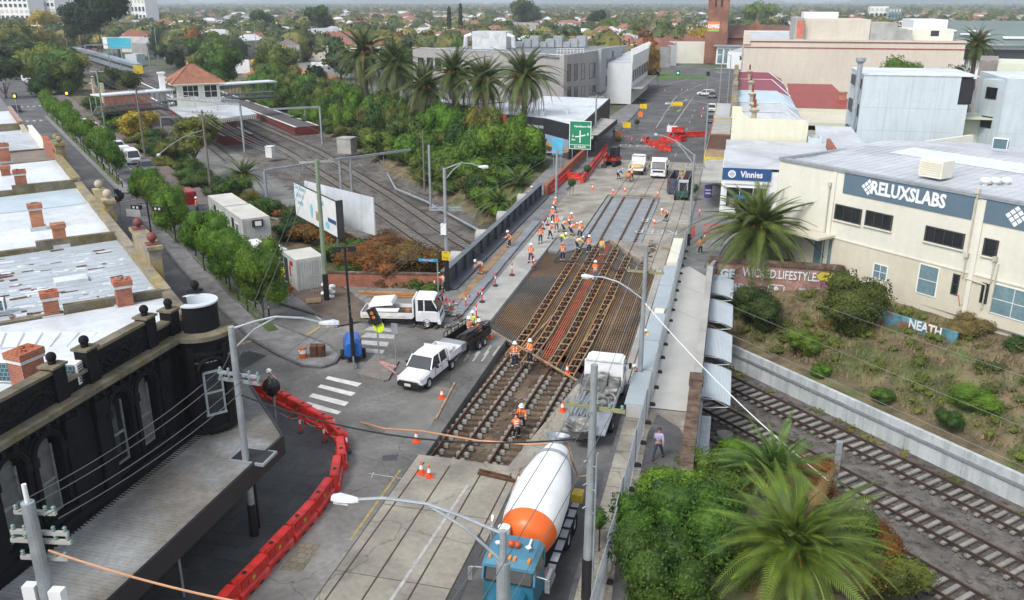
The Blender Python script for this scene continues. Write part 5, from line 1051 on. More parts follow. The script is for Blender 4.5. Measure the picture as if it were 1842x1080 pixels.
for sx in(-1,1):
    wheel(ut,sx*.8,1.62,.38,1.1);wheel(ut,sx*.8,-1.5,.38,1.1);lamp(ut,sx*.66,2.52,.88,.34,.17,hl,'headlight');mb=MB(blackp);mb.bc((sx*1.05,.85,1.2),(.2,.1,.17));mb.obj('mirror',ut,local=True)
lamp(ut,0,2.735,.56,.42,.16,plm,'number_plate')
# trailer
tl=thing('trailer','black tandem-axle cage trailer with a raised side and a silver toolbox on its drawbar','trailer',(-16.55,52.6,0),math.pi+rad(-12))
mb=MB(blackp);mb.box(-.95,.95,-2.0,1.3,.5,.58);[mb.box(a,b,-2.0,1.3,.58,1.0)for a,b in((-.97,-.92),(.92,.97))];mb.box(-.92,.92,-2,-1.95,.58,1.0);mb.obj('tub',tl,local=True)
mb=MB(blackp)
for k in range(7):mb.beam((-.95,1.3-k*.5,1.0),(-.95,1.3-k*.5,1.35),.04,.04);mb.beam((.95,1.3-k*.5,1.0),(.95,1.3-k*.5,1.35),.04,.04)
for sx in(-.95,.95):mb.beam((sx,-2,1.35),(sx,1.3,1.35),.05,.05)
mb.obj('cage_rail',tl,local=True)
mb=MB(darkfr);mb.T=Matrix.Translation((-.4,-.3,1.3))@Matrix.Rotation(rad(28),4,'Y');mb.box(-.6,.6,-1.2,1.0,0,.06);mb.obj('folded_ramp',tl,local=True)
mb=MB(rust);[mb.bc((R.uniform(-.7,.7),R.uniform(-1.8,1.1),.65),(.1,R.uniform(.4,1.2),.08),R.uniform(-.3,.3))for _ in range(10)];mb.obj('load',tl,local=True,kind='stuff')
mb=MB(galv);mb.box(-.85,.85,1.4,2.1,.5,1.05);mb.obj('toolbox',tl,local=True,color=(.36,.38,.39))
mb=MB(blackp);mb.beam((-.5,1.3,.5),(0,2.9,.5),.08,.1);mb.beam((.5,1.3,.5),(0,2.9,.5),.08,.1);mb.obj('drawbar',tl,local=True)
for sx in(-1,1):wheel(tl,sx*1.05,-.7,.33);wheel(tl,sx*1.05,.05,.33)
def cab_truck(t,W=1.9,H=2.15,L_=1.7,y0=0,col=wp,front=0,tilt=.28,vis=True):
    w=W/2;h=y0+L_
    mb=MB(paint);mb.loft([ring(y0,w,w,.55,1.35,.05),ring(h-.25,w,w,.5,1.35,.05),ring(h,w*.96,w*.94,.5,1.25,.08)]);mb.obj('cab',t,local=True,color=col)
    mb=MB(glass);mb.loft([ring(y0+.12,w*.985,w*.93,1.33,H-.05,.05),ring(h-tilt-.25,w*.985,w*.93,1.33,H-.05,.06),ring(h-.03,w*.95,w*.9,1.27,1.36,.02)]);mb.obj('window',t,local=True)
    mb=MB(paint);mb.loft([ring(y0,w*.96,w*.88,H-.1,H+.1,.07),ring(h-tilt-.3,w*.96,w*.88,H-.1,H+.08,.07),ring(h-tilt-.1,w*.9,w*.8,H-.1,H,.03)]);mb.box(-w,w,y0,y0+.18,1.3,H)
    for sx in(-1,1):mb.beam((sx*w*.95,h-.06,1.3),(sx*w*.91,h-tilt-.25,H-.06),.08,.07);mb.beam((sx*w*.97,y0+.62,1.3),(sx*w*.93,y0+.62,H),.09,.07)
    mb.obj('roof',t,local=True,color=col)
    mb=MB(blackp);mb.box(-w*.7,w*.7,h,h+.02,.85,1.1);mb.obj('grille',t,local=True);mb=MB(paint);mb.box(-w,w,h-.15,h+.08,.38,.62);mb.obj('bumper',t,local=True,color=col)
    for sx in(-1,1):lamp(t,sx*w*.75,h+.04,.78,.3,.16,hl,'headlight');mb=MB(blackp);mb.bc((sx*(w+.22),h-.1,1.65),(.16,.1,.36));mb.beam((sx*w,h-.2,1.8),(sx*(w+.22),h-.1,1.8),.04,.04);mb.obj('mirror',t,local=True)
    lamp(t,0,h+.09,.5,.4,.12,plm,'number_plate')
# white tipper
tp=thing('tipper_truck','white tipper truck with a loaded tray parked across the zebra crossing by the brick wall','truck',(-22.2,55.9,0),rad(-90)+rad(10))
cab_truck(tp,1.95,2.25,1.75,.95);mb=MB(paint);mb.box(-1,1,-3.1,.7,.75,.85);[mb.box(a,b,-3.1,.7,.85,1.2)for a,b in((-1.02,-.97),(.97,1.02))];mb.box(-1,1,-3.12,-3.07,.85,1.2);mb.box(-1,1,.7,.8,.85,2.2);mb.obj('tray',tp,local=True,color=wp)
mb=MB(mat('reflective_yellow',(.6,.5,.1),.5));[mb.box(.98+.045,1.03,-3+k*.9,-2.5+k*.9,.88,.94)for k in range(4)];mb.obj('reflective_strip',tp,local=True)
mb=MB(rust);mb.box(-.9,.9,-2.9,.5,.85,.95);[mb.bc((R.uniform(-.6,.6),R.uniform(-2.5,.3),1.0),(.3,.4,.2),R.uniform(0,3),m=R.choice([timo,roofg,concl]))for _ in range(9)];mb.obj('load',tp,local=True,kind='stuff')
mb=MB(white);mb.T=Matrix.Translation((-.2,-1.7,1.55))@Matrix.Rotation(.1,4,'X');mb.loft([[(-1.0,-.9,0),(.8,-.9,0),(.8,.9,0),(-1.0,.9,0)],[(-.9,-.8,.25),(.7,-.8,.25),(.7,.8,.25),(-.9,.8,.25)]]);mb.obj('white_bulk_bag',tp,local=True)
mb=MB(white);mb.bc((.7,-1.5,1.3),(.7,2.3,.08));mb.obj('white_door_panel',tp,local=True)
mb=MB(blackp);mb.box(-.45,.45,-3,2.3,.45,.75);mb.box(-.8,.8,-.3,.2,.4,.8);mb.obj('chassis',tp,local=True)
for sx in(-1,1):wheel(tp,sx*.85,1.75,.39,1.1);wheel(tp,sx*.85,-1.9,.39,1.6)
# concrete agitator
mx=thing('concrete_mixer_truck','concrete mixer with blue bonneted cab and big white drum with an orange end','mixer truck',(-6.62,30.5,0),math.pi-rad(1.5))
tb=(.022,.13,.20);mxk=lambda n,mb,**k:mb.obj(n,mx,local=True,**k)
mb=MB(paint);mb.loft([ring(6.3,.62,.5,.75,1.35,.15),ring(6.1,.68,.58,.65,1.5,.15),ring(4.3,.78,.72,.65,1.75,.18)]);mxk('bonnet',mb,color=tb,bevel=.04)
mb=MB(paint);mb.loft([ring(4.35,1.0,.95,.8,1.95,.12),ring(2.9,1.08,1.05,.8,2.0,.1)]);mxk('cab',mb,color=tb)
mb=MB(glass);mb.loft([ring(4.42,.93,.9,1.9,1.98,.02),ring(4.2,1.0,.96,1.9,2.62,.1),ring(2.95,1.05,1.0,1.9,2.62,.08)]);mxk('window',mb)
mb=MB(paint);mb.loft([ring(4.45,.98,.9,2.56,2.68,.04),ring(4.1,1.02,.96,2.6,2.86,.1),ring(2.85,1.05,.95,2.6,2.95,.12)]);[mb.beam((sx*1.0,4.38,1.95),(sx*.98,4.2,2.62),.08,.08)for sx in(-1,1)];mb.box(-1.05,1.05,2.8,2.95,1.9,2.7);mxk('roof',mb,color=(.06,.19,.27))
for k in(-.75,-.2,0,.2,.75):mb=MB(ylm);mb.box(k-.05,k+.05,4.05,4.25,2.82,2.92);mxk('roof_lamp',mb)
mb=MB(mat('beacon_red',(.5,.08,.02),.3));mb.sm=True;mb.sph((-.12,3.5,3.05),.15,6);mb.sph((.12,3.5,3.05),.15,6);mxk('beacon',mb)
for sx in(-1,1):
    mb=MB(white);mb.tube([(sx*.55,3.0,3.0),(sx*.6,3.7,3.05)],.05);mb.lathe([(.02,0),(.12,.15)],10,(sx*.6,3.7,3.0));mxk('air_horn',mb)
    mb=MB(paint);mb.loft([[(sx*(1.0+.22*math.cos(a))*1,5.55+.75*math.cos(b_),.55+.7*math.sin(b_))for a in(0,.8,1.57,2.4,3.14)]for b_ in(0.1,.6,1.1,1.57,2.1,2.7)]);mxk('mudguard',mb,color=tb)
    lamp(mx,sx*.86,6.25,.95,.26,.26,hl,'headlight');mb=MB(chrome);mb.tube([(sx*1.0,4.2,2.3),(sx*1.5,4.35,2.35),(sx*1.5,4.35,1.8)],.03);mb.box(sx*1.5-.09,sx*1.5+.09,4.3,4.36,1.75,2.3);mxk('mirror',mb)
    for y,w in((5.5,1.2),(-1.0,2.2),(-2.25,2.2)):wheel(mx,sx*1.0,y,.5,w,(.6,.6,.6))
    mb=MB(blackp)
    mxk('walkway',(lambda b_:(b_.box(min(sx*.95,sx*1.25),max(sx*.95,sx*1.25),-3.0,2.5,1.0,1.08,m=roofg),[b_.box(min(sx*.9,sx*1.3),max(sx*.9,sx*1.3),y,y+.06,1.08,1.16)for y in(-2.5,-1.7,-.9,-.1,.8,1.6)],b_)[-1])(mb))
mb=MB(chrome);mb.cyl((1.2,2.5,1),(1.2,2.5,3.0),.07);mb.tube([(1.2,2.5,2.9),(1.2,2.42,3.2),(1.2,2.3,3.35)],.07);mb.cyl((-1.05,2.2,1.0),(-1.05,2.9,1.0),.3,n=14);mxk('exhaust_stack',mb)
mb=MB(white);mb.cyl((.75,2.3,2.2),(.75,2.3,2.9),.25,n=12);mxk('water_tank',mb)
mb=MB(chrome);mb.box(-.8,.8,6.3,6.42,.4,.75);mb.box(-.42,.42,6.28,6.33,.8,1.4);mxk('bull_bar',mb)
mb=MB(galv);mb.box(-.5,.5,-3.6,4,.6,.95);mb.cyl((0,2.45,2.0),(0,2.05,2.05),.45,.35,n=16);mxk('chassis',mb,color=(.3,.33,.35))
ax0,ax1=Vector((0,2.15,2.05)),Vector((0,-3.75,3.05));ad=(ax1-ax0);DL=ad.length;DM=Matrix.Translation(ax0)@ad.to_track_quat('Z','X').to_matrix().to_4x4()
prof=[(.3,0),(.8,.12),(1.02,.45),(1.16,.95),(1.22,1.4),(1.22,3.0),(1.12,3.9),(.9,4.9),(.66,DL-.25),(.6,DL)]
mb=MB(mat('drum_white',(.74,.75,.75),.4,var=.07,sc=.9,obj=True,streak=.05));mb.sm=True;mb.T=DM;mb.lathe(prof[3:],40);mb.lathe([(.6,DL),(.45,DL-.3)],30);dr_=mxk('drum',mb)
mb=MB(mat('drum_orange',(.72,.13,.02),.35,var=.05));mb.sm=True;mb.T=DM;mb.lathe(prof[:4],40);mb.obj('drum_head',dr_,local=True)
mb=MB(galv);mb.T=DM;mb.lathe([(.66,5.0),(.95,5.0),(.95,5.12),(.66,5.12)],30);mb.obj('drum_ring',dr_,local=True)
ft=text('Hanson',.62,mat('navy_letter',(.02,.035,.13),.5),(0,0,0),parent=dr_,local=True,name='lettering',M_=Matrix.Identity(4),bold=.02,depth=0)
for v in ft.data.vertices: # wrap round the drum
    zt=3.1-v.co.x*1.05;r_=interp(zt,[(p[1],p[0])for p in prof])+.012;a=-.25+v.co.y/r_+0;v.co=DM@Vector((-r_*math.cos(a)*1,r_*math.sin(a)*1,zt))
for i_,pz in enumerate(ft.data.polygons):pass
mb=MB(galv);mb.box(-.7,.7,-4.2,-3.7,1.0,2.4);mb.beam((0,-4.1,1.9),(0,-5.3,1.35),.5,.12);mxk('chute',mb,color=(.42,.43,.42));mb=MB(galv);mb.cyl((0,-3.9,3.5),(0,-4.0,3.85),.35,.55,n=16,caps=False);mxk('loading_hopper',mb,color=(.42,.43,.42))
mb=MB(mat('yellow_box',(.55,.40,.03),.5));mb.box(-1.35,-.85,-3.7,-3.1,1.0,1.4);mxk('yellow_step',mb)
# line pump truck, facing away
pp=thing('concrete_pump_truck','white-cabbed concrete pump truck crowded with pipes, tanks and hoses, backed up to the mixer','pump truck',(-6.2,43.6,0),rad(-1))
cab_truck(pp,2.3,2.5,1.8,3.0);mb=MB(blackp);mb.box(-.5,.5,-3.4,4.6,.5,.8);mb.obj('chassis',pp,local=True)
mb=MB(galv);mb.box(-1.15,1.15,-3.3,2.9,.95,1.05);mb.obj('deck',pp,local=True,color=(.33,.34,.33))
gb=mat('grubby_grey',(.15,.15,.14),.7,var=.5,sc=3,obj=True,c2=(.34,.33,.30),sc2=2.2)
for b_,n in(((-1.05,-.45,1.9,2.7,1.05,1.75),'tank'),((.45,1.1,1.9,2.7,1.05,1.75),'tank'),((-.4,.4,1.7,2.8,1.05,1.95),'engine_cover'),((-1.1,-.5,1.2,1.75,1.05,1.4),'tool_box'),((.4,1.1,.9,1.6,1.05,1.6),'tool_box')):
    mb=MB(gb);mb.box(*b_);mb.obj(n,pp,local=True,bevel=.04)
for k in range(6):mb=MB(galv);mb.cyl((-1.0+k*.17,-1.6,1.15+.1*(k%2)),(-.9+k*.2,1.1,1.2+.12*(k%2)),.065,n=8);mb.obj('pump_pipe',pp,local=True,color=(.35,.35,.33))
for k in range(3):mb=MB(gb);mb.T=Matrix.Translation((.2+.3*k,-.6+.5*k,1.25))@Matrix.Rotation(.4*k,4,'X');mb.tube([(.34*math.cos(a),.34*math.sin(a),.03*a)for a in np.linspace(0,12,40)],.055);mb.obj('coiled_hose',pp,local=True)
mb=MB(gb);mb.lathe([(.35,.2),(.75,.85),(.82,.9),(.82,.95),(.72,.86),(.33,.25)],18,(-.2,-3.4,.6));mb.tube([(-.95,-3.4,1.5),(-.2,-4.2,1.55),(.6,-3.4,1.5)],.04);mb.obj('hopper',pp,local=True)
for sx in(-1,1):wheel(pp,sx*1.0,4.0,.45,1.2);wheel(pp,sx*1.0,-.9,.45,2.2);mb=MB(galv);mb.beam((sx*1.15,-3,1.45),(sx*1.15,1.8,1.45),.04,.04);[mb.beam((sx*1.15,y,1.05),(sx*1.15,y,1.45),.04,.04)for y in(-3,-1.4,.2,1.8)];mb.obj('side_rail',pp,local=True)
# small trucks at the far end of the works
t1=thing('white_truck','white cab-over truck facing the camera between the skip and the mortar truck','truck',tuple(at(1183,322)),math.pi);t1.location.y+=2.5
cab_truck(t1,2.0,2.3,1.7,.8);mb=MB(white);mb.box(-1.05,1.05,-3.4,.6,.8,.95);[mb.box(a,b,-3.4,.6,.95,1.6)for a,b in((-1.05,-1),(1,1.05))];mb.box(-1.05,1.05,.6,.7,.95,2.6);mb.obj('tray',t1,local=True);mb=MB(blackp);mb.box(-.5,.5,-3.2,2.2,.5,.8);mb.obj('chassis',t1,local=True)
[wheel(t1,sx*.85,y,.4,1.3)for sx in(-1,1)for y in(1.5,-2)]
t2_=thing('mortar_truck','white truck facing away with a tray of yellow sand and a mixer at its back','truck',tuple(at(1142,318)),0);t2_.location.y+=3
cab_truck(t2_,1.95,2.2,1.7,1.0);mb=MB(white);mb.box(-1,1,-2.4,.9,.7,.85);[mb.box(a,b,-2.4,.9,.85,1.3)for a,b in((-1,-.95),(.95,1))];mb.obj('tray',t2_,local=True);mb=MB(mat('yellow_sand',(.55,.38,.16),.95,var=.2,sc=3,bump=.5));mb.sm=True;mb.sph((0,-.8,1.05),.95,10,sz=.35);mb.obj('sand_load',t2_,local=True);[wheel(t2_,sx*.85,y,.38,1.2)for sx in(-1,1)for y in(1.7,-1.5)]
cm=thing('cement_mixer','small tilted cement mixer standing behind the sand truck','cement mixer',tuple(at(1130,328)),0);mb=MB(mat('mixer_orange',(.5,.2,.08),.6));mb.sm=True;mb.lathe([(.2,.5),(.45,.7),(.45,1.0),(.25,1.3)],12);mb.obj('drum',cm,local=True);mb=MB(darkfr);[mb.beam((sx*.4,0,0),(0,0,.7),.05,.05)for sx in(-1,1)];mb.obj('stand',cm,local=True)
sk=thing('skip_bin','long blue-grey steel skip bin filled with timber offcuts by the east kerb','skip',(-5.6,109.5,0),rad(-3));sm_=mat('skip_blue',(.075,.09,.15),.6,.2,var=.35,sc=2,obj=True,c2=(.14,.09,.06));mb=MB(sm_)
mb.box(-1.2,1.2,-3,3,.15,.2);[mb.box(a,b,-3,3,.2,2.0)for a,b in((-1.25,-1.15),(1.15,1.25))];mb.box(-1.15,1.15,-3.05,-2.95,.2,2.0);mb.box(-1.15,1.15,2.95,3.05,.2,2);mb.obj('shell',sk,local=True)
for k in range(9):mb=MB(sm_);mb.box(-1.33,-1.25,-2.9+k*.7,-2.8+k*.7,.2,1.95);mb.obj('rib',sk,local=True)
for k in range(4):mb=MB(sm_);mb.box(-1.1+k*.7,-1.0+k*.7,-3.13,-3.05,.2,1.95);mb.obj('rib',sk,local=True)
for k in range(6):mb=MB(timber);mb.beam((R.uniform(-.8,.8),-2.6,1.7),(R.uniform(-.8,.8),2.4,2.2),.12,.05);mb.obj('offcut',sk,local=True)
# excavators and loader
def digger(label,loc,rz,col,s=1.0,reach=((1.6,1.6),(2.6,2.2),(3.3,.9)),cabc=blackp):
    t=thing('excavator',label,'excavator',loc,rz);pm2=mat('digger_%d'%int(col[0]*100),col,.45,var=.15,sc=2,obj=True)
    for sx in(-1,1):mb=MB(rubber);mb.loft([[(sx*.6+dx,y,z)for dx,z in((-.18,zz0),(.18,zz0),(.18,zz1),(-.18,zz1))]for y,zz0,zz1 in((-1.2,.2,.4),(-1.0,0,.55),(1.0,0,.55),(1.2,.2,.4))]);mb.obj('track',t,local=True)
    mb=MB(pm2);mb.box(-.75,.75,-1.3,.5,.62,1.15);mb.obj('house',t,local=True,bevel=.08);mb=MB(darkfr);mb.box(-.4,.4,-.6,.5,.5,.62);mb.obj('turntable',t,local=True)
    mb=MB(glass);mb.box(-.7,.05,-.5,.6,1.15,2.3);c=mb.obj('cab',t,local=True,bevel=.05);mb=MB(cabc);mb.box(-.75,.1,-.55,.65,2.3,2.38);[mb.box(x-.04,x+.04,y-.04,y+.04,1.1,2.32)for x in(-.72,.07)for y in(-.52,.62)];mb.obj('cab_frame',c,local=True)
    P3=[Vector((.3,.5,1.0))]+[Vector((.3,a,b))for a,b in reach]
    for i,n in enumerate(('boom','dipper','lower_arm')):mb=MB(pm2);mb.beam(P3[i],P3[i+1],.24-.04*i,.34-.07*i);mb.obj(n,t,local=True)
    e=P3[-1];mb=MB(darkfr);mb.loft([[(e.x-.3,e.y,e.z),(e.x+.3,e.y,e.z),(e.x+.3,e.y+.1,e.z-.05),(e.x-.3,e.y+.1,e.z-.05)],[(e.x-.3,e.y-.4,e.z-.35),(e.x+.3,e.y-.4,e.z-.35),(e.x+.3,e.y+.15,e.z-.5),(e.x-.3,e.y+.15,e.z-.5)]]);mb.obj('bucket',t,local=True)
    t.scale=(s,)*3;return t
digger('small red and black excavator with its arm folded down by the red barriers',tuple(at(1101,298)),rad(165),(.42,.035,.02),1.15,((1.3,1.7),(1.9,1.3),(2.0,.5)))
digger('large yellow excavator with its boom arched over the orange soil heap',tuple(at(474,126,-.2)),rad(-62),(.55,.32,.02),3.1,((1.6,2.3),(2.5,2.75),(3.6,1.2)))
ld=thing('skid_loader','small dark green skid-steer loader seen from behind by the tall east pole','loader',tuple(at(1228,358)),0);mb=MB(mat('loader_green',(.03,.075,.065),.6,var=.2,obj=True));mb.box(-.7,.7,-1.2,1.0,.4,1.1);mb.obj('body',ld,local=True,bevel=.05);mb=MB(glass);mb.box(-.5,.5,-.6,.6,1.1,2.1);mb.obj('cab',ld,local=True);mb=MB(roofg);mb.box(-.58,.58,-.7,.7,2.1,2.2);[mb.box(x-.05,x+.05,y-.05,y+.05,1.1,2.1)for x in(-.5,.5)for y in(-.6,.6)];mb.obj('roof_frame',ld,local=True);[wheel(ld,sx*.85,y,.42,1.4)for sx in(-1,1)for y in(-.75,.65)]
# light tower with a tall black mast
lt=thing('light_tower','bright blue mobile light tower trailer with a tall black mast carrying lamps','light tower',tuple(at(636,645)),rad(205));bl_=(.015,.12,.45)
mb=MB(paint);mb.loft([ring(-.95,.5,.42,.5,1.35,.15),ring(-.75,.58,.5,.45,1.62,.2),ring(.55,.58,.5,.45,1.62,.2),ring(.8,.55,.48,.45,1.35,.15)]);mb.obj('canopy',lt,local=True,color=bl_)
mb=MB(blackp);mb.box(-.62,.62,-1.0,.9,.35,.47);[mb.box(sx*.58-.005,sx*.58+.01,-.6,.4,1.0,1.45)for sx in(-1,1)];mb.obj('chassis',lt,local=True);mb=MB(galv);mb.beam((0,.9,.4),(0,2.0,.4),.1,.1);mb.cyl((0,1.9,.05),(0,1.9,.9),.05);mb.obj('drawbar',lt,local=True)
mb=MB(blackp);mb.cyl((0,.95,.3),(0,.95,3.2),.13,n=8);mb.cyl((.02,.97,3.2),(.1,1.05,8.0),.08,n=8);mb.obj('mast',lt,local=True)
for sx in(-1,1):mb=MB(blackp);mb.bc((sx*.45+.1,1.05,7.9),(.5,.3,.35));mb.beam((.1,1.05,8),(sx*.6+.1,1.05,8),.06,.06);mb.obj('lamp_head',lt,local=True);wheel(lt,sx*.72,-.1,.32)
for(x,y,l)in((808/3*0+270,437,'double floodlight pole on the side road median with black lamps on both arms'),):
    mb=0;t=thing('flood_light',l,'light tower',tuple(at(278,462)),0);mb=MB(blackp);mb.cyl((0,0,0),(0,0,5.2),.07,n=8);mb.beam((-1.1,0,5.0),(1.2,0,5.15),.06,.06);mb.obj('mast',t,local=True)
    for sx in(-1.1,1.2):mb=MB(blackp);mb.bc((sx,-.1,4.7),(1.0,.3,.4));f=mb.obj('lamp_head',t,local=True);mb=MB(white);[mb.box(sx+d-.1,sx+d+.1,-.27,-.25,4.6,4.8)for d in(-.2,.2)];mb.obj('lens',f,local=True)
t=thing('camera_pole','grey pole with clustered black cameras and lamps on the side road','pole',tuple(at(224,430)),0);mb=MB(galv);mb.cyl((0,0,0),(0,0,4.6),.07,n=8);mb.obj('mast',t,local=True,color=(.2,.22,.23))
for k in range(7):mb=MB(blackp);mb.bc((R.uniform(-.45,.5),R.uniform(-.3,.3),4.6+R.uniform(-.5,.6)),(.4,.35,.4),R.uniform(0,3));mb.obj('camera_head',t,local=True)
# site containers
ctm=mat('container_white',(.50,.515,.49),.6,var=.12,sc=1,streak=.15)
def container(label,a,b,w,h,z=0.0,name='site_office',side=1,**k):
    a=Vector((a[0],a[1],z));b=Vector((b[0],b[1],z));Lc=(b-a).length;f=Fac(name,label,k.get('cat','site office'),tuple(a),math.atan2(b.y-a.y,b.x-a.x));f.box('shell',ctm,0,Lc,0,w,.15,h)
    mb=MB(ctm);n=int(w/.22)
    for i in range(n):mb.box(Lc,Lc+.04,.1+i*.22,.2+i*.22,.3,h-.15)
    if k.get('rib_side'):[mb.box(.1+i*.22,.2+i*.22,-.04,0,.3,h-.15)for i in range(int(Lc/.22))]
    f.part('corrugation',mb,kind='stuff');mb=MB(ctm)
    for x in(0,Lc):mb.box(x-.06,x+.06,-.03,.09,.1,h+.03);mb.box(x-.06,x+.06,w-.09,w+.03,.1,h+.03)
    mb.box(-.03,Lc+.03,-.04,.06,h-.1,h+.04);f.part('frame',mb);mb=MB(mat('container_roof',(.52,.51,.45),.7,var=.12));mb.box(.02,Lc-.02,.05,w-.02,h+.0,h+.05);f.part('roof',mb);return f,Lc
pa,pb_=L(44.5,-12.2),L(31.2,-12.2)
f1,Lc=container('pale site office container, the farther of two placed end to end',L(52.6,-13.9),L(46.5,-13.9),2.5,3.1);f1.box('doorway',blackp,2.2,2.9,-.04,0,.4,2.6);f1.win(3.5,4.6,1.3,2.3,2,1,white,glass)
f2,Lc=container('pale site office container, the nearer, with a wall air conditioner on its ribbed end',L(46.2,-13.9),L(40.0,-13.9),2.6,3.1);f2.box('doorway',blackp,2.4,3.1,-.04,0,.4,2.6);f2.win(3.7,4.8,1.3,2.3,2,1,white,glass)
ac=MB(blackp);ac.box(Lc+.04,Lc+.3,.9,1.9,2.3,2.95);ac.cur=white;ac.box(Lc+.3,Lc+.33,1.1,1.7,2.4,2.85);f2.part('air_conditioner',ac);mb=MB(MATS['yellow_box']);mb.box(Lc+.05,Lc+.07,1.8,2.4,.6,.95);f2.part('warning_sign',mb)
a_,b_=at(520,478,0),at(560,532,0)
f3,Lc=container('short white site safe container with red letters beside the green pole',at(514,509),at(537,527),2.4,2.75,rib_side=False,name='storage_container',cat='container');redl=mat('red_letter',(.5,.03,.04),.6)
text('SITE',.5,redl,(Lc*.62,-.03,2.2),parent=f3.t,local=True,bold=.015,sx=.8);[text(c,.42,redl,(Lc*.5,-.03,1.85-.35*i),parent=f3.t,local=True,bold=.015)for i,c in enumerate('AFE')];f3.box('doorway',darkfr,.15,Lc*.32,-.03,0,.3,2.4)
cg=thing('wire_cage','galvanised wire gas bottle cage at the end of the short container','cage',tuple(at(575,530)),rad(20));mb=MB(galv)
for k in range(7):mb.cyl((-.6+k*.2,-.4,0),(-.6+k*.2,-.4,1.7),.012,n=4);mb.cyl((.6,-.4+k*.13,0),(.6,-.4+k*.13,1.7),.012,n=4)
for z in(0,.5,1,1.7):mb.beam((-.6,-.4,z),(.6,-.4,z),.03,.03);mb.beam((.6,-.4,z),(.6,.4,z),.03,.03);mb.beam((-.6,-.4,z),(-.6,.4,z),.03,.03)
mb.obj('mesh',cg,local=True)
def genset(label,x,y,rz,wheels,s=1.0,name='generator'):
    t=thing(name,label,'generator',tuple(at(x,y)),rz);mb=MB(white);mb.box(-.9,.9,-.5,.5,.45,1.7);mb.obj('canopy',t,local=True,bevel=.05);mb=MB(darkfr);mb.box(.901,.91,-.25,.25,.7,1.3);mb.box(-.7,-.1,-.51,-.501,.6,1.2);mb.obj('panel',t,local=True);mb=MB(blackp);mb.box(-1,1,-.5,.5,.3,.44);mb.obj('base_frame',t,local=True)
    if wheels:[wheel(t,.1,0,.4)or None];t.children[-1].location=(.3,-.62,.4);t.children[-1].rotation_euler=(math.pi/2,0,0)
    t.scale=(s,)*3
genset('white generator trailer with a big wheel at the ribbed end of the site office',463,472,rad(-38),True,1.15);genset('small white generator on a skid next to the yellow box',503,478,rad(-38),False,1.0)
def prop(name,label,cat,mb,group=None,color=None,loc=None):o=mb.obj(name,local=True,color=color);tag(o,label,cat,group);o.location=loc or(0,0,0);return o
mb=MB(MATS['yellow_box']);mb.box(-.5,.5,-.4,.4,0,.6);mb.box(-.55,.55,-.45,.45,.6,.68);prop('spill_bin','yellow lidded bin between the small generator and the container','bin',mb,loc=at(507,497))
mb=MB(white);mb.box(-.35,0,-.25,.25,0,.45);mb.box(.01,.35,-.25,.25,0,.42,m=mat('bright_red',(.5,.02,.02),.5));prop('cool_box','small red and white box on the road by the container','box',mb,loc=at(518,525))
mb=MB(white);mb.sm=True;[mb.sph((R.uniform(-.4,.4),R.uniform(-.3,.3),.15+.2*k),.32,6,sz=.5)for k in range(6)];prop('sandbags','heap of white sandbags beside the green pole base','sandbags',mb,loc=at(592,535))
pl=thing('pallet','pale timber pallet lying on the corner footpath','pallet',tuple(at(564,543,.11)),rad(25))
for k in range(7):mb=MB(timber);mb.box(-.6,.6,-.6+k*.18,-.48+k*.18,.1,.13);mb.obj('slat',pl,local=True,color=(.5,.4,.2))
for k in(-.5,0,.5):mb=MB(timber);mb.box(k-.05,k+.05,-.6,.6,0,.1);mb.obj('bearer',pl,local=True)
# red truck behind the tree crowns
rt=thing('red_truck','red flatbed truck with a worker on it behind the row of trees','truck',tuple(L(57,-13)),rdz);mb=MB(mat('dark_red',(.26,.012,.015),.4,obj=True));mb.box(-1.1,1.1,-4.8,-1.8,.8,2.5);mb.obj('cab',rt,local=True,bevel=.12);mb=MB(darkfr);mb.box(-1.1,1.1,-1.7,2.5,.8,.95);mb.obj('bed',rt,local=True);mb=MB(galv);mb.box(-1.1,1.1,2.4,2.5,.95,1.9);mb.obj('headboard',rt,local=True);[wheel(rt,sx*.95,y,.45,1.4)for sx in(-1,1)for y in(-3.4,1.4)]
# billboard
bb2=thing('billboard','double-sided white billboard with a pale blue charity advert beside the side road','billboard',tuple(at(575,450)),0);f=Fac('x','x','x',tuple(at(537,425,-.5)),math.atan2((at(612,470,-.5)-at(537,425,-.5)).y,(at(612,470,-.5)-at(537,425,-.5)).x));WB=(at(612,470,-.5)-at(537,425,-.5)).length;wm=f.M.copy();bpy.data.objects.remove(f.t)
def bp(name,mb):mb.T=wm;
mb=MB(white);mb.T=wm;mb.box(0,WB,-.05,.1,2.3,5.7);pn=mb.obj('panel',bb2);mb=MB(darkfr);mb.T=wm;mb.box(-.05,WB+.05,-.1,-.05,2.2,2.3);mb.box(-.05,WB+.05,-.1,-.05,5.7,5.8);mb.box(WB,WB+.08,-.1,.6,2.2,5.8);mb.obj('frame',bb2)
mb=MB(roofw);mb.T=wm@Matrix.Translation((.5,.9,0))@Matrix.Rotation(rad(12),4,'Z');mb.box(0,WB+.6,0,.12,2.2,5.8);mb.obj('back_panel',bb2);mb=MB(galv);mb.T=wm;[mb.cyl((x,.3,-1),(x,.3,5.2),.12,n=8)for x in(1,WB-1)];mb.obj('post',bb2)
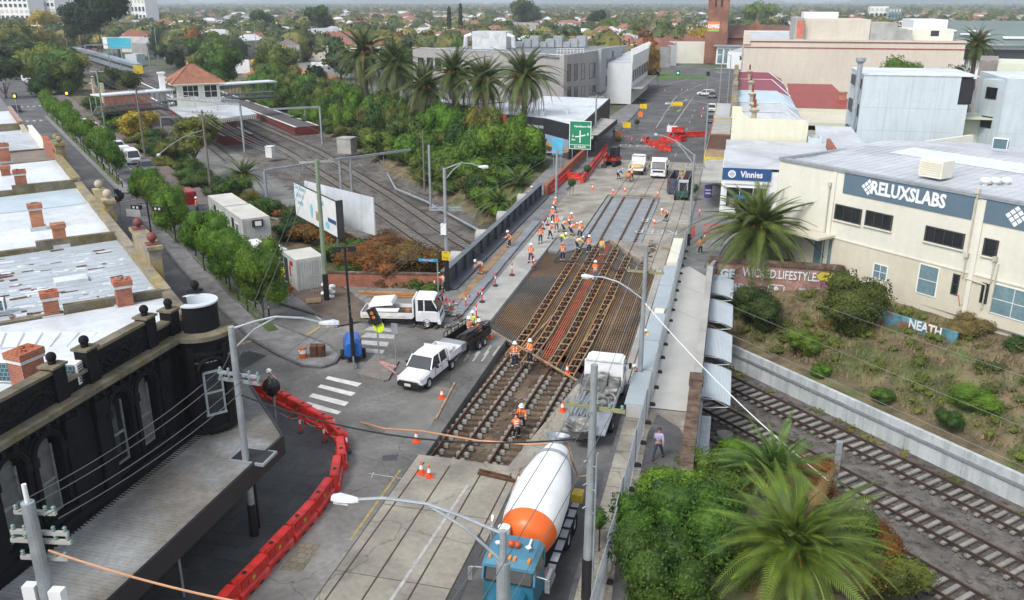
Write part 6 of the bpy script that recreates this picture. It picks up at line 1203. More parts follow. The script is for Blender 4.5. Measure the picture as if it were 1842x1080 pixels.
sbl=mat('sky_blue_print',(.18,.52,.66),.6);text('Get them\nback to\nwork',.75,sbl,(0,0,0),M_=wm@Matrix.Translation((1.6,-.07,4.6))@Matrix.Rotation(math.pi/2,4,'X'),parent=bb2,depth=.005);mb=MB(sbl);mb.T=wm@Matrix.Translation((0,-.07,0))@Matrix.Rotation(math.pi/2,4,'X');mb.poly([(WB*.78+.5*math.cos(a),2.95+.35*math.sin(a))for a in np.linspace(0,6.1,12)],0);mb.poly([(WB*.42+.35*math.cos(a),3.6+.7*math.sin(a))for a in np.linspace(0,6.1,12)],0);mb.poly([(WB*.7+.25*math.cos(a),4.9+.25*math.sin(a))for a in np.linspace(0,6.1,12)],0);mb.box(WB*.8,WB*.98,3.4,3.8,0,.004,m=MATS['sign_blue']);mb.box(WB*.52,WB*.62,2.9,3.8,0,.004,m=timber);mb.obj('printed_picture',bb2)
# planter heap on the gravel island
tag((lambda o:o)(thing('planter','rusty planter boxes with a green plant and a barrel on the gravel island','planter',tuple(at(562,640,.13)),.3)),'rusty planter boxes with a green plant on the gravel island','planter');pt_=bpy.data.objects['planter'];mb=MB(rust);[mb.box(x,x+.45,-.3,.3,0,.75)for x in(-.1,.4)];mb.obj('box',pt_,local=True)
mb=MB(mat('barrel_orange',(.5,.12,.02),.5,obj=True));mb.cyl((-.45,-.45,0),(-.45,-.45,.35),.27,n=12);mb.cyl((-.45,-.45,.35),(-.45,-.45,.62),.27,n=12,m=white);mb.cyl((-.45,-.45,.62),(-.45,-.45,.7),.27,n=12);prop('plastic_barrel','orange and white plastic barrel against the rusty planter','barrel',mb,loc=at(562,640,.13))
# ------------------------------------------------------------------ water-filled barriers
redb=mat('red_plastic',(.60,.03,.022),.5,var=.3,sc=1.8,c2=(.62,.085,.06),sc2=1.1,lo2=.5,hi2=.68,obj=True,spec=.5)
def barrier_proto():
    t=thing('water_barrier','x','barrier',(0,0,0));Lh=.98
    def sec(x):return[(x,-.27,.0),(x,.27,.0),(x,.27,.28),(x,.17,.36),(x,.17,.84),(x,.2,.9),(x,-.2,.9),(x,-.17,.84),(x,-.17,.36),(x,-.27,.28)]
    mb=MB(redb);mb.loft([sec(-Lh),sec(Lh)])
    for x in(-.7,-.25,.25,.7):[mb.box(x-.13,x+.13,s*.17,s*.2,.42,.8)if s>0 else mb.box(x-.13,x+.13,-.2,-.17,.42,.8)for s in(1,-1)]
    mb.box(-Lh,Lh,-.12,.12,.9,.925);mb.box(-.5,-.2,-.275,.275,.0,.1,m=blackp);mb.box(.2,.5,-.275,.275,0,.1,m=blackp);mb.obj('body',t,local=True)
    mb=MB(blackp);mb.cyl((.35,0,.925),(.35,0,.945),.1,n=14);mb.obj('filler_cap',t,local=True)
    mb=MB(redb);mb.cyl((Lh,0,.1),(Lh,0,.98),.12,n=10);mb.obj('hinge_lug',t,local=True)
    mb=MB(mat('warning_sticker',(.45,.4,.03),.6));mb.box(-.1,.1,.171,.178,.22+.22,.6);mb.box(-.1,.1,-.208,-.2,.44,.6);mb.obj('sticker',t,local=True);return t
bpx=[(425,680),(480,703),(530,728),(585,757),(607,780),(613,812),(600,860),(560,912),(510,967),(460,1022),(410,1077),(350,1140)]
path=[at(x,y,.55).xy for x,y in bpx];bp0=barrier_proto();bp0['label']='red barrier standing alone across the footpath near the green road sign'
def along(path,step):
    out=[];d=0;acc=0
    for a,b in zip(path,path[1:]):
        l=(b-a).length
        while acc<=d+l:out.append((a+(b-a)*((acc-d)/l),math.atan2((b-a).y,(b-a).x)));acc+=step
        d+=l
    return out
bpos=along(path,2.1);bg_='red water-filled barriers curving round the black building corner'
words_=['first at the turret end','second from the turret end','third, beside the worker in orange','fourth, behind the bagged signal','fifth, approaching the bend','sixth, at the start of the bend','seventh, on the bend','eighth, just past the bend','ninth, along the awning','tenth, along the awning','eleventh, beside the tactile grid','twelfth, near the footpath post','thirteenth, near the bottom edge','last before the bottom edge','cut by the bottom edge','at the frame edge','beyond the frame edge']
for k,(p,a)in enumerate(bpos):dup(bp0,(p.x+R.uniform(-.05,.05),p.y+R.uniform(-.05,.05),0),a+R.uniform(-.05,.05),f'red water-filled barrier in the curved row, {words_[min(k, 16)]}',bg_)
def run(pts,group,desc,z=.45,step=2.06):
    P=[at(x,y,z).xy for x,y in pts];n=along(P,step)
    for k,(p,a)in enumerate(n):dup(bp0,(p.x,p.y,0),a,f'{ordn[min(k, 9)]} red barrier {desc}',group)
run([(992,340),(1022,312)],'red barriers by the brick wall','leading up from the brick wall end')
run([(1048,322),(1082,278),(1092,262)],'red barriers beside the red excavator','in the line beside the small excavator')
bp0.location=(*at(1030,318,.4).xy,0);bp0.rotation_euler=(0,0,rad(5))
for k,(x,y,a,z)in enumerate(((1176,258,5,0),(1163,252,80,0),(1190,252,85,0),(1196,268,3,0),(1200,262,5,.92),(1188,262,0,0),(1209,250,8,0),(1218,244,10,.92),(1228,250,60,0),(1205,245,80,0))):
    q=at(x,y,.4);dup(bp0,(q.x,q.y,z),rad(a),f'red barrier piled in the middle of the street, {["leftmost front", "left side", "left inner", "lowest front", "stacked on the lowest front one", "front left", "centre", "stacked at the back", "right front", "back centre"][k]}','pile of red barriers in the street')
run([(1222,243),(1268,241)],'red barriers closing the east lane','closing the lane towards the shops')
# ------------------------------------------------------------------ cones, bollard posts
cone_r=mat('cone_orange',(.85,.09,.02),.55,var=.06,obj=True);refl=mat('reflective_white',(.75,.75,.74),.5,var=.05,obj=True)
cn0=thing('traffic_cone','x','traffic cone');mb=MB(cone_r);mb.box(-.19,.19,-.19,.19,0,.05);mb.lathe([(.14,.05),(.1,.28),(.055,.5),(.03,.7),(.001,.7)],12);mb.obj('cone_body',cn0,local=True);mb=MB(refl);mb.lathe([(.107,.28),(.062,.5)],12);mb.obj('reflective_collar',cn0,local=True)
cn_l=[(749,795,'beside the cable loop near the pit corner'),(758,852,'left of a pair in front of the pit'),(772,858,'right of a pair in front of the pit'),(795,717,'by the narrow plank west of the pit'),(1012,740,'beside the pump truck at the pit edge'),(934,872,'leaning by the drum of the mixer'),(882,608,'next to the man in blue jeans'),(1020,672,'on the timber behind the pump truck'),(1066,341,'at the head of the pit, left'),(1103,347,'left of two at the far end of the slab'),(1124,345,'right of two at the far end of the slab'),(1183,352,'at the far right corner of the slab'),(1177,403,'east of the wet slab'),(1042,407,'beside the crew by the fresh pour'),(1203,477,'with a flag by the parapet boxes'),(1162,627,'behind the crouching worker'),(1203,228,'lowest by the row of parked cars'),(1262,212,'second by the row of parked cars'),(1265,198,'third by the row of parked cars'),(1196,165,'left of the far junction'),(1226,164,'middle of the far junction'),(1236,164,'right of the far junction')]
for k,(x,y,l)in enumerate(cn_l):
    p=at(x,y,-.1 if k in(7,)else 0);l='orange traffic cone '+l
    if k==0:cn0.location=p;cn0['label']=l;cn0['group']='traffic cones'
    else:dup(cn0,p,R.uniform(0,3),l,'traffic cones')
pb0=thing('bollard_post','x','bollard');mb=MB(mat('post_red',(.75,.035,.02),.5,obj=True));mb.cyl((0,0,.08),(0,0,.6),.055,n=8);mb.cyl((0,0,.85),(0,0,1.05),.055,n=8);mb.tube([(-.09,0,1.0),(-.09,0,1.12),(.09,0,1.12),(.09,0,1.0)],.02,5);mb.obj('post',pb0,local=True);mb=MB(refl);mb.cyl((0,0,.6),(0,0,.85),.056,n=8);mb.obj('white_band',pb0,local=True);mb=MB(blackp);mb.cyl((0,0,0),(0,0,.08),.24,.2,n=10);mb.obj('foot',pb0,local=True)
bol=[(960,481,'northernmost beside the stone pavers'),(921,495,'second in the line along the pavers'),(891,514,'third in the line along the pavers'),(867,543,'at the pavers, nearest the cable'),(838,553,'with an orange lamp on the corner'),(809,563,'by the tipper cab, nearer'),(797,552,'by the tipper cab, farther'),(857,572,'beside the wheelbarrow'),(782,522,'against the brick wall'),(1054,438,'x'),(977,412,'near the crew at the kerb, left'),(985,405,'near the crew at the kerb, right'),(694,770,'y'),(541,780,'inside the curved barriers, left of two'),(584,797,'inside the curved barriers, right of two'),(625,813,'on the road side of the barrier bend'),(1267,437,'by the orange mesh on the east path'),(1258,390,'beside the fence near the bus shelter'),(1112,250,'left end of the taped line'),(1136,258,'middle of the taped line'),(1154,258,'right end of the taped line'),(1270,440,'z')]
bol=[b for b in bol if len(b[2])>2]
for k,(x,y,l)in enumerate(bol):
    p=at(x,y,.05);l='red and white bollard post '+l
    if k==0:pb0.location=p;pb0['label']=l;pb0['group']='red and white bollard posts'
    else:dup(pb0,p,0,l,'red and white bollard posts')
def bunting(pts,z,label):
    t=thing('flag_bunting',label,'bunting',tuple(pts[0]));mb=MB(white)
    for a,b in zip(pts,pts[1:]):a,b=Vector(a)+Vector((0,0,z)),Vector(b)+Vector((0,0,z));mb.tube([a,(a+b)/2-Vector((0,0,.2)),b],.008,4)
    mb.obj('cord',t)
    for a,b in zip(pts,pts[1:]):
        a,b=Vector(a),Vector(b);n=max(1,int((b-a).length/.8))
        for i in range(n):
            q=a+(b-a)*((i+.5)/n);q.z=z-.16;mb=MB(MATS['bright_red']);mb.bc((q.x,q.y,q.z),(.2,.02,.24),R.uniform(0,3));mb.obj('flag',t)
bunting([at(797,552),at(809,563),at(838,553),at(867,543)],.95,'string of small red flags between bollards on the corner');bunting([at(505,770),at(541,780),at(584,797),at(606,815)],.95,'string of red flags inside the curved red barriers');bunting([at(196,385),at(275,368)],1.2,'red flags strung across the side road');bunting([at(1112,250),at(1136,258),at(1154,258),at(1170,262)],.9,'red flags strung across the far end of the works')
# ------------------------------------------------------------------ temporary fence panels
fp=thing('fence_panel','x','fence panel');mb=MB(galv);
for x in(0,2.35):mb.cyl((x,0,.1),(x,0,2.1),.022,n=6)
mb.beam((0,0,2.1),(2.35,0,2.1),.045,.045);mb.beam((0,0,.2),(2.35,0,.2),.035,.035);mb.beam((0,0,1.2),(2.35,0,1.2),.02,.02);mb.obj('frame',fp,local=True,color=(.55,.57,.58))
mb=MB(galv);
for k in range(38):mb.box(.03+k*.062,.036+k*.062,-.003,.003,.2,2.08)
for k in range(12):mb.box(0,2.35,-.003,.003,.3+k*.16,.306+k*.16)
mb.obj('wire_mesh',fp,local=True,color=(.42,.45,.47));mb=MB(rubber);mb.loft([[(-.14,-.32,0),(.14,-.32,0),(.14,.32,0),(-.14,.32,0)],[(-.09,-.25,.15),(.09,-.25,.15),(.09,.25,.15),(-.09,.25,.15)]]);mb.obj('rubber_foot',fp,local=True)
FY=[24.6+2.42*k for k in range(26)]
for k,Y in enumerate(FY):
    X=interp(Y,[(24,-3.55),(45,-3.3),(75,-3.35),(90,-3.1)]);l=f'temporary mesh fence panel on the footbridge side, number {k + 1} from the camera';l='temporary mesh fence panel, '+(['nearest the camera','second from the camera','third from the camera'][k]if k<3 else f'{["just", "some way", "well"][min(2, (k - 3) // 8)]} along the east path, {ordn[(k - 3) % 8]} of its stretch')
    if k==0:fp.location=(X,Y,.12);fp.rotation_euler=(0,0,rad(89));fp['label']=l;fp['group']='temporary fence panels along the east footpath'
    else:dup(fp,(X,Y,.12),rad(89+R.uniform(-1.5,1.5)),l,'temporary fence panels along the east footpath')
for k,(x,y,rz,l)in enumerate(((1236,385,10,'orange mesh crowd panel standing edge-on by the east path'),(1262,380,5,'orange mesh crowd panel below the charity shop'))):
    t=thing('mesh_barrier',l,'barrier',tuple(at(x+2,y-2+55*0+(50 if k==0 else 45))),rad(75 if k==0 else 4));mb=MB(cone_r);[mb.box(i*.12,i*.12+.02,-.01,.01,.1,1.1)for i in range(18)];mb.box(0,2.1,-.02,.02,1.1,1.15);mb.box(0,2.1,-.02,.02,.08,.12);mb.obj('mesh',t,local=True)
# ------------------------------------------------------------------ people
dg_=bpy.context.evaluated_depsgraph_get
def skin(nodes,edges,m,sub=1):
    me=bpy.data.meshes.new('s');me.from_pydata([n[0]for n in nodes],edges,[]);o=link(bpy.data.objects.new('s',me));o.modifiers.new('k','SKIN')
    for i,n in enumerate(nodes):sv=me.skin_vertices[0].data[i];sv.radius=(n[1],n[1]if len(n)<3 else n[2]);sv.use_root=i==0
    if sub:o.modifiers.new('u','SUBSURF').levels=sub
    o.modifiers[0].use_smooth_shade=True;out=bpy.data.meshes.new_from_object(o.evaluated_get(dg_()));bpy.data.objects.remove(o);out.materials.clear();out.materials.append(m);return out
skinm=mat('skin',(.42,.24,.16),.6,var=.05,obj=True);navy=(.018,.022,.04)
def person(lean=0,al=(8,20),ar=(-8,20),fa=(10,10),crouch=0.0,step=.12,hip=12):
    """al, ar: forward swing of each upper arm; fa: forearm bend, all in degrees"""
    t=thing('person','x','person');ln=rad(lean);hz=.95-crouch;hy=-.25*math.sin(ln)-crouch*.3
    pel=Vector((0,hy,hz));up=Vector((0,math.sin(ln),math.cos(ln)));fw=Vector((0,math.cos(ln),-math.sin(ln)))
    che,nec=pel+up*.32,pel+up*.54;hd=nec+(up*.8+Vector((0,.1 if lean else 0,.2))).normalized()*.17
    nodes=[(pel,.13,.1),(che,.15,.11),(nec,.06),(hd,.095,.105),(hd+up*.08,.085)];E_=[(0,1),(1,2),(2,3),(3,4)];jk=[(pel+up*.04,.165,.13),(che,.185,.14),(nec-up*.06,.12)];je=[(0,1),(1,2)];tr_=[(pel+up*.04,.155,.13),(pel-Vector((0,0,.06)),.15,.125)];te=[(0,1)];bands=MB(refl)
    for s,sw,fb in((-1,al[0],fa[0]),(1,ar[0],fa[1])):
        sh=nec-up*.07+Vector((s*.19,0,0));a=rad(sw);dr=-up*math.cos(a)+fw*math.sin(a);dr=Vector((s*.18,dr.y,dr.z)).normalized()if True else dr
        if lean>35:dr=(Vector((s*.1,.25+math.sin(a),-1))).normalized()
        el=sh+dr*.29;b2=rad(fb);ax=dr.cross(Vector((1,0,0))).normalized();d2=(dr*math.cos(b2)-ax*math.sin(b2));d2=(d2+Vector((-s*.12,0,0))).normalized()
        wr=el+d2*.25;b=len(nodes);nodes+=[(sh,.06),(el,.045),(wr,.03),(wr+d2*.08,.036,.02)];E_+=[(1,b),(b,b+1),(b+1,b+2),(b+2,b+3)]
        side=d2.cross(Vector((0,1,.3))).normalized();c=len(nodes)
        for q in range(4):tip=wr+d2*(.16-.012*abs(q-1.4))+side*(q-1.5)*.022+fw*.03;nodes+=[(wr+d2*.1+side*(q-1.5)*.02,.0095),(tip,.008)];E_+=[(b+3,c+2*q),(c+2*q,c+2*q+1)]
        nodes.append((wr+d2*.07+side*.05+fw*.02,.01));E_.append((b+2,len(nodes)-1))
        b=len(jk);jk+=[(sh,.088),(el,.065),(wr-d2*.02,.05)];je+=[(1,b),(b,b+1),(b+1,b+2)]
        hp=pel+Vector((s*.1,0,-.04));ft=Vector((s*(.13+step*.3),s*step+crouch*.1,.07));mid=(hp+ft)/2;kn=mid+Vector((0,.02+crouch*.75,0));b=len(nodes);nodes+=[(hp,.085),(kn,.055),(ft,.04)];E_+=[(0,b),(b,b+1),(b+1,b+2)]
        b=len(tr_);tr_+=[(hp,.105),(kn,.078),(ft+Vector((0,0,.05)),.062)];te+=[(1,b),(b,b+1),(b+1,b+2)]
        bt=MB(mat('boot',(.05,.035,.025),.8,obj=True));bt.loft([[(ft.x+dx,ft.y+y,z)for dx,z in((-.05,0),(.05,0),(.045,h_),(-.045,h_))]for y,h_ in((-.09,.1),(.02,.13),(.12,.07),(.17,.05))]);bt.obj('boot',t,local=True)
        bands.cyl(el+d2*.1,el+d2*.15,.062,n=10,caps=False);bands.cyl(kn.lerp(ft,.55),kn.lerp(ft,.68),.079,n=10,caps=False)
    body=mobj('body',skin(nodes,E_,skinm),t,True);j=mobj('jacket',skin(jk,je,cloth),t,True,color=(.85,.17,.02));mobj('trousers',skin(tr_,te,cloth),t,True,color=navy)
    for z in(.12,.24):c=pel+up*z;Mx=Matrix.Translation(c)@up.to_track_quat('Z','X').to_matrix().to_4x4();bands.T=Mx;bands.add([(.192*math.cos(a),.15*math.sin(a),h_)for h_ in(-.025,.025)for a in np.linspace(0,2*math.pi,15)[:-1]],[(i,(i+1)%14,14+(i+1)%14,14+i)for i in range(14)])
    bands.T=None
    for s in(-1,1):bands.tube([pel+up*.27+fw*.15+Vector((s*.1,0,0)),che+up*.12+fw*.13+Vector((s*.1,0,0)),nec+Vector((s*.1,0,.03)),che-fw*.14+Vector((s*.08,0,0)),pel+up*.27-fw*.14+Vector((s*.06,0,0))],.02,4)
    bands.obj('reflective_bands',t,local=True)
    fb_=MB(skinm);hf=(fw*1.0).normalized();fb_.bc(hd+hf*.1,(.025,.04,.04),R_=hf.to_track_quat('Y','Z').to_matrix());fb_.obj('nose',body,local=True)
    ey=MB(blackp);[ey.bc(hd+hf*.092+Vector((s*.035,0,.03)),(.025,.012,.012))for s in(-1,1)];ey.bc(hd+hf*.09-Vector((0,0,.05)),(.05,.012,.01));ey.obj('face_features',body,local=True)
    hm=MB(mat('helmet',None,.35,var=.03,obj=True));hm.sm=True;hm.T=Matrix.Translation(hd+up*.04)@up.to_track_quat('Z','X').to_matrix().to_4x4();hm.lathe([(.17,.02),(.135,.03),(.135,.07),(.11,.14),(.06,.175),(.001,.18)],16);hm.obj('hard_hat',t,local=True,color=(.75,.76,.76));return t
PO={'stand':person(),'walk':person(2,(22,0),(-22,0),(15,25),0,.28),'bend':person(62,(30,0),(45,0),(15,10),.08,.12),'reach':person(18,(55,0),(45,0),(45,40),.02,.16),'hips':person(0,(12,0),(10,0),(85,80),0,.08),'crouch':person(35,(35,0),(40,0),(60,50),.42,.1)}
used_=set();YEL=(.62,.72,.05);ORA=(.86,.17,.02)
def man(x,y,pose,deg,label,jacket=ORA,trou=navy,hat=(.76,.77,.77),z=0.0,bands=True,name=None,skin_top=False):
    p=at(x,y,z)if not isinstance(x,Vector)else x;g='road workers in high-visibility clothing' if bands else None
    t=PO[pose];cols_={'jacket':jacket,'trousers':trou}
    if hat:cols_['hard_hat']=hat
    if pose in used_:t=dup(t,p,rad(deg),label,g,colors=cols_)
    else:
        used_.add(pose);PO[pose]=t;t.location=p;t.rotation_euler=(0,0,rad(deg));t['label']=label
        if g:t['group']=g
        for c in t.children:
            n=c.name.split('.')[0]
            if n in cols_:c.color=(*cols_[n],1)
    for c in list(t.children):
        n=c.name.split('.')[0]
        if n=='hard_hat' and hat is None:c.data=c.data.copy();c.name='hair';c.color=(.05,.035,.025,1);c.scale=(.8,.8,.96);c.location=(0,0,.055)
        if n=='reflective_bands' and not bands:bpy.data.objects.remove(c)
    return t
M1=[(926,662,'stand',200,'worker in orange with folded stance, left of two on the formwork ladders',{}),(953,657,'hips',150,'worker in orange, right of two on the formwork ladders',{}),(844,614,'hips',-60,'worker in orange leaning on the trailer, left of the three',{}),(851,603,'stand',180,'worker in a yellow shirt, the middle of the three by the trailer',dict(jacket=YEL)),(862,619,'stand',70,'worker in an orange vest and blue jeans, right of the three by the trailer',dict(trou=(.05,.09,.17))),(864,494,'bend',110,'worker bent double in pale shirt with orange trousers by the grey girder',dict(jacket=(.6,.3,.2),trou=(.5,.12,.03))),(797,521,'bend',60,'worker crouched over the rubble beside the brick wall',dict(trou=(.2,.17,.12))),(916,447,'reach',100,'worker with a white hard hat and bucket near the girder',{}),(955,473,'stand',170,'lone worker standing on the pale apron slab',{}),(972,439,'stand',20,'worker without a hard hat seen from behind on the kerb by the crew',dict(hat=None,trou=(.03,.03,.035))),(990,430,'reach',-60,'worker in plain orange jersey at the left of the pour crew',{}),(1001,418,'stand',190,'worker in a pink helmet and orange vest in the pour crew',dict(hat=(.7,.05,.3),trou=(.15,.14,.12))),(994,402,'stand',200,'tall worker in bright orange at the back of the pour crew',{}),(1015,418,'bend',-80,'dark-trousered worker stooping at the heart of the crew',{}),(1025,412,'reach',-100,'worker standing with arms forward behind the stooping men',{}),(1029,424,'bend',-70,'worker bent low towards the fresh concrete',{}),(1011,442,'bend',-110,'worker in yellow bending with the concrete hose',dict(jacket=YEL,trou=(.1,.12,.16))),(1043,430,'reach',-20,'worker at the edge of the wet slab right of the stooping crew',{}),(1040,450,'bend',-70,'worker in orange and lime bending over the near ladder',dict(jacket=(.8,.5,.05))),(1059,457,'stand',20,'worker in orange seen from behind at the head of the formwork',{}),(1082,462,'stand',0,'bareheaded worker in a yellow-orange vest and khaki trousers',dict(jacket=(.8,.4,.03),trou=(.12,.1,.07),hat=None)),(1012,471,'hips',0,'worker seen from behind standing on the western mat',dict(hat=(.5,.2,.1))),(1070,506,'hips',0,'worker in jeans in the middle of the mats, seen from behind',dict(trou=(.11,.15,.2))),(1197,398,'bend',100,'worker bending east of the wet slab',{}),(997,383,'reach',-40,'worker beside the thin pole with the tool trolley',{}),(929,790,'bend',20,'worker bent over in the near pit, closer to the camera',dict(z=-.55,hat=(.3,.1,.06))),(938,776,'reach',190,'worker with a white hard hat facing the camera in the near pit',dict(z=-.55)),(493,712,'reach',130,'worker taking a photo behind the curved red barriers',{}),(1259,460,'stand',190,'guard in an orange vest without a helmet on the east path',dict(hat=None,trou=(.02,.02,.02))),(1163,624,'crouch',90,'worker crouching in yellow-orange behind the parapet boxes',dict(jacket=(.8,.45,.04))),(1144,692,'crouch',60,'worker in dark clothes half hidden behind the pale pole',dict(jacket=(.25,.03,.05))),(1113,322,'bend',-60,'worker in blue pushing a barrow by the cement mixer',dict(jacket=(.05,.12,.35))),(1136,325,'reach',0,'worker at the back of the sand truck',{}),(436,121,'stand',90,'distant worker in orange on the station works yard',dict(z=-.3))]
for x,y,ps,dg,l,kw in M1:man(x,y,ps,dg,l,**kw)
man(L(54.3,-13)+Vector((0,0,.95)),0,'stand',-60,'worker standing on the red flatbed truck');man(at(958,362,.1),0,'reach',60,'worker leaning over the brick wall by the palms')
man(at(1183,826,.13),0,'walk',-5,'pedestrian in a lavender shirt and dark jeans walking away on the footpath',jacket=(.38,.33,.48),trou=(.04,.05,.08),hat=None,bands=False)
man(at(1104,250,.1),0,'walk',10,'pedestrian in a blue top walking along the far west footpath',jacket=(.06,.16,.4),trou=(.02,.02,.03),hat=None,bands=False)
for k in PO:
    if k not in used_:bpy.data.objects.remove(PO[k])
# ------------------------------------------------------------------ poles, wires, signs
polc=(.36,.41,.43)
def pole(name,label,cat,base,h,r0=.17,r1=.11,arms=(),color=polc,sleeve=0,cross=(),m=galv,group=None):
    b=Vector(base);t=thing(name,label,cat,b,0,group);mb=MB(m);mb.cyl(b,b+Vector((0,0,h)),r0,r1,n=14);mb.obj('shaft',t,color=color)
    if sleeve:mb=MB(blackp);mb.cyl(b,b+Vector((0,0,sleeve)),r0*1.12,r0*1.1,n=14);mb.obj('base_sleeve',t)
    for(hz,ln,ang,mm)in cross:
        d=Vector((math.cos(ang),math.sin(ang),0));mb=MB(mm);mb.beam(b+Vector((0,0,hz))-d*ln/2+Vector((-d.y,d.x,0))*r0,b+Vector((0,0,hz))+d*ln/2+Vector((-d.y,d.x,0))*r0,.11,.13);c=mb.obj('crossarm',t,color=(.45,.47,.45))
        for k in(-.45,-.25,.25,.45):mb=MB(mat('insulator',(.16,.25,.23),.3,obj=True));q=b+Vector((0,0,hz+.06))+d*ln*k+Vector((-d.y,d.x,0))*r0;mb.lathe([(.03,0),(.07,.06),(.04,.1),(.07,.14),(.02,.2)],8,tuple(q));mb.obj('insulator',c)
    for arm_ in arms:
        p_end,dbl=arm_[:2];e=Vector(p_end);tp_=b+Vector((0,0,arm_[2]if len(arm_)>2 else h));mid=(tp_+e)/2+Vector((0,0,.35));ar=MB(galv);ar.tube([tp_-Vector((0,0,.1)),tp_.lerp(mid,.6),mid,e.lerp(mid,.4)+Vector((0,0,.1)),e],.05,7)
        if dbl:ar.tube([tp_-Vector((0,0,1.0)),tp_.lerp(mid,.5)-Vector((0,0,.35)),mid-Vector((0,0,.02))],.045,7)
        a_=ar.obj('bracket_arm',t,color=(.62,.65,.67));d=(e-mid);d.z=0;d.normalize();lm=MB(mat('lamp_housing',(.55,.58,.6),.4,obj=False));M_=d.to_track_quat('Y','Z').to_matrix().to_4x4();lm.T=Matrix.Translation(e)@M_;lm.loft([ring(-.1,.06,.05,-.06,.05,.02),ring(.12,.13,.1,-.1,.07,.04),ring(.5,.17,.13,-.12,.1,.05),ring(.72,.12,.08,-.1,.04,.03)]);l_=lm.obj('lamp_head',a_);lm=MB(mat('lamp_lens',(.5,.5,.48),.2));lm.T=Matrix.Translation(e)@M_;lm.box(-.11,.11,.2,.65,-.17,-.11);lm.obj('lens',l_)
    return t
oldw=mat('weathered_arm',(.25,.25,.13),.9,var=.3)
fl=at(905,955,9.0);pole('street_light','foreground street light pole whose double arm curves left across the picture','street light',(fl.x,fl.y,0),9.0,.16,.10,[(at(640,899,9.3),True)]);mb=MB(galv);mb.cyl((fl.x,fl.y,0),(fl.x,fl.y,8.0),.22,.19,n=16);o=mb.obj('lower_shaft',bpy.data.objects['street_light'],color=(.33,.35,.35))
P1=at(1055,1077,.12);pole('power_pole','tall grey power pole beside the mixer, with a mossy crossarm and black foot','power pole',P1,10.1,.2,.13,cross=[(8.3,2.3,rad(-4),oldw)],sleeve=1.9);mb=MB(galv);mb.tube([P1+Vector((.22,-.1,0)),P1+Vector((.22,-.1,6.5))],.04);[mb.tube([P1+Vector((.2,-.1,z)),P1+Vector((-.25,-.15,z+.2)),P1+Vector((.25,.1,z+.5))],.03)for z in(4,5,6)];mb.obj('conduit',bpy.data.objects['power_pole'],color=(.6,.62,.63))
P2=at(1150,690,.12);pole('street_light','grey pole by the parapet boxes with a small lamp reaching out over the mats','street light',P2,8.9,.17,.12,[(at(1066,498,6.6),False,5.6)],cross=[(7.2,2.2,rad(-2),oldw)],sleeve=0)
P3=at(1238,442,.12);pole('street_light','slender pole with a double-armed lamp over the far end of the works','street light',P3,8.9,.15,.1,[(at(1182,243,9.2),True)],cross=[(7.6,2.2,0,galv)],sleeve=1.2)
P4=at(1266,300,.12);pole('street_light','distant lamp pole outside the terrace shops','street light',P4,9,.14,.1,[(at(1205,186,9.3),False)])
P5=at(1292,200,.12);pole('power_pole','far power pole with two crossarms near the parked ute','power pole',P5,10,.16,.12,cross=[(9,2.4,.1,galv),(8.2,2.4,.1,galv)])
Lp=Vector((-21.6,63.9,.1));pole('street_light','grey pole with curved lamp arm at the girder end, yellow sign on its black foot','street light',Lp,10.1,.17,.12,[(at(862,300,10.2),True)],cross=[(6.9,2.6,rad(12),galv),(6.7,2.6,rad(12),galv)],sleeve=2.6)
mb=MB(white);mb.bc(Lp+Vector((-.1,-.25,5.2)),(.45,.2,.9));mb.obj('cable_box',bpy.data.objects['street_light.004']if 'street_light.004' in bpy.data.objects else None)
L2=at(458,962,.12);pole('street_light','grey pole rising through the awning with a long curved lamp arm to the right','street light',L2,9.9,.17,.13,[(at(578,581,10.0),True)],cross=[(7.7,2.0,rad(-3),galv),(7.4,2.0,rad(-3),galv)],sleeve=1.6)
L3=Vector((-19.2,17.8,.1));pole('power_pole','thick grey power pole at the bottom left corner crowded with insulated crossarms','power pole',L3,8.5,.24,.19,cross=[(8.0,1.3,rad(10),concl),(7.3,1.8,rad(10),concl),(7.0,1.9,rad(10),concl),(6.4,1.5,rad(10),concl)]);mb=MB(white);mb.cyl(L3+Vector((0,0,8.5)),L3+Vector((0,0,9.1)),.07);[mb.bc(L3+Vector((dx,-.1,5.2)),(.4,.3,.8),rad(10))for dx in(-.45,.5)];mb.obj('cable_boxes',bpy.data.objects['power_pole.002'],kind='stuff')
grn_=mat('green_pole',(.19,.25,.17),.8,var=.2);Gp=at(588,540,.1);pole('power_pole','pale green timber power pole standing beside the short white container','power pole',Gp,11.2,.2,.15,cross=[(11.0,2.6,rad(25),concl)],m=grn_,sleeve=2.2)
brn=mat('brown_pole',(.17,.15,.13),.9,var=.25)
PL={}
for nm,(x,y,h,z,l)in{'a':(381,356,10.5,0,'weathered timber pole with a long lamp arm above the rust bushes'),'b':(262,286,10.5,-.2,'weathered timber pole with fanned crossarms beside the yellow shrub'),'c':(190,236,11,0,'green-grey timber pole by the bus stop'),'d':(1000,372,6.6,.1,'thin concrete pole at the start of the brick wall'),'e':(1070,268,8.5,.1,'thin mottled pole beside the green road sign'),'f':(764,345,9,-4,'tall brown bare timber pole in the cutting greenery')}.items():
    PL[nm]=at(x,y,z);pole('power_pole',l,'power pole',PL[nm],h,.17,.12,cross=[]if nm in 'f' else[(h-.3,2.4,rad(20),concl)],m=brn if nm in 'abf' else grn_ if nm=='c' else galv,arms=[(at(287,277,8.6),True,8.3)]if nm=='a' else[])
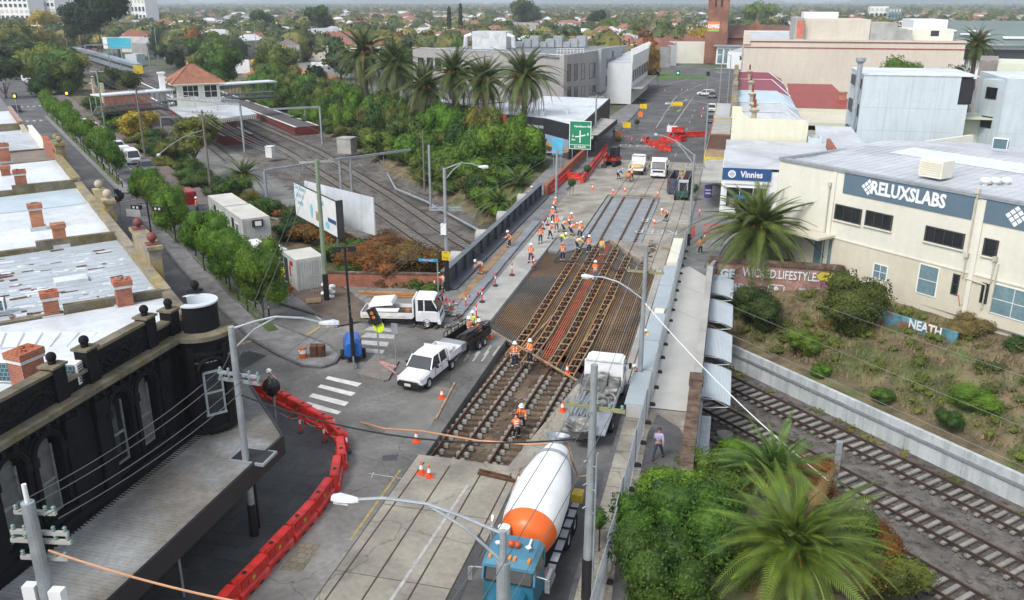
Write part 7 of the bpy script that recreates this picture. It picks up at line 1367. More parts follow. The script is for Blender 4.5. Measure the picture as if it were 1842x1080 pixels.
def wire(a,b,sag=.5,r=.014,m=None,n=12,label=None):
    a,b=Vector(a),Vector(b);mb=MB(m or mat('wire',(.10,.11,.11),.6,obj=False));mb.tube([a.lerp(b,i/n)-Vector((0,0,sag*4*(i/n)*(1-i/n)))for i in range(n+1)],r,5);o=mb.obj('overhead_wire');return tag(o,label.replace(' running from',' from').replace(' of four wires sagging between',' wire sagging between'),'cable','overhead wires')
up=lambda v,z:Vector((v.x,v.y,z));lw=mat('pale_wire',(.24,.25,.24),.5)
k_=0
for dx in(-.9,-.4,.5,1.0):
    wire(up(L3,8.2)+Vector((dx,0,0)),up(L2,7.9)+Vector((dx,0,0)),.35,.016,None,label=['highest pale','second','third','lowest'][k_]+' wire from the bottom left pole to the awning pole');k_+=1
for k,dx in enumerate((-.9,-.4,.5,1.0)):wire(up(L2,7.6)+Vector((dx,0,0)),up(Gp if k<2 else Lp,10.6 if k<2 else 6.9)+Vector((dx,0,0)),.5,.014,label=['thin black wire from the awning pole to the green pole, left','thin black wire from the awning pole to the green pole, right','thin wire from the awning pole to the girder pole, left','thin wire from the awning pole to the girder pole, right'][k])
for k,dx in enumerate((-1,-.4,.4,1)):wire(up(Gp,11)+Vector((dx,0,0)),up(PL['a'],10.2)+Vector((dx,0,0)),.7,.013,lw,label=f'wire {["one", "two", "three", "four"][k]} between the green pole and the shrub lamp pole'.replace('wire one','leftmost wire').replace('wire two','inner left wire').replace('wire three','inner right wire').replace('wire four','rightmost wire'));wire(up(PL['a'],10.2)+Vector((dx,0,0)),up(PL['b'],10)+Vector((dx,0,0)),.8,.013,lw,label=['leftmost','inner left','inner right','rightmost'][k]+' of four wires sagging between the two weathered poles');wire(up(PL['b'],10)+Vector((dx,0,0)),up(PL['c'],10.6)+Vector((dx,0,0)),.8,.013,lw,label=['leftmost','inner left','inner right','rightmost'][k]+' wire running on to the bus stop pole')
wire(up(Lp,6.8),up(PL['d'],6.4),.3,.012,lw,label='pale wire from the girder pole to the thin pole by the brick wall');wire(up(PL['d'],6.4),up(PL['e'],8.2),.3,.012,lw,label='pale wire from the thin pole up to the pole by the green sign')
for k,dx in enumerate((-.7,0,.7)):wire(up(P1,8.4)+Vector((dx,0,0)),up(P2,7.3)+Vector((dx,0,0)),.2,.013,lw,label=['left','middle','right'][k]+' wire between the two pale poles beside the works');wire(up(P1,8.4)+Vector((dx,0,0)),(P1.x+dx-2.5,4,8.5),.3,.014,label=['left','middle','right'][k]+' wire passing over the mixer drum towards the camera');wire(up(P2,7.3)+Vector((dx,0,0)),up(P3,7.7)+Vector((dx,0,0)),.2,.012,lw,label=['left','middle','right'][k]+' wire continuing to the slender far pole')
wire(up(P2,5.5),at(1490,865,-1.0),.5,.03,white,label='thick white cable from the pale pole down to the grey post in the cutting');wire(up(Lp,5.0),at(880,465,.4),.05,.02,lw,label='pale stay wire from the girder pole down to the footpath')
wire(up(L2,7.0),up(P1,7.3),1.0,.035,mat('black_cable',(.02,.02,.02),.6),20,'thick black cable sagging across the junction from the awning pole')
ropem=mat('orange_hose',(.50,.27,.15),.6,var=.15)
wire(up(L3,7.0)+Vector((.4,0,0)),at(440,1085,6.0),.15,.035,ropem,16,'bundled orange cable from the bottom left pole')
mb=MB(ropem);mb.tube([at(650,760,.2),at(690,771,1.2),at(760,776,1.8),at(860,793,2.2),at(950,800,2.6),at(1022,797,3.2),at(1030,830,2.6),at(1040,858,1.6),at(1062,855,1.8)],.05,6);tag(mb.obj('service_hose'),'orange service hose slung across the road to the mixer','hose')
mb=MB(mat('pump_hose',(.05,.05,.05),.6));mb.tube([at(1160,485,.1),at(1140,486,0),at(1110,487,0),at(1090,474,0),at(1070,472,0),at(1040,470,0),at(997,471,0),at(1004,455,0),at(1012,442,.3)],.07,7);tag(mb.obj('concrete_hose'),'dark concrete pumping hose snaking over the mats to the crew','hose')
mb=MB(timo);mb.beam(at(875,470,.12),at(868,466,.12),.1,.1)
# signs
def panel(name,label,cat,x,y,z,w,h,hz,m,rz=0.0,posts=2,back=galv):
    b=at(x,y,z);t=thing(name,label,cat,b,rz);mb=MB(m);mb.box(-w/2,w/2,-.03,0,hz,hz+h);p=mb.obj('sign_face',t,local=True)
    for s in((-.35,.35)if posts==2 else(0,)):mb=MB(back);mb.cyl((s*w,.06,0),(s*w,.06,hz+h*.9),.05,n=8);mb.obj('post',t,local=True,color=(.4,.42,.43))
    return t,p
rdg=mat('road_green',(.01,.20,.09),.5,var=.03)
t,p=panel('road_sign','tall green direction sign with white arrows on two posts by the black shop','road sign',1042,307,.1,3.1,3.9,3.0,wsg,rad(-3));mb=MB(rdg);mb.box(-1.47,1.47,-.04,-.031,3.65,6.82);mb.box(-1.47,1.47,-.04,-.031,3.08,3.58);mb.obj('green_field',p,local=True)
for b_,s_,xx,zz in(('Hawthorn Rd',.42,.3,6.15),('ST KILDA',.4,0,3.32),('8',.5,1.1,5.1),('6',.5,-1.0,4.8),('Glen',.3,-.95,4.3)):text(b_,s_,wsg,(xx,-.045,zz),parent=p,local=True,depth=.004,bold=.01)
mb=MB(wsg);mb.box(-.08,.08,-.05,-.041,3.9,5.6);mb.beam((0,-.045,4.8),(.75,-.045,5.0),.01,.16);mb.beam((0,-.045,4.8),(-.7,-.045,4.7),.01,.16);mb.obj('arrows',p,local=True)
t,p=panel('information_sign','light blue information panel standing left of the green road sign','sign',1002,305,.1,1.5,2.4,2.0,mat('info_blue',(.10,.42,.62),.6));mb=MB(rdg);mb.box(-.7,.7,-.04,-.031,2.05,2.2);mb.obj('green_strip',p,local=True)
t,p=panel('street_sign','blue street name sign on a slim post by the girder pole','street sign',772,540,.1,1.5,.22,3.2,mat('street_blue',(.02,.28,.50),.5),rad(5),1);text('Dandenong Rd',.14,wsg,(0,-.035,3.31),parent=p,local=True,depth=.003);t.children[0].location=(.75,0,0)
mb=MB(mat('sign_yellow',(.75,.52,.01),.5));mb.box(-.32,.32,-.22,-.2,2.7,3.45);mb.cur=blackp;mb.lathe([(.14,0),(.2,0)],16,(0,-.225,3.0));o=mb.obj('site_sign',local=True);tag(o,'square yellow site sign with a black ring on the girder pole','sign');o.location=(Lp.x,Lp.y-.0,0);text('SITE',.17,blackp,(0,-.225,3.33),parent=o,local=True,depth=.002)
t,p=panel('yellow_board','yellow arrow board hung over the far tram lane','sign',1217,196,0,2.6,.9,.6,MATS['sign_yellow']);t,p=panel('white_board','white detour board standing behind the red barriers','sign',1208,247,0,1.8,1.1,.9,white)
for x,y,l in((1157,200,'yellow sign with a red warning board on the west footpath'),(1127,235,'yellow worksite board beside the black shop awning')):panel('warning_sign',l,'sign',x,y,.1,1.5,1.0,.5,MATS['sign_yellow'])
for x,y,l in((1152,213,'orange planter-like warning board near the small round tree'),(1112,252,'orange worksite sign at the end of the taped line')):panel('warning_sign',l,'sign',x,y,.1,.9,1.1,.3,mat('sign_orange',(.8,.2,.04),.5))
t,p=panel('sandwich_board','purple NOW OPEN board on the east footpath','sign',1273,357,.12,.9,1.5,.1,mat('sign_purple',(.07,.04,.2),.6),0);[text(b_,.26,wsg,(0,-.035,z_),parent=p,local=True,depth=.003,bold=.01)for b_,z_ in(('NOW',1.0),('OPEN',.6))]
t,p=panel('parking_sign','small white parking sign on the footpath under the awning edge','sign',330,1075,.1,.35,.6,2.2,white,0,1)
for k in range(2):panel('detour_board',['white notice board on a stand across the side road','white notice on the barrier beside the pedestrian signal'][k],'sign',(243,540)[k],(405,905)[k],0,1.7 if not k else .01,.8,.9,white)if not k else None
bs3=thing('bus_shelter','grey bus shelter with a poster panel on the east footpath','shelter',at(1280,335,.12));mb=MB(galv);mb.box(-1,1,-.1,2.6,2.4,2.5);[mb.box(x-.04,x+.04,y-.04,y+.04,0,2.4)for x in(-.95,.95)for y in(0,2.5)];mb.obj('frame',bs3,local=True,color=(.4,.42,.43));mb=MB(mat('poster',(.25,.36,.33),.3,var=.5,sc=2));mb.box(-.85,.85,-.1,-.05,.3,2.2);mb.obj('poster',bs3,local=True);mb=MB(glassb);mb.box(.9,.93,.1,2.4,.3,2.2);mb.obj('glass_side',bs3,local=True)
# traffic lights
t=thing('pedestrian_signal','traffic signal with amber lamps and a lime disc on the paved island','traffic light',at(682,650,.14));mb=MB(galv);mb.cyl((0,0,0),(0,0,3.1),.06);mb.obj('post',t,local=True);mb=MB(blackp);mb.T=Matrix.Translation((-.1,0,3.1))@Matrix.Rotation(rad(-25),4,'Y');mb.box(-.28,.28,-.2,.05,-.5,.65);mb.obj('signal_head',t,local=True);mb=MB(mat('amber_glow',(.6,.18,.03),.4));mb.T=Matrix.Translation((-.1,0,3.1))@Matrix.Rotation(rad(-25),4,'Y');[mb.cyl((0,-.2,z),(0,-.23,z),.12,n=12)for z in(.05,.35)];mb.obj('signal_lamp',t,local=True);mb=MB(mat('lime_disc',(.62,.8,.02),.5));mb.cyl((.1,-.05,2.45),(.1,0,2.45),.4,n=18);mb.obj('disc',t,local=True)
t=thing('keep_left_sign','grey back of a sign on a post at the paved island','sign',at(713,660,.14));mb=MB(galv);mb.cyl((0,0,0),(0,0,2.9),.04);mb.obj('post',t,local=True);mb=MB(galv);mb.box(-.22,.22,-.02,.02,2.3,3.0);mb.obj('plate',t,local=True,color=(.3,.33,.34))
tape=MB(mat('tape',(.7,.3,.3),.6,kind='brick',bw=.3,bh=.3,obj=True,mortar=(.7,.7,.7)));a,b=at(682,650,1.0),at(713,660,.9);tape.beam(a,b,.02,.12);tape.beam(a,b-Vector((0,0,.5)),.02,.12);tag(tape.obj('barrier_tape'),'red and white tape wound between the two island posts','tape')
t=thing('covered_signal','traffic signal wrapped in black plastic behind the red barriers','traffic light',at(497,765,.12));mb=MB(galv);mb.cyl((0,0,0),(0,0,3.2),.07);mb.obj('post',t,local=True)
for k in range(5):mb=MB(blackp);mb.lathe([(.05,-.4),(.3,-.2),(.33,.1),(.22,.3),(.03,.5)],7,(R.uniform(-.35,.4),R.uniform(-.2,.2),2.3+R.uniform(-.2,.3)));mb.obj('plastic_wrap',t,local=True)
for k,(x,y,l)in enumerate(((33,208,'left amber crossing signal by the zebra crossing'),(126,202,'right amber crossing signal in front of the station'),(1218,158,'green traffic light at the far junction'),(1272,160,'dark traffic light over the service ute'),(1182,160,'dark traffic light by the white shop'))):
    t=thing('traffic_light',l,'traffic light',at(x,y));mb=MB(galv);mb.cyl((0,0,0),(0,0,4.2),.08);mb.obj('post',t,local=True);mb=MB(blackp);mb.box(-.45,.45,-.1,.15,3.4,4.6);mb.obj('backboard',t,local=True);mb=MB(mat('amber_lit',(1,.5,.02),.4,emit=2.5)if k<2 else mat('green_lit',(.1,.9,.4),.4,emit=2))if k<3 else MB(blackp);mb.cyl((0,-.1,4.0),(0,-.14,4.0),.28,n=12);mb.obj('lamp',t,local=True)
bo0=None
for k in range(30): # median bollards
    u=20+k*3.5 if k<12 else 78+(k-12)*4.8;v=-9.9+(.0 if k<12 else .3)
    if bo0 is None:
        bo0=thing('median_bollard','black bollard with a white cap on the median strip','bollard',L(u,v),0,'black bollards along the median');mb=MB(blackp);mb.cyl((0,0,0),(0,0,1.1),.06,n=8);mb.obj('post',bo0,local=True);mb=MB(white);mb.cyl((0,0,1.02),(0,0,1.14),.062,n=8);mb.obj('cap',bo0,local=True)
    else:dup(bo0,L(u,v+(.35 if k%3==0 else 0)))
def tub_tree(x,y,l,h=2.0):
    t=thing('topiary_tree',l,'topiary',at(x,y,.12));mb=MB(blackp);[mb.cyl((s,0,0),(s,0,1.2),.03)for s in(-.18,.18)];mb.obj('planter_stand',t,local=True);return t
topi=[tub_tree(x,y,l)for x,y,l in((1028,352,'clipped round topiary ball on a stand west of the pit end'),(1056,325,'clipped round topiary beside the red barrier block'),(1247,362,'clipped round topiary by the NOW OPEN board'),(1070,990,'clipped topiary ball behind the tall power pole'),(1145,235,'small round topiary on the far west footpath'),(1112,268,'clipped topiary near the red barrier row'))]
for k in range(5):
    a=at(705+k*40,583-k*30,.1)if 0 else at(820-k*3,588-k*9,.1)
rub=MB(blue_stone)
for k in range(70):q=at(R.uniform(740,830),R.uniform(545,590),.14);rub.bc(q,(R.uniform(.15,.6),R.uniform(.1,.4),.06),R.uniform(0,3),m=R.choice([blue_stone,concl,pave,soil]))
rub.obj('paving_rubble',kind='stuff')
pvs=thing('stone_pavers','row of loose blue-grey stone pavers laid along the dug footpath','pavers',(-19.3,70,.1))
for k in range(46):Y=58.6+k*.66;mb=MB(mat('new_bluestone',(.22,.235,.25),.7,var=.2,sc=.6));mb.bc((-19.05-.012*k+R.uniform(-.03,.03),Y,.12+R.uniform(0,.02)),(.8,.6,.08),R.uniform(-.06,.06));mb.obj('paver',pvs)
t=thing('wheelbarrow','wheelbarrow standing behind the three men by the trailer','wheelbarrow',at(862,590),.6);mb=MB(galv);mb.loft([[(-.3,-.35,.65),(.3,-.35,.65),(.3,.35,.65),(-.3,.35,.65)],[(-.15,-.2,.35),(.15,-.2,.35),(.15,.2,.35),(-.15,.2,.35)]][::-1]);mb.obj('tub',t,local=True,color=(.2,.2,.18));mb=MB(darkfr);[mb.beam((s*.25,-.9,.6),(s*.1,.5,.2),.04,.04)for s in(-1,1)];mb.obj('handles',t,local=True);wheel(t,0.02,.5,.18,.5)
# ------------------------------------------------------------------ vegetation
NR=np.random.RandomState(5)
def leaf_mesh(name,lobes,n,size,mats_l=(leafm,),core=.78,flat=.55,trunk=None):
    """many leaf-sized quads over the lobes (centre, radii) plus lumpy cores"""
    cs=[];ns=[]
    wts=np.array([l[1][0]*l[1][1]+l[1][2]**2 for l in lobes]);wts=wts/wts.sum()
    for(c,r),w in zip(lobes,wts):
        k=max(8,int(n*w));d=NR.normal(size=(k,3));d/=np.linalg.norm(d,axis=1)[:,None];rr=1-np.abs(NR.normal(0,.13,size=(k,1)))+.04
        lump=1+.12*np.sin(d[:,:1]*7+c[0]*9)*np.sin(d[:,1:2]*6+2)+.09*np.sin(d[:,2:]*11+d[:,:1]*9)
        cs.append(np.array(c)+d*np.array(r)*rr*lump);ns.append(d)
    C=np.vstack(cs);N=np.vstack(ns)+NR.normal(0,flat,size=C.shape);N/=np.linalg.norm(N,axis=1)[:,None];k=len(C)
    A=np.cross(N,NR.normal(size=(k,3)));A/=np.linalg.norm(A,axis=1)[:,None];B=np.cross(N,A);s=size*NR.uniform(.6,1.3,size=(k,1))
    V=np.stack([C-A*s,C-B*s*.55,C+A*s,C+B*s*.55],1).reshape(-1,3);F=np.arange(4*k).reshape(k,4).tolist();vs=V.tolist()
    mi=[0]*k
    for c,r in lobes:
        b=len(vs);nn=10;m_=7
        for j in range(m_+1):
            for i in range(nn):
                th,ph=math.pi*j/m_,2*math.pi*i/nn;q=core*(1+.12*math.sin(3*th+c[0]*5)*math.cos(2*ph+c[1]*7));vs.append((c[0]+r[0]*q*math.sin(th)*math.cos(ph),c[1]+r[1]*q*math.sin(th)*math.sin(ph),c[2]+r[2]*q*math.cos(th)))
        for j in range(m_):
            for i in range(nn):F.append([b+j*nn+i,b+(j+1)*nn+i,b+(j+1)*nn+(i+1)%nn,b+j*nn+(i+1)%nn]);mi.append(0)
    if trunk:
        tb_=MB(barrk);tb_.cyl((0,0,-.3),(0,0,trunk[0]),trunk[1],trunk[1]*.6,n=6);b=len(vs);vs+=tb_.v;F+=[[b+i for i in f]for f in tb_.f];mi+=[1]*len(tb_.f)
    me=bpy.data.meshes.new(name);me.from_pydata(vs,[],F);me.materials.append(mats_l[0]);me.materials.append(barrk);me.polygons.foreach_set('material_index',mi);me.update();return me
def lob(seed,n,spread=.55,zc=1.0,zs=.45,r=.5):
    q=random.Random(seed);return[((q.uniform(-spread,spread),q.uniform(-spread,spread),zc+q.uniform(-zs,zs)),(r*q.uniform(.75,1.15),r*q.uniform(.75,1.15),r*q.uniform(.65,.95)))for _ in range(n)]
near_b=[leaf_mesh('foliage',lob(i,9),11000,.034)for i in range(3)] # unit bushes, radius about 1, height 0..2
mid_b=[leaf_mesh('foliage',lob(10+i,8),3400,.06)for i in range(4)]
tree_m=[leaf_mesh('crown',lob(20+i,11,.6,1.2,.45,.42),4200,.055)for i in range(3)]
far_t=[leaf_mesh('crown',lob(30+i,7,.55,1.15,.4,.5),900,.11,trunk=(.9,.07))for i in range(4)]+[leaf_mesh('crown',[((0,0,.5+k*.35),(.32-.03*k,.32-.03*k,.3))for k in range(5)],700,.09,trunk=(.5,.05))]
G1,G2,G3,OLV,RUST,YELL,DRK,BRT,AUT=(.055,.105,.018),(.035,.07,.016),(.08,.14,.025),(.115,.13,.03),(.17,.075,.022),(.34,.28,.04),(.02,.038,.014),(.09,.18,.02),(.25,.17,.05)
def gz(p):return height(p.x,p.y)
def bush(p,r,h,col,label,meshes=near_b,name='bush',cat='bush',group=None,z=None):
    zz=gz(p)if z is None else z;o=bpy.data.objects.new(name,R.choice(meshes));link(o);o.location=(p.x,p.y,zz-.1*h);o.scale=(r,r,h/1.75);o.rotation_euler=(0,0,R.uniform(0,6));o.color=(*[c*R.uniform(.88,1.12)for c in col],1);return tag(o,label,cat,group)
def tree(p,r,h,trunk_h,col,label,meshes=tree_m,group=None,name='tree',z=None,tr=.16):
    zz=gz(p)if z is None else z;t=thing(name,label,'tree',(p.x,p.y,zz),0,group);o=mobj('crown',R.choice(meshes),t,True);ch=h-trunk_h;o.location=(0,0,trunk_h-ch*.12);o.scale=(r,r,ch/1.75);o.rotation_euler=(0,0,R.uniform(0,6));o.color=(*[c*R.uniform(.9,1.1)for c in col],1)
    mb=MB(barrk);mb.tube([(0,0,-.3),(R.uniform(-.1,.1),0,trunk_h*.6),(0,0,trunk_h+ch*.3)],[tr,tr*.75,tr*.4],7);[mb.tube([(0,0,trunk_h*.8),(math.cos(a)*r*.35,math.sin(a)*r*.35,trunk_h+ch*.3)],[tr*.5,tr*.2],5)for a in(0,2,4)];mb.obj('trunk',t,local=True);return t
# clipped trees on the median
dm='dense clipped green tree on the median strip, '
for k,(u,l)in enumerate(((19.8,'nearest the junction'),(22.6,'second from the junction'),(25.6,'third from the junction'),(28.6,'fourth from the junction'),(31.8,'fifth, beside the site office'),(35.2,'sixth, beside the site office'),(47,'by the striped road notice'),(51,'behind the striped road notice'),(55,'half over the red truck'),(60,'last of the middle clump'),(83,'nearest of the long far row'),(88,'second of the long far row'),(93,'third of the long far row'),(99,'fourth of the long far row'),(110,'fifth of the long far row'),(117,'sixth of the long far row'),(124,'seventh of the long far row'),(132,'eighth of the long far row'),(140,'ninth of the long far row'),(149,'tenth of the long far row'),(157,'eleventh of the long far row'),(165,'farthest, by the zebra crossing'))):
    p=L(u,-9.2+R.uniform(-.25,.25));o=tree(p,R.uniform(1.65,1.95),6.3+R.uniform(-.3,.5),1.5,(.085,.17,.022),dm+l,near_b if k<10 else mid_b,'clipped trees along the median',z=.1,tr=.09)
gv=MB(grass);
for u0,u1 in((17.5,40),(45,60),(80,165)):a=[L(u0,-9.0,.137),L(u1,-9.0,.137),L(u1,-9.8,.137),L(u0,-9.8,.137)];gv.quad(*a)
gv.obj('median_ground',kind='structure')
# topiary balls
for t in topi:o=mobj('foliage',leaf_mesh('foliage',[((0,0,0),(.5,.5,.45))],900,.05,core=.9),t,True);o.location=(0,0,1.6);o.color=(.04,.09,.02,1)
# palms: every frond its own object
def frond_mesh(L_,droop,lw=.46,n=50):
    vs=[];fs=[];P=[]
    for i in range(n+1):
        k=i/n;P.append(Vector((L_*(k-.12*droop*k**3),0,L_*(.20*k-droop*k**2.2))))
    for i in range(2,n):
        d=(P[i+1]-P[i]).normalized();l=lw*L_*.3*math.sin(math.pi*min(1,(i/n)**.6*.93+.06))*R.uniform(.85,1.15)
        for s in(-1,1):
            dr=(d*.75+Vector((0,s,0))+Vector((0,0,.28))).normalized();e=P[i]+dr*l-Vector((0,0,l*.28));w=d*.024*L_/3.5;b=len(vs);vs+=[P[i]-w,P[i]+w,(P[i]+dr*l*.6)+w*.7,e,(P[i]+dr*l*.6)-w*.7];fs.append((b,b+1,b+2,b+3,b+4))
    mb=MB(frondm);mb.add(vs,fs);mb.tube([P[i]for i in range(0,n+1,3)],[.05*(1-i/(n+4))+.008 for i in range(0,n+1,3)],4);return mb.mesh('frond')
FR=[frond_mesh(1.0*4,d)for d in(.3,.6,.95)]
def palm(p,H,r,label,nf=70,z=None,trunk=.33,col=(.075,.12,.03),group=None,lowest=-35,tgt=False):
    zz=gz(p)if z is None else z;t=thing('date_palm',label,'palm',(p.x,p.y,zz),0,group)
    if H>.8:
        mb=MB(barrk);mb.tube([(0,0,-.3),(0,0,H*.5),(0,0,H-.4),(0,0,H)],[trunk*1.15,trunk,trunk*1.1,trunk*1.5],12)
        mb.obj('trunk',t,local=True)
        ps=MB(barrk);n_=int(H*16)
        for k in range(n_):a=k*2.4;zk=H*k/n_;ps.bc((math.cos(a)*trunk*1.05,math.sin(a)*trunk*1.05,zk),(.16,.16,.09),a)
        ps.obj('leaf_scars',t,local=True,kind='stuff')
    for k in range(nf):
        f=k/nf;el=82-(82-lowest)*f**.8+R.uniform(-6,6);o=mobj('frond',FR[R.choice((0,0,1))if f<.25 else R.choice((0,1,1,2))if f<.7 else R.choice((1,2,2))],t,True);o.location=(0,0,H+.15*(1-f));o.rotation_euler=(R.uniform(-.5,.5),-rad(el+R.uniform(-5,5)),k*2.39996+R.uniform(-.25,.25));s=r/4*R.uniform(.8,1.14)*(.8 if f<.15 else 1.05);o.scale=(s,s,s)
        g=R.uniform(.8,1.2);dead=f>.9 or R.random()<.02;o.color=((.16,.11,.05,1)if dead else(col[0]*g,col[1]*g,col[2]*g,1))
    mb=MB(mat('date_stalks',(.40,.16,.03),.8,var=.3,obj=True))
    if H>.8 or tgt:[mb.tube([(0,0,H+.1),(math.cos(a)*r*.2,math.sin(a)*r*.2,H+.5),(math.cos(a)*r*.33,math.sin(a)*r*.33,H+.1)],.05*r/4,4)for a in np.linspace(0,6,12)];mb.obj('fruit_stalks',t,local=True)
    return t
gs='tall date palms in front of the grey office'
for(bx,by,cy,r,z,l)in((943,268,138,6.6,-1,'largest date palm, right-hand end of the row before the grey office'),(873,260,146,6.2,-1,'second date palm from the right, before the grey office corner'),(820,252,132,6.4,-1,'third date palm from the right in the row'),(768,250,158,6.2,-2,'lower date palm in the middle of the row'),(716,236,118,6.6,-1,'date palm second from the left in the row'),(662,222,96,6.8,-1,'leftmost date palm in the row before the office')):
    b=at(bx,by,0);z=-.4;palm(b,onY(bx,cy,b.y).z-z,r,l,84,z,.42,(.07,.105,.03),group=gs,lowest=-58)
b=Vector((3.1,78.0,0));palm(b,onY(1378,412,78).z,5.7,'broad date palm with long drooping fronds in front of the cream factory',130,0,.5,(.09,.13,.035),lowest=-62)
b=at(1425,990,1.2);palm(b,1.2-gz(b),4.0,'large bright date palm at the bottom right with orange fruit stalks',120,None,.4,(.10,.16,.025),lowest=-35,tgt=True)
b=at(1392,862,.2);palm(b,.2-gz(b),3.5,'smaller date palm behind the large one beside the tracks',55,None,.3,(.09,.16,.04),lowest=5)
for(x,y,z,h,r,l)in((590,395,-1.5,1.2,3.0,'palm behind the double billboard'),(440,330,-2,1.0,4.0,'spreading palm in the shrubs beside the lamp pole'),(935,345,-2,.7,3.6,'feathery palm clump below the brick wall end'),(898,378,-2.5,.6,3.2,'low palm clump above the white pipe'),(850,330,-2.5,.8,3.4,'palm clump in the middle of the green embankment'),(880,290,-1,.7,3.0,'young palm on the upper embankment'),(618,215,-1,1.8,3.2,'palm with a brown skirt on the left of the embankment'),(512,158,-1,1.4,4.4,'palm beside the signal box canopy end')):palm(at(x,y,z),h,r,l,42,z,.3,(.095,.15,.04),lowest=-20)
for(bx,by,cy,r,l)in((1205,108,78,4.5,'palm beyond the tram junction'),(776,92,62,4.0,'small palm in front of the cream house'),(1215,112,74,4,'second palm beyond the tram junction')):b=at(bx,by,0);palm(b,max(3,onY(bx,cy,b.y).z),r,l,40,0,.35,lowest=-55)
# embankment greenery
gb_='shrubs covering the railway embankment'
for k in range(300):
    s=R.uniform(72,235);t=R.uniform(interp(s,[(75,52.5),(115,55.5),(190,58.5)]),interp(s,[(75,72),(115,68),(235,66)]));p=RW(s,t)
    if p.x>-24 or(p.y>106 and p.x>-28):continue
    c=R.choice([G1,G2,G3,OLV,G3,BRT,BRT]);bush(p,R.uniform(2.0,3.6),R.uniform(2.4,4.6)*(1.9 if t>59 and s>105 else 1.15),c,{G1:'mid green',G2:'dark green',G3:'leafy green',OLV:'olive',BRT:'bright green'}[c]+' shrub in the dense growth on the embankment below the black shop',mid_b,group=gb_)
for k in range(130):
    s=R.uniform(62,215);t=R.uniform(interp(s,[(60,22),(100,18.5),(200,19)]),interp(s,[(60,31),(90,29),(110,24.5),(200,23)]));p=RW(s,t);u,v=(p-O_).dot(U_),(p-O_).dot(V_)
    if v>-17.6 or(20<u<58 and v>-19):continue
    c=R.choice([G1,OLV,RUST if s<110 else G3,OLV,AUT if s>140 else G1,G2]);bush(p,R.uniform(1.5,2.6),R.uniform(1.8,3.6),c,{G1:'mid green',G3:'leafy green',G2:'dark green',OLV:'olive',RUST:'rust brown',AUT:'yellowing'}[c]+' shrub between the side road and the railway yard',mid_b,group='shrubs between the side road and the railway')
for(x,y,z,r,h,c,l)in((660,500,-.5,3.0,3.6,RUST,'big rust-coloured bush over the brick wall, left half'),(735,500,-.5,3.2,3.8,(.13,.085,.03),'big rust-coloured bush over the brick wall, right half'),(700,490,-1,3.0,4.4,(.14,.08,.03),'rust-coloured bush top, middle of the clump behind the wall'),(1170,1010,-.5,2.0,3.6,G1,'dense green shrub by the footpath at the bottom, left'),(1200,940,-.5,2.1,3.2,(.12,.21,.02),'dense bright green shrub by the stone parapet'),(1260,1020,-1,2.6,4.2,G1,'large dense green shrub at the bottom edge'),(1290,930,-2,2.2,3.6,G3,'green shrub under the big palm'),(1180,1090,-.5,2.0,4.0,G1,'green shrub cut by the bottom edge'),(1340,1080,-2.5,2.5,4,G1,'green shrub below the big palm at the frame edge'),(1450,895,-3.5,1.9,2.6,RUST,'rust-brown shrub behind the big palm'),(1610,1070,-5,1.9,2.4,OLV,'yellow-green shrub beside the nearest track'),(1400,1075,-3,2.4,3.4,(.12,.2,.02),'bright green shrub under the front of the big palm'),(1500,1000,-4,2.2,3.0,G3,'leafy green shrub on the track side of the big palm'),(1330,860,-3.2,1.8,2.8,BRT,'bright green shrub at the foot of the smaller palm'),(1540,1070,-4.5,2.2,2.6,OLV,'olive shrub at the bottom edge by the tracks'),(1580,1010,-4.5,1.4,2.2,RUST,'small brown shrub right of the big palm'),(1364,595,-3.0,2.2,4.0,G2,'dark green bush before the painted wall'),(1528,605,-2.6,3.3,5.3,(.06,.085,.02),'large rounded green bush by the factory wall'),(1448,640,-3.2,1.5,2.2,BRT,'light green leafy bush on the slope below the round bush'),(1475,678,-3.5,.7,1.0,BRT,'small bright green bush above the retaining wall'),(1755,745,-3.0,1.7,2.0,BRT,'bright green sprawling bush on the slope, right'),(1705,772,-3.4,1.0,1.5,G2,'dark green bush on top of the retaining wall'),(1585,722,-3.4,.9,1.1,G1,'small green bush beside the retaining wall'),(1735,610,-1.4,2.0,1.9,(.13,.11,.06),'bare grey-brown bush by the factory downpipes'),(1650,590,-2,1.5,1.2,(.14,.11,.06),'straggly dry bush over the blue graffiti wall'),(1840,640,-1.4,1.6,1.6,G2,'dark bush at the right edge below the factory'),(1500,605,-3,1.5,1.8,(.16,.12,.05),'dry brown bush beneath the big round bush')):
    bush(at(x,y,z),r,h,c,l,near_b,z=z)
wl=[]
for k in range(330):
    s,t=R.uniform(-8,62),R.uniform(48.8,60);p=RW(s,t)
    if p.x>0:r=R.uniform(.25,.8);wl.append(((p.x,p.y,gz(p)+r*.3),(r,r,r*R.uniform(.4,.9))))
for k in range(50):s=R.uniform(0,62);p=RW(s,R.uniform(46.9,47.9));wl.append(((p.x,p.y,-5.35),(R.uniform(.2,.7),R.uniform(.2,.5),.22)))
mobj('weeds',leaf_mesh('weeds',wl,26000,.09,(leafw,),core=.5),kind='stuff').color=(.10,.13,.03,1)
tf=MB(mat('dry_stalks',(.24,.18,.09),.95,var=.4,sc=1.5,c2=(.10,.13,.04),sc2=.5))
for k in range(9000):
    s=R.uniform(-8,62);t=R.uniform(48.6,60.5);p=RW(s,t);
    if p.x<-.3:continue
    z=height(p.x,p.y);h=R.uniform(.15,.6);a=R.uniform(0,3.14);dx,dy=math.cos(a)*.05,math.sin(a)*.05;lx,ly=R.uniform(-.25,.25),R.uniform(-.25,.25);tf.add([(p.x-dx,p.y-dy,z),(p.x+dx,p.y+dy,z),(p.x+lx,p.y+ly,z+h)],[(0,1,2)])
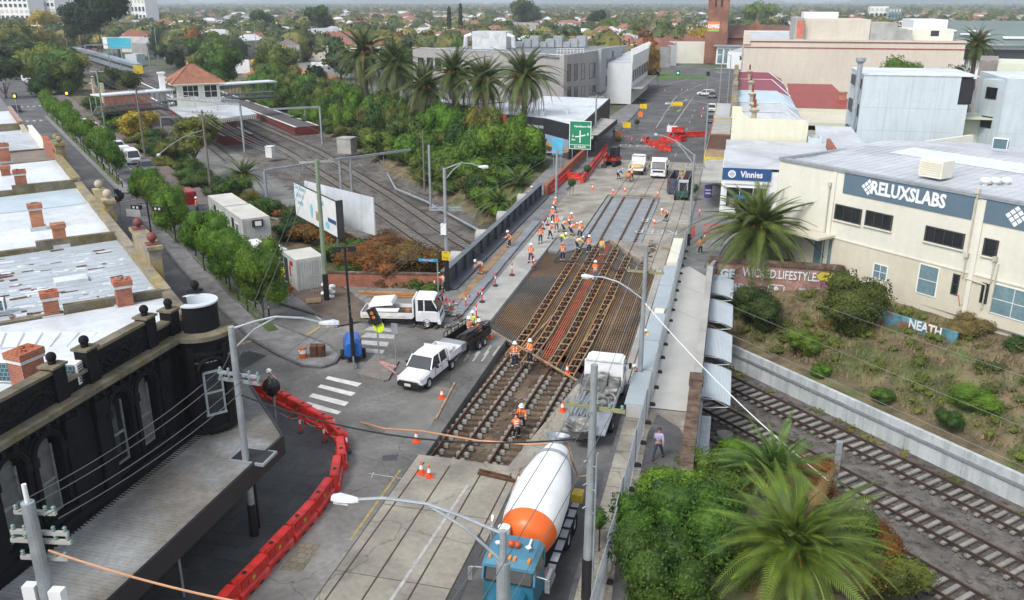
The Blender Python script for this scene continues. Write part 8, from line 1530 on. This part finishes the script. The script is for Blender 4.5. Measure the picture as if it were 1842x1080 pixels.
tf.obj('dry_grass',kind='stuff')
gp=thing('grey_post','short square grey post rising from the cutting with a cable tied to it','post',at(1495,905,-5));mb=MB(galv);mb.box(-.16,.16,-.16,.16,0,4.0);mb.obj('post',gp,local=True,color=(.16,.17,.18))
mb=MB(galv);mb.tube([at(697,312,-3.6),at(712,340,-4),at(765,362,-4.4),at(875,422,-4.6)],.16,8);tag(mb.obj('pipe',color=(.5,.53,.55)),'pale pipe running along the foot of the green embankment','pipe')
# ------------------------------------------------------------------ railway structures
def portal(label,a,b,h,ends=(1,1),col=(.34,.37,.39),truss=False,w=.28,over=0.0):
    t=thing('overhead_gantry',label,'gantry',tuple(a));A,B=Vector(a),Vector(b);top=max(A.z,B.z)+h
    for p,e in((A,ends[0]),(B,ends[1])):
        if e:mb=MB(galv);mb.beam(p+Vector((0,0,-.2)),Vector((p.x,p.y,top)),w,w);mb.obj('mast',t,color=col)
    A2,B2=Vector((A.x,A.y,top)),Vector((B.x,B.y,top));d=(B2-A2).normalized();mb=MB(galv);mb.beam(A2-d*over,B2+d*over,w*.8,w*1.1)
    if truss:
        mb.beam(A2+Vector((0,0,.8)),B2+Vector((0,0,.8)),.12,.12);n=14
        for i in range(n):mb.beam(A2.lerp(B2,i/n)+Vector((0,0,.8 if i%2 else 0)),A2.lerp(B2,(i+1)/n)+Vector((0,0,0 if i%2 else .8)),.08,.08)
    g=mb.obj('beam',t,color=col)
    for k in(.3,.6):q=A2.lerp(B2,k);mb=MB(galv);mb.beam(q,q-Vector((0,0,1.5)),.06,.06);mb.beam(q-Vector((0,0,1.4)),q-Vector((.9,-.9,1.2)),.05,.05);mb.obj('registration_arm',t,color=(.25,.26,.27))
    return t
dkc=(.07,.045,.035)
for(pa,za,pb,zb,h,en,c,tr,l)in(((616,372),-4.4,(742,345),-4,6.2,(1,0),(.34,.38,.40),False,'grey half-portal gantry over the tracks nearest the bridge'),((636,388),-4.6,(484,400),-3.2,6.4,(1,1),dkc,False,'rusty dark gantry with riveted mast nearest the bridge'),((580,262),-3.2,(488,262),-2.6,6.6,(1,0),(.36,.42,.46),False,'pale grey cantilever gantry beside the embankment'),((440,272),-2.6,(310,250),-2.0,7.5,(1,0),dkc,True,'dark lattice gantry in front of the signal box'),((293,245),-2,(400,240),-2,3.6,(1,0),(.4,.45,.48),False,'low pale gantry beside the platform'),((158,117),-.8,(205,116),-.8,7.5,(1,1),(.33,.38,.4),False,'far pale portal left of the blue-green hut'),((118,135),-1,(200,133),-1,7,(1,1),(.33,.38,.4),False,'far pale portal beyond the platforms'),((80,128),-1,(190,110),-.8,7,(1,1),(.33,.38,.4),False,'pale portal over the fan of far tracks'),((56,80),-.5,(150,78),-.5,9,(1,1),(.33,.4,.42),True,'large lattice portal over the silver train'),((222,118),-.6,(270,120),-.6,7,(1,1),(.36,.42,.45),False,'pale portal by the pale green hut')):
    portal(l,at(*pa,za),at(*pb,zb),h,en,c,tr)
mb=MB(galv);q=at(775,375,-4);tag(thing('catenary_mast','slim grey catenary mast on the embankment side','mast',q),'slim grey catenary mast on the embankment side','mast');mb.box(-.13,.13,-.13,.13,0,8.6);mb.obj('mast',bpy.data.objects['catenary_mast'],True,color=(.36,.42,.46))
for k,tt in enumerate((46.5,42.3)):wire(RW(0,tt-1,0.6),RW(60,tt,.7),.2,.012,lw,label=['upper','lower'][k]+' contact wire over the tracks right of the bridge');wire(RW(90,tt,.8),RW(190,tt+2,3.2),.4,.012,lw,20,['right','left'][k]+' contact wire over the tracks towards the station')
wire(RW(-5,51,1.6),RW(62,51,1.2),.3,.012,lw,label='bare wire above the dry slope right of the bridge')
for(x,y,z,w,h,l,c)in((487,283,-2.6,1.2,1.8,'white signalling cabinet on the gravel yard',white),(625,275,-2.5,2.6,2.6,'pale grey relay hut at the foot of the embankment',concl),(245,118,-.6,5,4.2,'pale green hut beyond the platforms',lightg)):mb=MB(c);mb.box(-w/2,w/2,-w/2,w/2,0,h);mb.box(-w/2-.08,w/2+.08,-w/2-.08,w/2+.08,h,h+.1);prop('relay_cabinet',l,'cabinet',mb,loc=at(x,y,z))
# station: platforms, signal box, footbridge canopy, entrance
darkred=mat('platform_red',(.14,.025,.02),.8,var=.2);plat=mat('platform_surface',(.10,.095,.095),.9,var=.2)
def platform(label,s0,s1,t0,t1,z=-.9):
    t=thing('station_platform',label,'platform',tuple(RW(s0,(t0+t1)/2,z)),rad(135));
    def rect(m,a0,a1,b0,b1,z0,z1,n):mb=MB(m);mb.poly([RW(a0,b0),RW(a1,b0),RW(a1,b1),RW(a0,b1)],z1,h=z1-z0);mb.obj(n,t)
    rect(darkred,s0,s1,t0,t1,-3,z,'platform_wall');rect(plat,s0+.2,s1-.2,t0+.6,t1-.6,z+.005,z+.03,'surface');rect(white,s0,s1,t0,t0+.5,z+.005,z+.04,'edge_line');rect(white,s0,s1,t1-.5,t1,z+.005,z+.04,'edge_line');return t
p_=at(458,243,-1.3);s_e=(p_.y-p_.x)*q2;platform('island platform with white edges carrying the signal box',s_e,330,36.6,42.2,-1.1)
p_=at(520,232,-1.3);platform('far side platform with a white edge and brick end ramp',(p_.y-p_.x)*q2,320,51.8,57,-1.1)
platform('road side platform with a long white edge',205,330,27.5,31.5,-.9)
c4=[at(345,222,3.0),at(462,206,3.0),at(398,172,3.0),at(292,186,3.0)]
cn=thing('platform_canopy','grey platform canopy with a pale toothed valance below the signal box','canopy',tuple(c4[0]));mb=MB(roofg);mb.poly([Vector(p)for p in c4],3.1,h=.25);mb.obj('canopy_roof',cn);mb=MB(cream)
for a,b in((c4[0],c4[1]),):
    n=30
    for i in range(n):mb.beam(a.lerp(b,i/n)-Vector((0,0,.35)),a.lerp(b,(i+.55)/n)-Vector((0,0,.35)),.06,.6)
    mb.beam(a-Vector((0,0,.15)),b-Vector((0,0,.15)),.08,.2)
mb.obj('valance',cn,kind='stuff');mb=MB(brickr);c=(c4[0]+c4[1]+c4[2]+c4[3])/4;mb.bc((c.x,c.y,.8),(9,6,4.2),rad(45));mb.obj('brick_building',cn)
S0,S1,S2=at(322,191,3.3),at(398,187,3.3),at(308,182,3.3);dx_,dy_=(S1-S0),(S2-S0);angS=math.atan2(dx_.y,dx_.x);wS,dS=dx_.length,9.0
sbx=Fac('signal_box','white signal box with a hipped terracotta tile roof on the island platform','signal box',(S0.x,S0.y,3.12),angS);hS=4.4
sbx.box('walls',mat('off_white_boards',(.60,.60,.54),.7,var=.08,streak=.1),0,wS,0,dS,0,hS);sbx.win(1.0,4.0,1.8,3.9,3,2,cream,glass,w=.15);sbx.win(wS-3,wS-.5,1.6,3.9,2,2,cream,glass,w=.15)
mb=MB(glass);[mb.box(-.06,-.01,y,y+1.6,1.9,3.7)for y in(1,4,6.6)];sbx.part('side_windows',mb,kind='stuff')
mb=MB(mat('terracotta_tile',(.27,.115,.07),.85,var=.25,sc=.8,bump=.3,obj=True));o_=1.1;a0,a1,b0,b1=-o_,wS+o_,-o_,dS+o_;rx0,rx1,ry=3.4,wS-4.0,dS/2;zt=hS+3.4
mb.add([(a0,b0,hS),(a1,b0,hS),(a1,b1,hS),(a0,b1,hS),(rx0,ry,zt),(rx1,ry,zt)],[(0,1,5,4),(1,2,5),(2,3,4,5),(3,0,4)]);rf_=sbx.part('roof',mb);mb=MB(cream);mb.box(a0,a1,b0,b1,hS-.18,hS-.01);mb.obj('eaves',rf_,local=True)
mb=MB(MATS['terracotta_tile']);[mb.beam(p,q,.22,.18)for p,q in(((a0,b0,hS),(rx0,ry,zt)),((a1,b0,hS),(rx1,ry,zt)),((rx0,ry,zt),(rx1,ry,zt)))];mb.obj('ridge_tiles',rf_,local=True);mb=MB(white);mb.box(-2.6,-1.6,3,4,-1,6.2);mb.box(-2.8,-1.4,2.8,4.2,6.2,6.5);sbx.part('chimney',mb)
fb_=thing('station_footbridge','long covered station footbridge with a pale roof and lattice sides','footbridge',tuple(at(300,180,3)))
for k,(a,b)in enumerate(((at(172,172,6.2),at(322,160,6.2)),(at(392,152,6.2),at(490,146,6.2)),(at(322,160,6.2),at(392,152,6.2)))):
    mb=MB(roofw);mb.beam(a,b,4.2,.25);mb.obj('roof_section',fb_);mb=MB(darkfr);d=Vector((0,0,3.3));mb.beam(a-d,b-d,3.4,.3);mb.beam(a-Vector((0,0,2.2)),b-Vector((0,0,2.2)),3.5,.08);mb.obj('deck',fb_);n=16
    for i in range(n):mb=MB(galv);mb.beam(a.lerp(b,i/n)-d+Vector((0,-1.7,0)),a.lerp(b,(i+1)/n)-Vector((0,1.7,2.1 if i%2 else 2.1)),.1,.1);mb.beam(a.lerp(b,i/n)-Vector((0,1.7,3.3)),a.lerp(b,i/n)-Vector((0,1.7,.2)),.1,.1);mb.obj('lattice',fb_,color=(.28,.29,.29))
en=Fac('station_entrance','red brick station entrance with ornate white gable tops beside the road','building',tuple(L(155,-19)),LRZ-math.pi);en.box('wall',brickr,-14,0,0,9,0,4.2);en.box('roof',mat('old_tile',(.16,.10,.08),.9,var=.3),-14,0,0,9,4.21,5.2)
for x in(-13.5,-1.5):mb=MB(crs);mb.box(x-1.2,x+1.2,-.2,.4,3,5.5);mb.box(x-.6,x+.6,-.2,.4,5.5,7);en.part('white_gable',mb)
tr_=thing('train','silver suburban train with a yellow front approaching on the far tracks','train',tuple(RW(330,44.5,0)))
for k in range(6):mb=MB(mat('train_silver',(.36,.42,.48),.35,.4));s=318+k*22;mb.beam(RW(s,interp(s,[(300,45.5),(420,40),(700,24)]),1.6),RW(s+21.4,interp(s+21.4,[(300,45.5),(420,40),(700,24)]),1.6),2.9,3.4);c_=mb.obj('carriage',tr_);mb=MB(glass);mb.beam(RW(s+.5,interp(s,[(300,45.5),(420,40),(700,24)]),2.0),RW(s+21,interp(s+21,[(300,45.5),(420,40),(700,24)]),2.0),3.0,.8);mb.obj('window_band',c_)
mb=MB(MATS['sign_yellow']);mb.beam(RW(317.6,44.7,1.4),RW(318.0,44.7,1.4),2.9,2.6);mb.obj('yellow_front',tr_)
b_=thing('railway_billboard','wide turquoise billboard on posts beyond the station','billboard',at(215,108));mb=MB(mat('turquoise_print',(.04,.40,.52),.5,var=.08));mb.box(-4.4,6.5,-.1,0,4.6,8.8);mb.obj('panel',b_,True);mb=MB(white);mb.box(-6.6,-4.45,-.3,.4,4.4,9.0);mb.box(-4.6,6.7,.02,.3,4.4,9.0);mb.obj('frame',b_,True);mb=MB(darkfr);mb.box(-.4,.4,0,.6,0,4.4);mb.obj('post',b_,True)
fw_=thing('mural_fence','white fence with a red and blue street art mural beyond the station','fence',at(340,130));a=at(338,130);mb=MB(white);mb.beam((a.x,a.y,2),(a.x+22,a.y+3,2),.3,4.5);mb.obj('panel',fw_);mb=MB(mat('mural_mix',(.5,.06,.10),.6,var=.6,sc=.5,c2=(.10,.35,.55),sc2=.4));mb.beam((a.x+.5,a.y-.2,2.2),(a.x+12,a.y+1.5,2.2),.3,3.6);mb.beam((a.x+15,a.y+1.8,2.2),(a.x+17,a.y+2.1,2.2),.3,3.2);mb.obj('mural',fw_)
mb=MB(mat('clay_soil',(.36,.17,.06),.95,var=.3,sc=.15,bump=.6));mb.sm=True;[mb.sph((at(x,y,0).x,at(x,y,0).y,-.5),r,12,sz=h)for x,y,r,h in((520,135,13,.2),(490,133,10,.16),(555,140,11,.13),(460,126,11,.1))];tag(mb.obj('soil_heap'),None or 'orange clay heap under the yellow excavator','soil heap')
sheet('far_road',pxs([(250,92),(520,100),(640,104),(640,118),(420,116),(380,110),(260,104)],-.28),-.27,pave);sheet('park_grass',pxs([(400,100),(450,104),(640,108),(640,102),(500,92),(300,94)],-.29),-.265,mat('park_green',(.07,.14,.025),.95,var=.2,sc=.1));sheet('traffic_island',pxs([(1180,145),(1228,143),(1240,135),(1190,130),(1170,138)]),.05,MATS['park_green'],.1);sheet('traffic_island',pxs([(1232,143),(1272,141),(1278,136),(1245,135)]),.05,MATS['park_green'],.1)
mb=MB(white);a=at(560,118);mb.beam((a.x,a.y,.5),(a.x+24,a.y+8,.5),.3,1.6);tag(mb.obj('hoarding'),'long low white hoarding behind the clay heap','fence')
# ------------------------------------------------------------------ background trees and suburb
for(x,y,cy,r,c,l,ms)in((185,108,-30,14,DRK,'huge dark spreading cypress behind the railway',tree_m),(150,100,20,9,DRK,'dark conifer at the foot of the huge cypress',tree_m),(222,208,140,4.4,(.05,.07,.025),'dark green conical tree beside the station',tree_m),(185,212,180,3.4,G1,'low green tree left of the conical tree',tree_m),(250,250,210,3.2,YELL,'yellow-leaved shrubby tree by the weathered pole',mid_b),(350,290,232,4.6,OLV,'spreading olive tree in front of the platform',tree_m),(25,140,95,9,G2,'dense dark tree at the left edge',tree_m),(60,135,95,8,G1,'bushy green tree over the parked row',tree_m),(12,180,120,5,G2,'dark tree overhanging the left edge',tree_m),(40,110,60,9,OLV,'olive tree left of the far portal',tree_m),(75,75,34,12,YELL,'wide yellow tree in the distance',mid_b),(395,108,68,6,(.11,.16,.03),'first of the twin light green trees by the road',tree_m),(418,108,76,5,(.11,.16,.03),'second of the twin light green trees by the road',tree_m),(1242,112,56,8,YELL,'golden tree beside the church tower',mid_b),(945,60,14,14,(.05,.075,.03),'tall broad gum tree behind the office roof',tree_m),(1075,62,28,8,DRK,'dark round tree right of the office',tree_m),(1090,70,42,8,BRT,'bright green tree beside the dark round tree',mid_b),(1180,60,38,10,AUT,'yellowish tree beyond the tram street',mid_b),(1360,60,14,13,(.12,.17,.04),'light green tree behind the church',mid_b),(580,78,24,10,G2,'large dark tree above the cutting',tree_m),(470,70,30,9,G2,'dark tree beyond the excavator',tree_m)):
    b=at(x,y,-.3);H=onY(x,cy,b.y).z;tree(b,r,H+r*.55,max(.6,(H-r*.8)*.4),c,l,ms,z=-.3,tr=.35)
for x,cy,r,c,l in((1640,110,5.0,G3,'bright rounded tree rising behind the tall flue'),(1712,128,6.0,G2,'dark tree between the two precast blocks')):b=onY(x,cy,172);tree(Vector((b.x,172,0)),r,b.z+r*.3,4,c,l,near_b,z=0)
b=onY(1758,80,205);palm(Vector((b.x,205,0)),b.z,5.4,'palm standing alone beside the beige theatre',70,0,.42,(.07,.105,.03),lowest=-62)
for x,l in((809,'left of the two slim dark cypresses'),(829,'right and taller of the two slim dark cypresses')):b=at(x,78,0);o=bush(b,3.4,onY(x,10 if x>820 else 15,b.y).z*1.02,DRK,l,[far_t[4]],'cypress','tree',z=0);o.scale=(5.2,5.2,o.scale[2]*.9)
pal=[((.16,.17,.05),'pale yellow-green'),(G1,'mid green'),(G2,'dark green'),(OLV,'olive'),(G3,'leafy green'),((.05,.08,.04),'grey-green'),(DRK,'very dark'),(AUT,'yellowing'),((.11,.15,.04),'light green'),(RUST,'brownish')]
def clear(p):
    s,t=(p.y-p.x)*q2,(p.x+p.y)*q2
    return not((20<t<66 and s<500)or(-25<p.x<3 and p.y<345)or(-2<p.x<75 and p.y<272)or(-105<p.x<-20 and 120<p.y<240)or(t<=20 and s<190)or(-20<p.x<40 and 345<p.y<385))
for k in range(46):
    s=R.uniform(235,480);t_=R.uniform(10,24)if k%3 else R.uniform(60,80);c,cn_=R.choice(pal[:6]);h=R.uniform(7,13);bush(RW(s,t_),h*.5,h,c,cn_+' tree beside the far tracks '+('on the road side' if k%3 else 'near the turquoise billboard'),mid_b,'trackside_tree','tree','trees beside the far tracks',-.4)
n=0;gt='trees of the suburb behind the works'
while n<250:
    y=210+620*R.random()**1.15;x=R.uniform(-1.05,.55)*y+20;p=Vector((x,y,-.3))
    if not clear(p)or(-225<x<-120 and 235<y<320):continue
    c,cn_=R.choice(pal);h=R.uniform(6,13);r=h*R.uniform(.42,.62);zone='left of the turquoise billboard' if x<-.72*y else 'beyond the excavator yard' if x<-.45*y else 'behind the grey office' if x<-.1*y else 'behind the church and theatre'
    o=bush(p,r,h,c,f'{cn_} tree in the suburb {zone}',far_t[:4],'suburb_tree','tree',gt,-.3);n+=1
rfm=[mat('far_roof_%d'%i,c,.7,var=.15,sc=.05)for i,c in enumerate(((.22,.09,.06),(.15,.12,.11),(.35,.36,.37),(.55,.56,.57),(.26,.12,.08)))]
for k in range(46):
    y=290+560*R.random();x=R.uniform(-1.0,.55)*y+20;p=Vector((x,y,0))
    if not clear(p):continue
    a=R.uniform(0,3);i=R.randrange(5);w,d=R.uniform(5,9),R.uniform(4,7);t=thing('suburb_house',f'{["red tiled", "brown tiled", "grey metal", "white", "rust red"][i]} roofed house among the suburb trees','house',(x,y,-.3),a,'houses among the suburb trees');mb=MB(R.choice([cream,white,bricko]));mb.box(-w,w,-d,d,0,3.4);mb.obj('walls',t,True);mb=MB(rfm[i]);mb.add([(-w-.6,-d-.6,3.4),(w+.6,-d-.6,3.4),(w+.6,d+.6,3.4),(-w-.6,d+.6,3.4),(-w*.4,0,6),(w*.4,0,6)],[(0,1,5,4),(1,2,5),(2,3,4,5),(3,0,4)]);mb.obj('roof',t,True)
mt=[];
while len(mt)<2000:
    y=300+1500*R.random()**1.1;p=Vector((R.uniform(-1.02,.56)*y+10,y,0))
    if clear(p)and not(-225<p.x<-120 and p.y<330):r=R.uniform(4,8);mt.append(((p.x,p.y,r*.75),(r,r,r*R.uniform(.75,1.15))))
mo=leaf_mesh('distant_woods',mt,230000,1.0,(leafw,),core=.85);mobj('distant_woods',mo,kind='stuff').color=(.065,.09,.035,1)
dr2=MB(white)
for k in range(1500):
    y=330+1400*R.random()**1.1;p=Vector((R.uniform(-1.0,.55)*y+10,y,0))
    if not clear(p):continue
    w,d,h=R.uniform(5,11),R.uniform(4,7),R.uniform(6.5,11);a=R.uniform(0,3);dr2.T=Matrix.Translation((p.x,p.y,-.3))@Matrix.Rotation(a,4,'Z');dr2.box(-w,w,-d,d,0,h-2.4,m=R.choice([cream,white,bricko,concl]));dr2.add([(-w,-d,h-2.4),(w,-d,h-2.4),(w,d,h-2.4),(-w,d,h-2.4),(-w*.5,0,h),(w*.5,0,h)],[(0,1,5,4),(1,2,5),(2,3,4,5),(3,0,4)],m=R.choice(rfm))
dr2.T=None;dr2.obj('distant_roofs',kind='stuff')
far=MB(leafw)
for k in range(24000):
    y=1500+5600*R.random()**1.35;x=R.uniform(-.9,.55)*y;r=R.uniform(3.5,7)*(1+y/5000);h=r*R.uniform(.5,.95)
    if R.random()<.13:w=r*R.uniform(.8,1.9);far.bc((x,y,3),(w*2,w,6.5),R.uniform(0,3),m=R.choice(rfm+[rfm[3],rfm[2]]));continue
    a0=R.uniform(0,6);far.add([(x+math.cos(a0+i*1.05)*r*(1,.8)[i%2],y+math.sin(a0+i*1.05)*r*.9,0)for i in range(6)]+[(x+math.cos(a0+.5+i*1.26)*r*.75,y+math.sin(a0+.5+i*1.26)*r*.75,h*R.uniform(1.0,1.4))for i in range(5)]+[(x,y,h*1.7)],[(i,(i+1)%6,6+(i%5))for i in range(6)]+[((i+1)%6,6+(i+1)%5,6+i%5)for i in range(5)]+[(6+i,6+(i+1)%5,11)for i in range(5)])
fo=far.obj('distant_suburb',kind='stuff');fo.color=(.045,.065,.03,1)
hl_=MB(leafw)
for k in range(60):x=-7500+k*200;hh=25+28*math.sin(k*.23)**2+14*math.sin(k*.9);hl_.add([(x-350,7600,0),(x+350,7600,0),(x+220,7900,hh),(x-220,7900,hh),(x,8400,0)],[(0,1,2,3),(3,2,4)])
hl_.obj('hills',kind='structure').color=(.04,.06,.03,1)
for(x0,x1,yt,D,n_,l)in((0,52,-6,620,6,'pale apartment block with brown panels at the top left, first'),(56,100,-8,640,6,'pale apartment block beside the first, with grey balconies'),(236,262,-6,700,4,'brown and white apartment block right of the cypress'),(1566,1598,12,900,4,'white office building on the right skyline'),(1600,1622,14,880,4,'dark glazed office on the right skyline')):
    a,b=onY(x0,20,D),onY(x1,20,D);H=onY(x0,yt,D).z;t=thing('apartment_building',l,'apartment building',(a.x,D,0));mb=MB(white if 'dark' not in l else glassb);mb.box(a.x,b.x,D,D+18,0,H);mb.obj('walls',t)
    for j in range(n_):mb=MB((creamd,glass,darkfr)[j%3]);[mb.box(a.x+(b.x-a.x)*(i+.15)/n_,a.x+(b.x-a.x)*(i+.7)/n_,D-.3,D-.05,H*(j+.2)/n_,H*(j+.75)/n_)for i in range(n_)];mb.obj('window_row',t,kind='stuff')
for k,(x,y0,y1,l)in enumerate(((285,110,48,'left-hand'),(327,104,56,'thin'),(372,98,46,'curved'),(440,103,45,'tall twin'),(463,108,44,'twin right'),(484,106,70,'short'),(574,100,50,'far right'),(443,30,12,'distant'),(1150,160,82,'white shop'),(1308,190,100,'theatre side'),(122,92,42,'forked'))):b=at(x,y0,0);H=onY(x,y1,b.y).z;pole('street_light',f'{l} lamp post in the background streets','street light',b,H,.14,.09,[((b.x-2.2,b.y-.5,H+.2),False)],color=(.5,.53,.55),group='distant lamp posts')
# ------------------------------------------------------------------ air
hz=bpy.data.materials.new('air');hz.use_nodes=True;hn=hz.node_tree;hn.nodes.remove(hn.nodes['Principled BSDF']);pv=hn.nodes.new('ShaderNodeVolumePrincipled');pv.inputs['Color'].default_value=(.80,.90,1.0,1);pv.inputs['Density'].default_value=.00019;pv.inputs['Anisotropy'].default_value=.2;hn.links.new(pv.outputs[0],hn.nodes['Material Output'].inputs['Volume'])
mb=MB(hz);mb.box(-9500,9500,-900,9600,-8,75);mb.obj('haze',kind='stuff')
